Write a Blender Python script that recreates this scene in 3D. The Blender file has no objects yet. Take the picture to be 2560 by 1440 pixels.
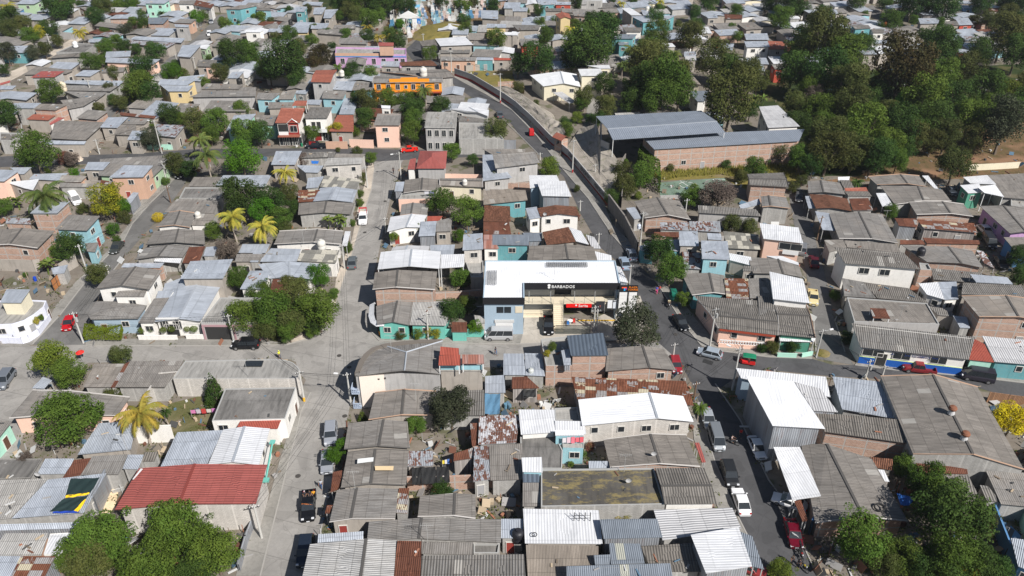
import bpy, bmesh, math, random
from mathutils import Vector, Matrix
from mathutils.noise import noise as pnoise
R = math.radians
S = bpy.context.scene
COL = S.collection
# ---------------------------------------------------------------- camera
FPX, PITCH, CAMH = 2000.0, R(32.6), 82.0
cam = bpy.data.objects.new('camera', bpy.data.cameras.new('camera'))
COL.objects.link(cam); S.camera = cam
cam.location = (0, 0, CAMH); cam.rotation_euler = (R(90) - PITCH, 0, 0)
cam.data.sensor_width = 36.0; cam.data.lens = 36.0 * FPX / 2560.0
cam.data.clip_start = 1; cam.data.clip_end = 6000
# ---------------------------------------------------------------- sky, sun, exposure
SUN_AZ, SUN_EL = R(-48), R(43.5)        # direction towards the sun, angle from +X
world = bpy.data.worlds.new("World"); S.world = world; world.use_nodes = True
wn = world.node_tree
sky = wn.nodes.new('ShaderNodeTexSky'); sky.sky_type = 'NISHITA'; sky.sun_disc = False
sky.sun_elevation = SUN_EL; sky.sun_rotation = R(90) - SUN_AZ
sky.air_density = 1.0; sky.dust_density = 0.8; sky.ozone_density = 1.5
bg = wn.nodes['Background']; bg.inputs['Strength'].default_value = 0.05
wn.links.new(sky.outputs[0], bg.inputs['Color'])
sl = bpy.data.lights.new('sun', 'SUN'); sl.energy = 5.0; sl.angle = R(0.5); sl.color = (1.0, 0.96, 0.91)
so = bpy.data.objects.new('sun', sl); COL.objects.link(so)
sd = Vector((math.cos(SUN_EL) * math.cos(SUN_AZ), math.cos(SUN_EL) * math.sin(SUN_AZ), math.sin(SUN_EL)))
so.rotation_euler = sd.to_track_quat('Z', 'Y').to_euler(); so.location = sd * 300
S.view_settings.view_transform = 'Standard'; S.view_settings.look = 'None'
S.view_settings.gamma = 1.0; S.view_settings.exposure = 0.38
S.cycles.max_bounces = 5; S.cycles.diffuse_bounces = 2; S.cycles.glossy_bounces = 2
S.cycles.transparent_max_bounces = 6; S.cycles.transmission_bounces = 2

# ---------------------------------------------------------------- placing: a point of the plan at height z
def at(x, y, z=0.0):
    u = (x - 1280) / FPX; v = (y - 720) / FPX
    dy = math.cos(PITCH) - v * math.sin(PITCH); dz = -math.sin(PITCH) - v * math.cos(PITCH)
    t = (z - CAMH) / dz
    return Vector((u * t, dy * t, z))
def pxof(p):
    dx, dy, dz = p[0], p[1], p[2] - CAMH
    fw = dy * math.cos(PITCH) - dz * math.sin(PITCH); up = dy * math.sin(PITCH) + dz * math.cos(PITCH)
    return 1280 + FPX * dx / fw, 720 - FPX * up / fw

# ---------------------------------------------------------------- mesh helper
class MB:
    """collects faces (with uv in metres and a material slot) and links them as ONE mesh object"""
    def __init__(s): s.v = []; s.f = []; s.uv = []; s.mi = []
    def face(s, pts, uvs=None, mi=0):
        b = len(s.v); s.v += [tuple(p) for p in pts]; s.f.append(tuple(range(b, b + len(pts))))
        s.uv.append(uvs or autouv(pts)); s.mi.append(mi)
    def box(s, c, d, rz=0.0, mi=0, top=1.0, rx=0.0):
        m = Matrix.Translation(Vector(c)) @ Matrix.Rotation(rz, 4, 'Z') @ Matrix.Rotation(rx, 4, 'X')
        x, y, z = d[0] / 2, d[1] / 2, d[2] / 2
        P = [m @ Vector((sx * x * (top if sz > 0 else 1), sy * y * (top if sz > 0 else 1), sz * z)) for sz in (-1, 1) for sx, sy in ((-1, -1), (1, -1), (1, 1), (-1, 1))]
        for q in ((3, 2, 1, 0), (4, 5, 6, 7), (0, 1, 5, 4), (1, 2, 6, 5), (2, 3, 7, 6), (3, 0, 4, 7)): s.face([P[i] for i in q], mi=mi)
    def slab(s, pts, t, mi=0, uvs=None, mis=None):
        """polygon extruded downwards by t"""
        pts = ccw(pts)if uvs is None else pts
        lo = [Vector(p) - Vector((0, 0, t)) for p in pts]; n = len(pts)
        s.face(pts, uvs, mi); s.face(lo[::-1], None, mi if mis is None else mis)
        for i in range(n):
            j = (i + 1) % n; s.face([lo[i], lo[j], pts[j], pts[i]], None, mi if mis is None else mis)
    def tube(s, pts, rad, n=6, mi=0, cap=True):
        pts = [Vector(p) for p in pts]; rs = rad if isinstance(rad, (list, tuple)) else [rad] * len(pts)
        rings = []
        for i, p in enumerate(pts):
            d = (pts[min(i + 1, len(pts) - 1)] - pts[max(i - 1, 0)]).normalized()
            a = Vector((1, 0, 0)) if abs(d.x) < .8 else Vector((0, 1, 0)); u = d.cross(a).normalized(); w = d.cross(u)
            rings.append([p + (u * math.cos(2 * math.pi * k / n) + w * math.sin(2 * math.pi * k / n)) * rs[i] for k in range(n)])
        for i in range(len(rings) - 1):
            for k in range(n):
                l = (k + 1) % n; s.face([rings[i][k], rings[i][l], rings[i + 1][l], rings[i + 1][k]], mi=mi)
        if cap: s.face(rings[0][::-1], mi=mi); s.face(rings[-1], mi=mi)
    def loft(s, rings, mi=0, cap=True):
        n = len(rings[0])
        for i in range(len(rings) - 1):
            for k in range(n):
                l = (k + 1) % n; s.face([rings[i][k], rings[i][l], rings[i + 1][l], rings[i + 1][k]], mi=mi)
        if cap: s.face(rings[0][::-1], mi=mi); s.face(rings[-1], mi=mi)
    def build(s, name, mat, parent=None, smooth=False, weld=False):
        me = bpy.data.meshes.new(name); me.from_pydata(s.v, [], s.f)
        uvl = me.uv_layers.new(name='UVMap'); flat = [c for u in s.uv for p in u for c in (p[0], p[1])]
        uvl.data.foreach_set('uv', flat)
        for m in (mat if isinstance(mat, (list, tuple)) else [mat]): me.materials.append(m)
        me.polygons.foreach_set('material_index', s.mi)
        if weld or smooth:
            bm = bmesh.new(); bm.from_mesh(me); bmesh.ops.remove_doubles(bm, verts=bm.verts, dist=1e-4)
            bmesh.ops.recalc_face_normals(bm, faces=bm.faces); bm.to_mesh(me); bm.free()
        if smooth: me.polygons.foreach_set('use_smooth', [True] * len(me.polygons))
        me.update()
        o = bpy.data.objects.new(name, me); COL.objects.link(o)
        if parent: o.parent = parent
        return o
def autouv(pts):
    p = [Vector(q) for q in pts]
    n = Vector((0, 0, 0))
    for i in range(len(p)): n += p[i].cross(p[(i + 1) % len(p)])
    if n.length < 1e-9: return [(0, 0)] * len(p)
    n.normalize()
    if abs(n.z) > .7: return [(q.x, q.y) for q in p]
    h = Vector((-n.y, n.x, 0)).normalized()
    return [(q.dot(h), q.z) for q in p]
def ccw(pts):
    a = sum(pts[i][0] * pts[(i + 1) % len(pts)][1] - pts[(i + 1) % len(pts)][0] * pts[i][1] for i in range(len(pts)))
    return list(pts) if a > 0 else list(pts)[::-1]
def tag(o, label=None, cat=None, group=None, kind=None):
    if label: o['label'] = label
    if cat: o['category'] = cat
    if group: o['group'] = group
    if kind: o['kind'] = kind
    return o
def empty(name, loc=(0, 0, 0), rz=0.0):
    o = bpy.data.objects.new(name, None); o.location = loc; o.rotation_euler = (0, 0, rz); o.empty_display_size = .3
    COL.objects.link(o); return o
def copy_tree(o, parent=None):
    c = o.copy(); COL.objects.link(c); c.parent = parent
    for ch in KIDS.get(o.name, None) or [x for x in o.children]: copy_tree(ch, c)
    return c
KIDS = {}

# ---------------------------------------------------------------- materials
class NT:
    def __init__(s, name):
        s.m = bpy.data.materials.new(name); s.m.use_nodes = True; s.t = s.m.node_tree
        s.b = s.t.nodes['Principled BSDF']; s.uvn = None
    def n(s, typ, **kw):
        d = s.t.nodes.new(typ)
        for k, v in kw.items(): setattr(d, k, v)
        return d
    def l(s, a, b): s.t.links.new(a, b)
    def sock(s, node, i, v):
        if hasattr(v, 'is_output'): s.l(v, node.inputs[i])
        else: node.inputs[i].default_value = v
    def math(s, op, a, b=0.0, c=None, clamp=False):
        d = s.n('ShaderNodeMath', operation=op); d.use_clamp = clamp; s.sock(d, 0, a); s.sock(d, 1, b)
        if c is not None: s.sock(d, 2, c)
        return d.outputs[0]
    def mix(s, f, a, b, mode='MIX'):
        d = s.n('ShaderNodeMix', data_type='RGBA', blend_type=mode); s.sock(d, 0, f)
        for i, v in ((6, a), (7, b)): s.sock(d, i, v if hasattr(v, 'is_output') else (*v[:3], 1))
        return d.outputs[2]
    def uv(s):
        if s.uvn is None: s.uvn = s.n('ShaderNodeUVMap').outputs[0]
        return s.uvn
    def pos(s): return s.n('ShaderNodeNewGeometry').outputs['Position']
    def obj(s): return s.n('ShaderNodeTexCoord').outputs['Object']
    def rnd(s): return s.n('ShaderNodeObjectInfo').outputs['Random']
    def sep(s, v):
        d = s.n('ShaderNodeSeparateXYZ'); s.l(v, d.inputs[0]); return d.outputs
    def comb(s, x, y, z=0.0):
        d = s.n('ShaderNodeCombineXYZ')
        for i, v in enumerate((x, y, z)): s.sock(d, i, v)
        return d.outputs[0]
    def noise(s, vec, scale, detail=3.0, rough=.55):
        d = s.n('ShaderNodeTexNoise'); s.l(vec, d.inputs['Vector']); d.inputs['Scale'].default_value = scale
        d.inputs['Detail'].default_value = detail; d.inputs['Roughness'].default_value = rough; return d.outputs['Fac']
    def white(s, vec):
        d = s.n('ShaderNodeTexWhiteNoise', noise_dimensions='3D'); s.l(vec, d.inputs['Vector']); return d.outputs['Value']
    def step(s, v, a, b):
        d = s.n('ShaderNodeMapRange'); s.sock(d, 0, v); d.inputs[1].default_value = a; d.inputs[2].default_value = b
        d.clamp = True; return d.outputs[0]
    def vmul(s, v, xyz):
        d = s.n('ShaderNodeVectorMath', operation='MULTIPLY'); s.l(v, d.inputs[0]); d.inputs[1].default_value = xyz; return d.outputs[0]
    def bump(s, h, dist, st=1.0):
        d = s.n('ShaderNodeBump'); s.l(h, d.inputs['Height']); d.inputs['Distance'].default_value = dist; d.inputs['Strength'].default_value = st
        s.l(d.outputs[0], s.b.inputs['Normal'])
    def out(s, col, rough=.85, metal=0.0, spec=.3):
        s.sock(s.b, 'Base Color', col if hasattr(col, 'is_output') else (*col[:3], 1))
        s.sock(s.b, 'Roughness', rough); s.sock(s.b, 'Metallic', metal); s.b.inputs['Specular IOR Level'].default_value = spec
        return s.m
def scl(c, k): return tuple(min(1, x * k) for x in c)

def roof_mat(name, c, c2=None, patch=0.0, pcol=(.5, .5, .48), rust=0.0, pitch=.24, sw=1.05, sl=1.9, corr=.5, seam=.55, rough=.8, metal=0.0, dirt=.35, tint=.25, moss=0.0, bump=.03):
    """corrugated sheets: u runs along the ridge, v down the slope"""
    t = NT(name); u, v, _ = t.sep(t.uv()); r = t.rnd()
    r10 = t.math('MULTIPLY', r, 97.0)
    su = t.math('FLOOR', t.math('DIVIDE', u, sw)); sv = t.math('FLOOR', t.math('DIVIDE', v, sl))
    idn = t.white(t.comb(su, sv, r10)); idn2 = t.white(t.comb(sv, su, t.math('ADD', r10, 7.3)))
    idr = t.white(t.comb(sv, r10, 3.1))
    base = t.mix(idn2, scl(c, 1 - tint), scl(c, 1 + tint * .8))
    if name.startswith('fibre'): base = t.mix(t.math('MULTIPLY', t.math('FRACT', t.math('MULTIPLY', r, 13.7)), .75), base, tuple(sum(c) / 3 * k for k in (1.30, 1.30, 1.29)))
    base = t.mix(t.math('MULTIPLY', idr, .35), base, scl(c, .72))
    if c2: base = t.mix(t.step(idn, .55, .6), base, c2)
    P = t.comb(u, v, r10)
    st = t.noise(t.vmul(P, (2.2, .35, 1)), 1.0, 3.0)
    base = t.mix(t.math('MULTIPLY', t.step(st, .42, .72), dirt), base, scl(c, .42))
    bl = t.noise(P, .28, 2.0)
    base = t.mix(t.math('MULTIPLY', t.step(bl, .5, .75), dirt * .9), base, scl(c, 1.35))
    fine = t.noise(P, 5.0, 2.0)
    base = t.mix(t.math('MULTIPLY', t.step(fine, .45, .75), dirt * .6), base, scl(c, .6))
    if patch: base = t.mix(t.step(idn, 1 - patch - .001, 1 - patch), base, pcol)
    if rust:
        rn = t.noise(t.vmul(P, (1.6, .8, 1)), 1.3, 4.0, .65)
        th = .70 - rust * .33
        f = t.step(t.math('ADD', rn, t.math('MULTIPLY', t.math('SUBTRACT', idn2, .5), .22)), th, th + .06)
        base = t.mix(f, base, t.mix(fine, (.20, .075, .04), (.085, .035, .022)))
    if moss:
        mn = t.noise(t.vmul(P, (.55, 1.4, 1)), .8, 6.0, .78); base = t.mix(t.math('MULTIPLY', t.step(mn, .49, .62), moss), base, (.25, .20, .085))
    # sheet overlaps and side laps
    fv = t.math('FRACT', t.math('DIVIDE', v, sl)); fu = t.math('FRACT', t.math('DIVIDE', u, sw))
    sm = t.math('MAXIMUM', t.math('LESS_THAN', fv, .05), t.math('MULTIPLY', t.math('LESS_THAN', fu, .05), .6))
    base = t.mix(t.math('MULTIPLY', sm, seam), base, scl(c, .38))
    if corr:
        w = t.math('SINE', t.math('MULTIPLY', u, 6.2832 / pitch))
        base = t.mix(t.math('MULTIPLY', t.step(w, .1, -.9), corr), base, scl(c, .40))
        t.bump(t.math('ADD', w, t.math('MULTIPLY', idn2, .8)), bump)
    return t.out(base, rough, metal, .35 if rough < .6 else .2)
RM = {
 'fg': roof_mat('fibre_cement_grey', (.240, .217, .193), patch=.015, pcol=(.35, .335, .31), dirt=.6, tint=.17, corr=.38, pitch=.27, bump=.015),
 'fd': roof_mat('fibre_cement_dark', (.205, .188, .168), patch=.015, pcol=(.34, .325, .3), pitch=.34, corr=.65, dirt=.6, bump=.04, tint=.2),
 'fb': roof_mat('fibre_cement_tan', (.29, .25, .21), patch=.05, pcol=(.36, .34, .31), dirt=.5, corr=.3, tint=.2, pitch=.18, bump=.015),
 'fw': roof_mat('fibre_cement_pale', (.42, .405, .38), dirt=.55, pitch=.26, corr=.4, tint=.2),
 'fp': roof_mat('fibre_cement_patched', (.26, .25, .22), patch=.4, pcol=(.55, .52, .44), dirt=.4),
 'zi': roof_mat('zinc_sheet', (.50, .54, .60), dirt=.4, rough=.5, metal=.2, pitch=.22, corr=.22, tint=.12, sl=3.2, seam=.35),
 'zg': roof_mat('grey_zinc', (.27, .305, .35), dirt=.3, rough=.5, metal=.2, corr=.5, tint=.08, sl=3.5, seam=.3, patch=.03, pcol=(.5, .5, .42)),
 'gd': roof_mat('blue_grey_metal', (.12, .15, .19), dirt=.15, rough=.5, metal=.15, corr=.55, tint=.04, sl=30, seam=.2, pitch=.6),
 'wg': roof_mat('warehouse_metal', (.27, .305, .36), dirt=.15, rough=.5, metal=.15, corr=.4, tint=.05, sl=30, seam=.2, pitch=.5),
 'wh': roof_mat('white_metal', (.68, .69, .71), dirt=.25, rough=.5, corr=.28, sw=9, bump=.014, tint=.05, sl=4, seam=.2, pitch=.36),
 'ws': roof_mat('clean_white_metal', (.80, .81, .83), dirt=.14, rough=.45, corr=.14, sw=40, bump=.008, tint=.03, sl=30, seam=.12, pitch=.45),
 'zw': roof_mat('pale_zinc', (.55, .55, .56), dirt=.3, rough=.55, corr=.5, tint=.1, sl=3, pitch=.36, seam=.35),
 'zr': roof_mat('zinc_with_rust_spots', (.40, .42, .45), rust=.55, dirt=.3, rough=.6, corr=.4),
 'zs': roof_mat('white_zinc_rust_streaks', (.62, .62, .64), rust=.75, dirt=.2, rough=.6, corr=.4),
 'rp': roof_mat('rust_and_zinc_patchwork', (.21, .085, .05), c2=(.36, .36, .36), rust=.5, patch=.12, pcol=(.5, .45, .33), sw=1.6, sl=.85, dirt=.4, tint=.35, corr=.2),
 'rt': roof_mat('rusted_tin', (.17, .07, .045), patch=.06, pcol=(.35, .34, .33), rust=.3, dirt=.5, tint=.3, corr=.4),
 'rd': roof_mat('red_painted_tin', (.40, .10, .07), dirt=.25, rough=.6, corr=.35, tint=.1, sl=2.6, seam=.35),
 'rr': roof_mat('dark_red_sheet', (.36, .10, .085), dirt=.15, rough=.55, corr=.3, tint=.05, sl=1.1, sw=1.0, seam=.3, pitch=.3),
 'rc': roof_mat('red_ceramic', (.36, .125, .085), dirt=.3, rough=.8, corr=.45, tint=.12, sl=.5, seam=.3, pitch=.3),
 'tl': roof_mat('clay_tile', (.23, .105, .065), sw=.24, sl=.45, pitch=.24, dirt=.55, tint=.5, corr=.55, seam=.55, bump=.06),
 'pr': roof_mat('pink_striped_tin', (.5, .3, .26), c2=(.34, .14, .1), sl=8, sw=.5, dirt=.3, corr=.4),
 'mo': roof_mat('moss_stained_slab', (.105, .098, .088), dirt=.6, moss=.85, corr=0, sw=9, sl=9, seam=0, rough=.9),
 'co': roof_mat('concrete_slab', (.33, .32, .30), dirt=.7, corr=0, sw=6, sl=5, seam=.25, tint=.1, rough=.9),
 'cd': roof_mat('dark_stained_slab', (.19, .182, .172), dirt=.95, corr=0, sw=7, sl=6, seam=.2, tint=.1, rough=.9),
}
def wall_mat(name, c, kind='plaster', dirt=.35):
    t = NT(name); u, v, _ = t.sep(t.uv()); r = t.rnd(); r10 = t.math('MULTIPLY', r, 61.0); P = t.comb(u, v, r10)
    n1 = t.noise(P, .7, 4.0, .6); n2 = t.noise(t.vmul(P, (2.5, .3, 1)), 1.0, 3.0)
    if kind == 'plaster':
        base = t.mix(t.math('MULTIPLY', t.step(n1, .4, .8), dirt * .8), c, scl(c, .62))
        base = t.mix(t.math('MULTIPLY', t.step(n2, .5, .75), dirt), base, scl(c, .5))
        base = t.mix(t.math('MULTIPLY', t.step(t.noise(P, 2.6, 4.0, .7), .56, .62), dirt * .7), base, (.34, .31, .28))
        t.bump(n1, .01)
    elif kind == 'brick':
        b = t.n('ShaderNodeTexBrick'); t.l(t.uv(), b.inputs['Vector'])
        b.inputs['Color1'].default_value = (.37, .19, .13, 1); b.inputs['Color2'].default_value = (.52, .31, .22, 1); b.inputs['Mortar'].default_value = (.46, .40, .35, 1)
        b.inputs['Scale'].default_value = 1; b.inputs['Brick Width'].default_value = .34; b.inputs['Row Height'].default_value = .16; b.inputs['Mortar Size'].default_value = .022
        fu = t.math('FRACT', t.math('DIVIDE', t.math('ADD', u, r10), 2.9)); fv = t.math('FRACT', t.math('DIVIDE', t.math('ADD', v, .12), 1.5))
        fr = t.math('MAXIMUM', t.math('LESS_THAN', fu, .07), t.math('LESS_THAN', fv, .13))
        base = t.mix(t.math('MULTIPLY', t.step(n1, .45, .8), .5), b.outputs['Color'], (.30, .19, .14))
        base = t.mix(fr, base, (.42, .39, .36))
        t.bump(t.math('ADD', b.outputs['Fac'], t.math('MULTIPLY', fr, -2)), .012)
    elif kind == 'block':
        b = t.n('ShaderNodeTexBrick'); t.l(t.uv(), b.inputs['Vector'])
        b.inputs['Color1'].default_value = (*scl(c, .9), 1); b.inputs['Color2'].default_value = (*scl(c, 1.1), 1); b.inputs['Mortar'].default_value = (*scl(c, .72), 1)
        b.inputs['Scale'].default_value = 1; b.inputs['Brick Width'].default_value = .42; b.inputs['Row Height'].default_value = .21; b.inputs['Mortar Size'].default_value = .02
        base = t.mix(t.math('MULTIPLY', t.step(n2, .4, .75), dirt), b.outputs['Color'], scl(c, .45))
        base = t.mix(t.math('MULTIPLY', t.step(n1, .5, .8), dirt), base, scl(c, .65))
        fu = t.math('FRACT', t.math('DIVIDE', t.math('ADD', u, r10), 3.1)); base = t.mix(t.math('MULTIPLY', t.math('LESS_THAN', fu, .07), .6), base, scl(c, 1.2))
        t.bump(n1, .01)
    elif kind == 'metal':
        w = t.math('SINE', t.math('MULTIPLY', u, 6.2832 / .3)); sid = t.white(t.comb(t.math('FLOOR', t.math('DIVIDE', u, .9)), 0.0, r10))
        base = t.mix(sid, scl(c, .8), scl(c, 1.12)); base = t.mix(t.math('MULTIPLY', t.step(n2, .55, .7), dirt), base, (.2, .09, .055))
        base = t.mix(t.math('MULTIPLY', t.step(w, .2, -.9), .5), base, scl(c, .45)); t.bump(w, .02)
        return t.out(base, .5, .3)
    elif kind == 'wood':
        sid = t.white(t.comb(t.math('FLOOR', t.math('DIVIDE', u, .22)), 0.0, r10)); fu = t.math('FRACT', t.math('DIVIDE', u, .22))
        base = t.mix(sid, scl(c, .6), scl(c, 1.25)); base = t.mix(t.math('LESS_THAN', fu, .15), base, scl(c, .3)); t.bump(fu, .01)
    return t.out(base, .85, 0, .2)
def t_(x): return x
WM = {
 'bk': wall_mat('framed_red_brick', (.5, .25, .15), 'brick'), 'bl': wall_mat('concrete_block', (.40, .39, .37), 'block', .45),
 'bw': wall_mat('pale_block', (.56, .53, .49), 'block', .3),
 'pl': wall_mat('stained_beige_plaster', (.38, .345, .305), dirt=.5), 'w': wall_mat('white_paint', (.78, .76, .72), dirt=.22),
 'gy': wall_mat('grey_plaster', (.42, .41, .40), dirt=.5), 'tu': wall_mat('turquoise_paint', (.15, .46, .39), dirt=.2),
 'te': wall_mat('teal_paint', (.13, .33, .36), dirt=.4), 'lb': wall_mat('light_blue_paint', (.30, .52, .58), dirt=.35),
 'or': wall_mat('orange_paint', (.83, .30, .02), dirt=.12), 'so': wall_mat('salmon_orange_paint', (.56, .36, .26), dirt=.25), 'ye': wall_mat('yellow_paint', (.66, .52, .28), dirt=.2),
 'cr': wall_mat('cream_paint', (.74, .68, .52), dirt=.2), 'pk': wall_mat('salmon_pink_paint', (.80, .54, .43), dirt=.15),
 'bu': wall_mat('blue_paint', (.10, .24, .45), dirt=.25), 'bg': wall_mat('blue_grey_paint', (.33, .42, .50), dirt=.12), 'gn': wall_mat('mint_paint', (.40, .68, .56), dirt=.2),
 'dg': wall_mat('green_paint', (.08, .27, .19), dirt=.25), 'lg': wall_mat('lime_green_paint', (.40, .55, .36), dirt=.25),
 'li': wall_mat('lilac_white_paint', (.70, .72, .82), dirt=.2), 'pu': wall_mat('lilac_paint', (.55, .34, .56), dirt=.3), 'dr': wall_mat('dark_red_paint', (.27, .035, .03), dirt=.15),
 'rr': wall_mat('red_paint', (.45, .08, .05), dirt=.25), 'mt': wall_mat('sheet_metal', (.38, .40, .43), 'metal', .4), 'wd': wall_mat('weathered_boards', (.36, .33, .31), 'wood'),
 'bb': wall_mat('bamboo', (.30, .17, .10), 'wood'), 'st': wall_mat('rough_stone', (.24, .22, .20), 'block', .6),
}
_pm = {}
def paint(c, rough=.5, metal=0.0, spec=.4, name='paint'):
    k = (tuple(round(x, 3) for x in c), rough, metal)
    if k not in _pm:
        t = NT(name); n = t.noise(t.obj(), 3.0, 3.0)
        _pm[k] = t.out(t.mix(t.math('MULTIPLY', n, .3), c, scl(c, .6)), rough, metal, spec)
    return _pm[k]
M_glass = paint((.025, .03, .035), .12, 0, .6, 'dark_window_glass')
M_frame = paint((.62, .60, .56), .6, name='frame_paint')
M_iron = paint((.05, .05, .05), .5, .3, name='dark_iron'); M_grey = paint((.38, .38, .37), .8, name='aged_concrete')
M_black = paint((.015, .015, .015), .7, name='rubber_black'); M_white = paint((.78, .78, .77), .5, name='white_coat')
M_wood = paint((.16, .10, .065), .8, name='weathered_wood'); M_ridge = paint((.085, .08, .075), .9, name='ridge_mortar')
M_mortar = paint((.42, .40, .38), .9, name='edge_mortar'); M_mortarp = paint((.36, .24, .17), .9, name='brick_mortar'); M_ridger = paint((.22, .05, .04), .6, name='red_ridge'); M_ridgel = paint((.40, .43, .47), .6, .2, name='ridge_flashing')

def ground_mat():
    t = NT('packed_earth'); P = t.pos()
    a = t.noise(P, .06, 4.0, .6); b = t.noise(P, .8, 4.0, .65); c = t.noise(P, .22, 3.0)
    base = t.mix(t.step(a, .35, .65), (.165, .148, .128), (.235, .205, .17)); base = t.mix(t.math('MULTIPLY', t.step(b, .4, .7), .5), base, (.13, .108, .085))
    base = t.mix(t.math('MULTIPLY', t.step(c, .55, .63), .7), base, (.075, .085, .035)); t.bump(b, .06); return t.out(base, .95, 0, .1)
def road_mat(name, c, slab=True, spot=.25):
    t = NT(name); P = t.pos(); a = t.noise(P, .12, 4.0, .6); b = t.noise(P, 2.2, 4.0, .65)
    base = t.mix(t.step(a, .3, .7), scl(c, .82), scl(c, 1.16)); base = t.mix(t.math('MULTIPLY', t.step(b, .45, .7), spot), base, scl(c, .55))
    g = t.noise(t.vmul(P, (1, .25, 1)), .5, 3.0); q = t.noise(P, .35, 1.0, .3); base = t.mix(t.math('MULTIPLY', t.step(q, .60, .615), .45), base, scl(c, .68)); base = t.mix(t.math('MULTIPLY', t.step(q, .36, .35), .35), base, scl(c, 1.25)); base = t.mix(t.math('MULTIPLY', t.step(g, .55, .72), .35), base, scl(c, .6))
    v = t.n('ShaderNodeTexVoronoi', feature='DISTANCE_TO_EDGE'); dis = t.n('ShaderNodeVectorMath', operation='ADD')
    nn = t.n('ShaderNodeTexNoise'); t.l(P, nn.inputs['Vector']); nn.inputs['Scale'].default_value = .6
    t.l(P, dis.inputs[0]); t.l(nn.outputs['Color'], dis.inputs[1]); t.l(dis.outputs[0], v.inputs['Vector']); v.inputs['Scale'].default_value = .22
    base = t.mix(t.math('MULTIPLY', t.step(v.outputs[0], .010, .003), .3), base, scl(c, .35))
    if slab:
        x, y, z = t.sep(P); k = t.math('ADD', t.math('MULTIPLY', y, .96), t.math('MULTIPLY', x, .28)); f = t.math('FRACT', t.math('DIVIDE', k, 5.5))
        base = t.mix(t.math('MULTIPLY', t.math('LESS_THAN', f, .018), .5), base, scl(c, .4))
    t.bump(b, .02); return t.out(base, .9, 0, .15)
GM = {'earth': ground_mat(), 'road': road_mat('worn_concrete_road', (.285, .272, .254)), 'dark': road_mat('dark_asphalt', (.085, .085, .088), False), 'mid': road_mat('worn_asphalt', (.16, .156, .15), False),
      'walk': road_mat('pavement_concrete', (.27, .258, .235), True, .4), 'dirt': road_mat('dirt_track', (.48, .42, .35), False, .2), 'kerb': paint((.34, .325, .30), .9, name='kerb_concrete'),
      'cream': road_mat('cream_floor', (.70, .55, .36), False, .1), 'plaza': road_mat('plaza_paving', (.42, .385, .335), False, .25)}
def grass_mat(name, a, b, c=(.2, .16, .09)):
    t = NT(name); P = t.pos(); n = t.noise(P, .5, 4.0, .65); m = t.noise(P, 3.0, 3.0); k = t.noise(P, .12, 2.0)
    base = t.mix(t.step(n, .35, .65), a, b); base = t.mix(t.math('MULTIPLY', m, .5), base, scl(b, .5)); base = t.mix(t.step(k, .52, .64), base, c)
    t.bump(m, .1); return t.out(base, .95, 0, .1)
GM['dry'] = grass_mat('dry_grass_floor', (.25, .20, .06), (.17, .15, .045)); GM['yard'] = grass_mat('thin_lawn', (.16, .14, .07), (.11, .115, .045), (.24, .2, .13))
GM['leaf'] = grass_mat('leaf_litter', (.20, .12, .07), (.11, .09, .04), (.25, .15, .09)); GM['wild'] = grass_mat('wild_undergrowth', (.045, .065, .022), (.03, .045, .015), (.09, .085, .035))
# ---------------------------------------------------------------- ground, roads
def sheet(name, pts, mat, z, px=True, **kw):
    m = MB(); P = [at(x, y) for x, y in pts] if px else [Vector((x, y, 0)) for x, y in pts]
    P = ccw([Vector((p.x, p.y, z)) for p in P]); m.face(P); o = m.build(name, mat); tag(o, kind='structure', **kw); return o
m = MB(); m.face([(-1500, -400, 0), (1500, -400, 0), (1500, 2600, 0), (-1500, 2600, 0)])
tag(m.build('ground', GM['earth']), kind='structure')
def pp(s, sc=1.0, ox=0, oy=0):
    return [(float(a) / sc + ox, float(b) / sc + oy) for a, b in (q.split(',') for q in s.split())]
ROADS = []
def road(name, s, mat, z=.012):
    P = pp(s); ROADS.append(P); return sheet(name, P, GM[mat], z)
road('cross_street', '-60,868 80,865 212,861 240,865 575,865 650,864 715,863 768,850 800,830 820,815 830,795 870,700 880,690 960,690 936,760 925,790 928,830 948,853 1105,860 1290,862 1400,856 1600,860 1700,850 1700,905 1650,925 1300,915 870,930 880,980 750,1005 755,970 765,950 745,930 740,905 722,898 640,900 220,907 200,925 110,970 75,1045 30,1160 0,1200 -60,1260', 'road', .010)
road('central_street', '650,1440 675,1340 700,1240 722,1150 740,1085 752,1030 776,982 776,968 765,950 750,925 790,850 830,795 852,720 875,650 890,600 910,530 928,475 935,425 935,405 1010,398 1003,410 995,440 975,500 962,560 945,640 930,700 920,770 905,850 890,900 877,1000 872,1030 860,1085 848,1150 830,1210 815,1260 800,1340 780,1440', 'road', .014)
road('left_street', '82,862 150,790 203,720 260,650 310,600 330,560 370,515 425,460 440,445 460,400 480,392 500,410 475,430 462,460 412,530 370,575 335,615 300,655 280,680 245,750 208,837 214,862', 'mid', .018)
road('back_street', '-80,395 0,392 100,385 215,388 340,384 500,372 640,372 820,370 1010,374 1100,374 1180,374 1290,376 1290,390 1190,392 1010,400 930,404 900,388 640,392 500,400 340,402 215,410 0,418 -80,420', 'dark', .022)
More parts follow.
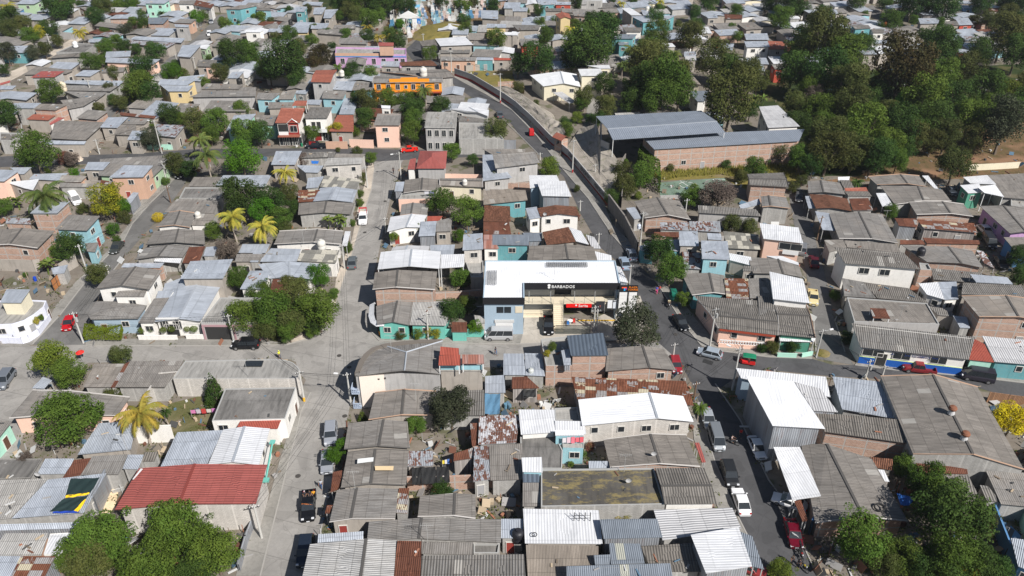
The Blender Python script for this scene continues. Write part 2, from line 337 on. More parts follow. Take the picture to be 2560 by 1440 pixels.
road('main_street', '1905,1480 1900,1402 1847,1297 1812,1215 1787,1155 1770,1100 1757,1030 1735,970 1700,905 1650,860 1605,790 1590,740 1550,660 1502,620 1452,535 1410,442 1345,385 1300,340 1280,312 1242,280 1190,252 1137,214 1100,175 1045,160 1030,150 1013,125 1040,100 1060,75 1095,64 1098,72 1070,95 1062,115 1085,150 1110,168 1132,192 1160,208 1215,237 1280,277 1340,340 1400,417 1470,498 1530,590 1575,640 1640,705 1710,815 1752,865 1775,885 1770,940 1787,960 1850,1052 1920,1200 1965,1260 2012,1375 2042,1440 2055,1480', 'dark', .026)
road('right_street', '1735,868 1785,875 1920,893 2030,897 2080,912 2137,913 2240,926 2345,935 2450,945 2640,968 2640,1020 2560,1005 2440,968 2200,948 2070,940 1920,925 1860,930 1780,985 1700,905', 'dark', .030)
road('side_alley', '1966,455 1975,500 1985,560 2008,640 2022,720 2033,800 2040,897 2135,913 2112,880 2086,800 2066,700 2044,620 2028,560 2010,500 1998,455', 'mid', .034)
road('dirt_track', '-60,200 0,190 60,165 130,128 180,96 200,88 205,98 160,125 100,160 60,185 0,215 -60,232', 'dirt', .012)
road('far_left_street', '240,280 300,235 372,195 405,160 440,130 490,95 525,60 545,38 565,36 555,60 525,92 490,120 460,145 430,170 395,200 340,235 295,275 270,300', 'mid', .016)
road('far_right_lane', '1690,75 1730,35 1760,-5 1790,-5 1752,45 1712,80', 'mid', .016)
road('far_corner_lane', '2160,25 2180,12 2215,40 2260,80 2250,88 2200,55', 'mid', .016)
def kerb(s, w=.18, h=.13):
    P = [at(x, y) for x, y in pp(s)]; m = MB()
    for a, b in zip(P, P[1:]):
        d = (b - a); L = d.length; m.box((a + b) / 2 + Vector((0, 0, h / 2)), (L, w, h), math.atan2(d.y, d.x))
    tag(m.build('kerb', GM['kerb']), kind='structure')
for s in ('651,1440 676,1340 701,1240 723,1150 741,1085 753,1030 777,982', '652,863 716,862 770,848 802,829 822,813 832,793 853,720 876,650 891,600 911,530 929,475 936,425',
          '82,861 150,789 203,720 260,649 311,599 331,560 371,514 425,460', '215,861 240,865 575,865', '209,836 246,750 281,680 301,655', '925,765 924,790 928,830 948,852 1105,859 1290,861 1400,856',
          '778,1440 800,1340 815,1260', '1905,1440 1900,1402 1847,1297 1812,1215 1787,1155 1770,1100 1757,1030', '1133,192 1160,207 1215,236 1280,276 1341,339 1401,416 1471,497 1531,589 1576,639', '1240,281 1300,340 1345,385',
          '1640,704 1711,814 1753,864 1785,876 1920,893 2030,897', '2137,913 2240,926 2345,935 2450,945 2560,958', '1788,960 1851,1052 1921,1200 1966,1260 2013,1375 2043,1440', '2034,800 2041,896', '2087,800 2112,880'):
    kerb(s)
WALKS = []
def walk(s, mat='walk', z=.1, name='pavement'):
    WALKS.append(pp(s)); P = ccw([Vector((*at(x, y)[:2], z)) for x, y in pp(s)]); m = MB(); m.slab(P, .1); return tag(m.build(name, GM[mat]), kind='structure')
walk('640,1440 651,1440 676,1340 701,1240 723,1150 741,1085 753,1030 777,982 765,965 745,975 740,1010 722,1080 700,1150 672,1250 640,1300 610,1360 590,1440')
walk('214,860 240,864 575,864 650,862 700,858 640,846 560,846 340,848 250,848 215,850')
walk('716,862 770,848 802,829 822,813 832,793 853,720 876,650 891,600 911,530 929,475 936,425 932,405 920,410 915,450 895,520 880,600 862,640 840,700 832,750 810,800 780,825 740,846 700,850', 'dirt')
walk('82,861 150,789 203,720 260,649 311,599 331,560 371,514 425,460 440,445 425,440 380,475 340,515 330,550 290,605 235,665 190,705 140,765 120,800 100,830 60,855 0,862 0,868 70,866')
walk('925,790 928,830 948,852 1105,859 1290,861 1375,857 1375,838 1300,836 1200,845 1100,845 1000,850 950,845 935,800', z=.096)
walk('1905,1440 1900,1402 1847,1297 1812,1215 1787,1155 1770,1100 1757,1030 1730,1040 1735,1100 1760,1170 1790,1260 1830,1340 1880,1440', z=.1)
walk('1133,192 1160,207 1215,236 1280,276 1341,339 1401,416 1471,497 1531,589 1576,639 1600,640 1585,615 1530,560 1510,510 1440,430 1390,360 1330,300 1290,270 1230,232 1180,203 1140,186', z=.098)
walk('1640,704 1711,814 1753,864 1785,876 1920,893 2030,897 2034,870 1920,875 1830,862 1790,855 1740,800 1690,730 1650,690', z=.1)
walk('2137,913 2240,926 2345,935 2450,945 2640,968 2640,945 2560,935 2400,922 2300,905 2200,895 2150,895', z=.1)
sheet('plaza_paving', pp('1306,840 1311,790 1480,800 1545,770 1600,740 1618,790 1610,850 1375,858 1300,860'), GM['plaza'], .112)
sheet('sports_court', pp('1640,458 1700,452 1812,445 1822,462 1800,480 1770,492 1650,492 1650,470'), road_mat('faded_green_court', (.16, .225, .175), False, .5), .02)
sheet('dry_field', pp('1165,180 1200,176 1280,176 1290,215 1250,232 1225,222'), GM['dry'], .02)
sheet('leaf_covered_ground', pp('2150,440 2290,300 2640,280 2640,440 2240,452 2010,458'), GM['leaf'], .02)
sheet('dry_grass_slope', pp('1600,425 1850,412 1990,400 2000,450 1880,480 1800,445 1660,452'), GM['dry'], .016)
sheet('courtyard_lawn', pp('410,1090 420,1010 500,990 560,1000 540,1090 480,1110'), GM['yard'], .02)
sheet('cemetery_ground', pp('960,75 985,20 1230,10 1215,50 1110,62 1060,85 1015,110'), GM['leaf'], .02)
sheet('cream_patio', pp('272,1219 298,1219 285,1283 245,1283'), GM['cream'], .02)
sheet('school_path', pp('1465,300 1440,360 1400,400 1430,440 1480,400 1490,330 1500,250 1470,240'), GM['walk'], .02)
sheet('grove_floor', pp('1890,190 2560,160 2640,420 2150,440 2000,440 1980,330 1880,260'), GM['wild'], .014)
sheet('far_wood_floor', pp('790,-30 960,-30 985,22 940,60 850,40 800,20'), GM['wild'], .014)

# ---------------------------------------------------------------- houses
def inset(P, d):
    n = len(P); out = []; P2 = [Vector((p.x, p.y)) for p in P]
    for i in range(n):
        a, b, c = P2[i - 1], P2[i], P2[(i + 1) % n]
        u = (b - a).normalized(); v = (c - b).normalized(); n1 = Vector((-u.y, u.x)); n2 = Vector((-v.y, v.x))
        k = n1 + n2; L = max(.35, 1 + n1.dot(n2)); out.append(b + k * (d / L))
    return [Vector((q.x, q.y, P[i].z)) for i, q in enumerate(out)]
def signed(P): return sum(P[i].x * P[(i + 1) % len(P)].y - P[(i + 1) % len(P)].x * P[i].y for i in range(len(P)))
HOUSES = []; WALLF = []
ROOFD = {'fg': 'grey corrugated', 'fd': 'dark ribbed', 'fb': 'tan corrugated', 'fw': 'pale weathered', 'fp': 'patchy beige', 'zi': 'light zinc', 'zg': 'steel grey', 'gd': 'slate blue metal', 'wg': 'broad blue-grey metal', 'wh': 'white metal', 'ws': 'clean white metal', 'zw': 'off-white zinc', 'zr': 'rust-spotted zinc', 'zs': 'rust-streaked white', 'rp': 'rusty patchwork', 'rt': 'rusted tin', 'rd': 'red tin', 'rr': 'deep red', 'rc': 'red tiled', 'tl': 'brown clay tile', 'pr': 'pink striped', 'mo': 'mossy slab', 'co': 'grey concrete slab', 'cd': 'blackened slab'}
WALLD = {'bk': 'brick', 'bl': 'block', 'bw': 'pale block', 'pl': 'beige', 'w': 'white', 'gy': 'grey', 'tu': 'turquoise', 'te': 'teal', 'lb': 'light blue', 'or': 'orange', 'so': 'salmon orange', 'ye': 'yellow', 'cr': 'cream', 'pk': 'pink', 'bu': 'blue', 'bg': 'blue-grey', 'gn': 'mint', 'dg': 'green', 'lg': 'lime', 'li': 'lilac', 'pu': 'purple', 'dr': 'dark red', 'rr': 'red', 'mt': 'sheet metal', 'wd': 'board', 'bb': 'bamboo', 'st': 'stone', 'op': 'open'}
def roofquad(m, q, th, uvo, mi=0):
    """q: a,b (upper) c,d (lower eave): u along the eave, v down the slope"""
    a, b, c, d = q; U = (c - d).normalized()
    V = ((d - a) - U * (d - a).dot(U))
    V = V.normalized() if V.length > 1e-6 else U.cross(Vector((0, 0, 1)))
    uv = [((p - a).dot(U) + uvo[0], (p - a).dot(V) + uvo[1]) for p in q]
    P = list(q)
    if signed(P) < 0: P = P[::-1]; uv = uv[::-1]
    lo = [p - Vector((0, 0, th)) for p in P]; m.face(lo[::-1], uv[::-1], mi)
    if len(P) == 4 and abs(signed(P)) > 30:
        nu, nv = max(2, min(9, int((P[1] - P[0]).length / 1.3))), max(2, min(9, int((P[2] - P[1]).length / 1.3))); s0 = Vector((uvo[0], uvo[1], 3.3))
        def g(i, j):
            u_, v_ = i / nu, j / nv; p = P[0].lerp(P[1], u_).lerp(P[3].lerp(P[2], u_), v_); w_ = min(1, 6 * u_ * (1 - u_)) * min(1, 6 * v_ * (1 - v_)); ub = [(uv[0][k] * (1 - u_) + uv[1][k] * u_) * (1 - v_) + (uv[3][k] * (1 - u_) + uv[2][k] * u_) * v_ for k in (0, 1)]
            return p - Vector((0, 0, (.05 + .13 * pnoise(p * .55 + s0)) * w_)), ub
        for i in range(nu):
            for j in range(nv):
                q4 = [g(i, j), g(i + 1, j), g(i + 1, j + 1), g(i, j + 1)]; m.face([a_[0] for a_ in q4], [a_[1] for a_ in q4], mi)
    else: m.face(P, uv, mi)
    for i in range(len(P)):
        j = (i + 1) % len(P); m.face([lo[i], lo[j], P[j], P[i]], [(0, 0)] * 4, mi)
def wallband(m, A, B, za, zb, u0=0, z0=0.0, mi=0):
    L = (Vector(B) - Vector(A)).length; m.face([(A[0], A[1], z0), (B[0], B[1], z0), (B[0], B[1], zb), (A[0], A[1], za)], [(u0, z0), (u0 + L, z0), (u0 + L, zb), (u0, za)], mi); return u0 + L
def opening(parent, A, B, f, z, w, h, kind='window', off=.03, fm=None, arch=False):
    A = Vector((A[0], A[1], 0)); B = Vector((B[0], B[1], 0)); d = (B - A).normalized(); n = Vector((d.y, -d.x, 0))
    p = A + (B - A) * f + n * off + Vector((0, 0, z)); rz = math.atan2(d.y, d.x)
    m = MB()
    if arch:
        pts = [(-w / 2, -h / 2), (w / 2, -h / 2)] + [(w / 2 * math.cos(a * math.pi / 8), h / 2 - w / 2 + w / 2 * math.sin(a * math.pi / 8)) for a in range(9)]
        m.face([p + d * x + Vector((0, 0, y)) + n * .02 for x, y in pts])
    else: m.box(p, (w, .06, h), rz)
    o = m.build(kind, M_glass if kind == 'window' else (fm or M_iron), parent)
    e = MB(); t = .09
    for cx, cz, sx, sz in ((0, h / 2 + t / 2, w + 2 * t, t), (0, -h / 2 - t / 2, w + 2 * t, t), (-w / 2 - t / 2, 0, t, h), (w / 2 + t / 2, 0, t, h)) + (((0, 0, .05, h),) if kind == 'window' and w > .9 else ()):
        e.box(p + d * cx + Vector((0, 0, cz)) + n * .02, (sx, .1, sz), rz)
    e.build('frame', M_frame, o); return o
def inpoly(x, y, P):
    c = False; n = len(P)
    for i in range(n):
        x1, y1 = P[i]; x2, y2 = P[i - 1]
        if (y1 > y) != (y2 > y) and x < (x2 - x1) * (y - y1) / (y2 - y1) + x1: c = not c
    return c
def house(typ, h, rm, wm, px, opts=None, label=None, world=None, rng=None):
    o = opts or {}; rng = rng or random.Random(int(px[0][0] * 7 + px[0][1] * 13) if px else 1)
    r = float(o.get('r', .75)); t = float(o.get('t', .35)); ks = [float(x) for x in str(o.get('k', '.5')).split(',')]; k1, k2 = ks[0], ks[-1]
    zs = {'S': (h + t, h + t, h, h), 'N': (h, h, h + t, h + t), 'L': (h + t, h, h, h + t), 'R': (h, h + t, h + t, h)}.get(typ, (h,) * 4)
    Q = world if world else [at(x, y, z) for (x, y), z in zip(px, zs)] if len(px) == 4 else [at(x, y, h) for x, y in px]
    if world: Q = [Vector((p[0], p[1], z)) for p, z in zip(world, zs)]
    cen = sum(Q, Vector((0, 0, 0))) / len(Q); org = Vector((cen.x, cen.y, 0)); Q = [q - org for q in Q]
    root = empty(o.get('n', 'house'), org); th = .08
    uvo = (rng.uniform(0, 50), rng.uniform(0, 50)); ridge = None; top = []
    if typ in 'GH' and len(Q) == 4:
        a, b, c, d = Q
        if typ == 'H': a, b, c, d = d, a, b, c       # ridge from mid(ad) to mid(bc)
        e = a.lerp(b, k1); f = d.lerp(c, k2); e.z += r; f.z += r; ridge = (e, f)
        m = MB(); roofquad(m, (f, e, a, d), th, uvo); roofquad(m, (e, f, c, b), th, (uvo[0] + 7, uvo[1] + 3))
        rf = m.build('roof', RM[rm], root); top = [a, e, b, c, f, d]
        if rm not in ('tl', 'rc'):
            m = MB(); dd = f - e; m.box((e + f) / 2 + Vector((0, 0, .03)), (dd.length, .34, .07), math.atan2(dd.y, dd.x)); m.build('ridge_cap', M_ridge if rm[0] == 'f' else M_ridger if rm in ('rr', 'rd') else M_ridgel, rf)
        if rm[0] == 'f' and rng.random() < .75:
            m = MB(); up = Vector((0, 0, .03))
            for p_, q_ in ((d, f), (f, c)) + (((a, e), (e, b)) if rng.random() < .6 else ()): m.tube([p_ + up, q_ + up], rng.uniform(.06, .13), 4)
            m.build('edge_mortar', rng.choice((M_mortar, M_mortar, M_ridge, M_mortarp)), rf)
    elif typ == 'P':
        a, b, c, d = Q; e = (a + b) / 2 * .62 + (c + d) / 2 * .38; f = (a + b) / 2 * .42 + (c + d) / 2 * .58; e.z = f.z = h + r
        m = MB(); roofquad(m, (f, e, a, d), th, uvo); roofquad(m, (e, f, c, b), th, uvo)
        m2 = [(e, a, b), (f, c, d)]
        for q in m2:
            m.face([q[0], q[1], q[2]] if signed(list(q)) > 0 else [q[0], q[2], q[1]])
        rf = m.build('roof', RM[rm], root); top = [a, b, c, d]
    elif typ == 'A':     # fan hip to an apex given as last pixel
        ap = at(*o['apex'], h + r) - org; n = len(Q); m = MB()
        if signed(Q) < 0: Q = Q[::-1]
        for i in range(n):
            p, q = Q[i], Q[(i + 1) % n]; roofquad(m, (ap, ap, q, p), th, uvo) if False else m.face([p, q, ap], [((x - p).dot((q - p).normalized()), ((x - p) - (q - p).normalized() * (x - p).dot((q - p).normalized())).length) for x in (p, q, ap)])
        m.slab([q - Vector((0, 0, .01)) for q in Q], th); rf = m.build('roof', RM[rm], root); top = Q
    elif typ == 'F':
        p = float(o.get('p', .35)); P = Q if signed(Q) > 0 else Q[::-1]; I = inset(P, .17); zf = h - p
        m = MB(); m.face([Vector((q.x, q.y, zf)) for q in I], [(q.x + uvo[0], q.y + uvo[1]) for q in I]); rf = m.build('roof', RM[rm], root)
        if p > .1:
            m = MB()
            for i in range(len(P)):
                j = (i + 1) % len(P); m.face([P[i], P[j], I[j], I[i]]); m.face([I[i], I[j], Vector((I[j].x, I[j].y, zf)), Vector((I[i].x, I[i].y, zf))])
            m.build('parapet', WM[wm] if wm in ('tu', 'or', 'pu', 'li', 'te') else M_grey, root)
        top = P
    else:
        m = MB(); roofquad(m, Q, th, uvo) if typ in 'SN' else roofquad(m, (Q[3], Q[0], Q[1], Q[2]) if typ == 'L' else (Q[1], Q[2], Q[3], Q[0]), th, uvo)
        rf = m.build('roof', RM[rm], root); top = list(Q)
    if signed(top) < 0: top = top[::-1]
    size = abs(signed(Q)) / 2
    ov = float(o.get('o', .02 if typ == 'F' and float(o.get('p', .35)) > .1 else min(.45, .06 * math.sqrt(max(size, 1)))))
    W = inset(top, ov if typ != 'F' else (0 if float(o.get('p', .35)) > .1 else ov))
    drop = .0 if typ == 'F' else .045; z0 = float(o.get('z', 0))
    if wm == 'op':
        m = MB()
        cs = inset([q for q in (Q if signed(Q) > 0 else Q[::-1])], .15)
        for q in cs: m.box((q.x, q.y, (q.z - .06 + z0) / 2), (.12, .12, q.z - .06 - z0))
        m.build('post', M_grey if h < 4 else M_white, root)
    else:
        m = MB(); u = rng.uniform(0, 9)
        for i in range(len(W)):
            j = (i + 1) % len(W); u = wallband(m, W[i], W[j], W[i].z - drop, W[j].z - drop, u, z0)
        wl = m.build('wall', WM[wm], root)
        if typ == 'F' and float(o.get('p', .35)) > .1: rf.location.z -= 0
    PX = [pxof(q + org) for q in Q]
    H = dict(root=root, Q=[q + org for q in Q], W=W, org=org, h=h, rm=rm, wm=wm, px=PX, label=label, c=(sum(p[0] for p in PX) / len(PX), sum(p[1] for p in PX) / len(PX)), o=o, rng=rng, top=top, size=size, typ=typ, z0=z0)
    HOUSES.append(H); return H
def facades():
    """doors and windows on the walls that the picture can see"""
    for H in HOUSES:
        if H['wm'] in ('op', 'mt', 'bb', 'st') or 'nw' in H['o'] or H['h'] < 3: continue
        W = H['W']; org = H['org']; rng = H['rng']; h = H['h']
        for i in range(len(W)):
            A, B = W[i] + org, W[(i + 1) % len(W)] + org; d = B - A; L = math.hypot(d.x, d.y)
            if L < 1.8: continue
            n = Vector((d.y, -d.x, 0)).normalized(); mid = (A + B) / 2; toc = Vector((-mid.x, -mid.y, 0)).normalized()
            if n.dot(toc) < .12: continue
            blockish = H['wm'] in ('bk', 'bl', 'gy', 'pl')
            rows = [h - 1.35] + ([h - 4.1] if h > 5.3 else [])
            for ri, z in enumerate(rows):
                z = min(z, h - 1.3)
                if z < .9 + H['z0']: continue
                k = max(1, int(L / (3.4 if not blockish else 5)))
                for q in range(k):
                    f = (q + .5 + rng.uniform(-.12, .12)) / k; p = A.lerp(B, f); x, y = pxof((p.x, p.y, z))
                    if not (-30 < x < 2590 and -10 < y < 1450): continue
                    if any(inpoly(x, y, G['px']) for G in HOUSES if G is not H and G['px'] and abs(G['c'][0] - x) < 250 and G['c'][1] > H['c'][1] - 10): continue
                    if blockish and rng.random() > (.12 if H['wm'] in ('bk', 'bl') else .45): continue
                    A0, B0 = W[i], W[(i + 1) % len(W)]
                    w = min(rng.choice((.9, 1.1, 1.3)), L / k * .6)
                    low = (h <= 5.3) or ri == 1
                    if low and rng.random() < .3 and z < 2.6: opening(H['root'], A0, B0, f, 1.05, .95, 2.0, 'door', fm=rng.choice(DOORM))
                    else: opening(H['root'], A0, B0, f, z, w, 1.0)
DOORM = [M_iron, paint((.12, .06, .04), .6, name='brown_door'), paint((.35, .35, .36), .5, name='grey_door'), paint((.3, .05, .04), .6, name='red_door')]
def parse(data):
    ox = oy = 0
    for ln in data.strip().split('\n'):
        ln = ln.strip()
        if not ln or ln[0] == '#': continue
        if ln[0] == '@': ox, oy = [float(v) for v in ln[1:].split(',')]; continue
        lab = None
        if '|' in ln: ln, lab = ln.split('|'); lab = lab.strip()
        w = ln.split(); typ, h, rm, wm = w[0], float(w[1]), w[2], w[3]; pts = []; o = {}
        for q in w[4:]:
            if '=' in q: k, v = q.split('='); o[k] = v
            elif ',' in q: x, y = q.split(','); pts.append((float(x) / 4 + ox, float(y) / 4 + oy))
            else: o[q] = 1
        if 'ap' in o: x, y = o['ap'].split('/'); o['apex'] = (float(x) / 4 + ox, float(y) / 4 + oy)
        if "skip" not in o: house(typ, h, rm, wm, pts, o, lab)
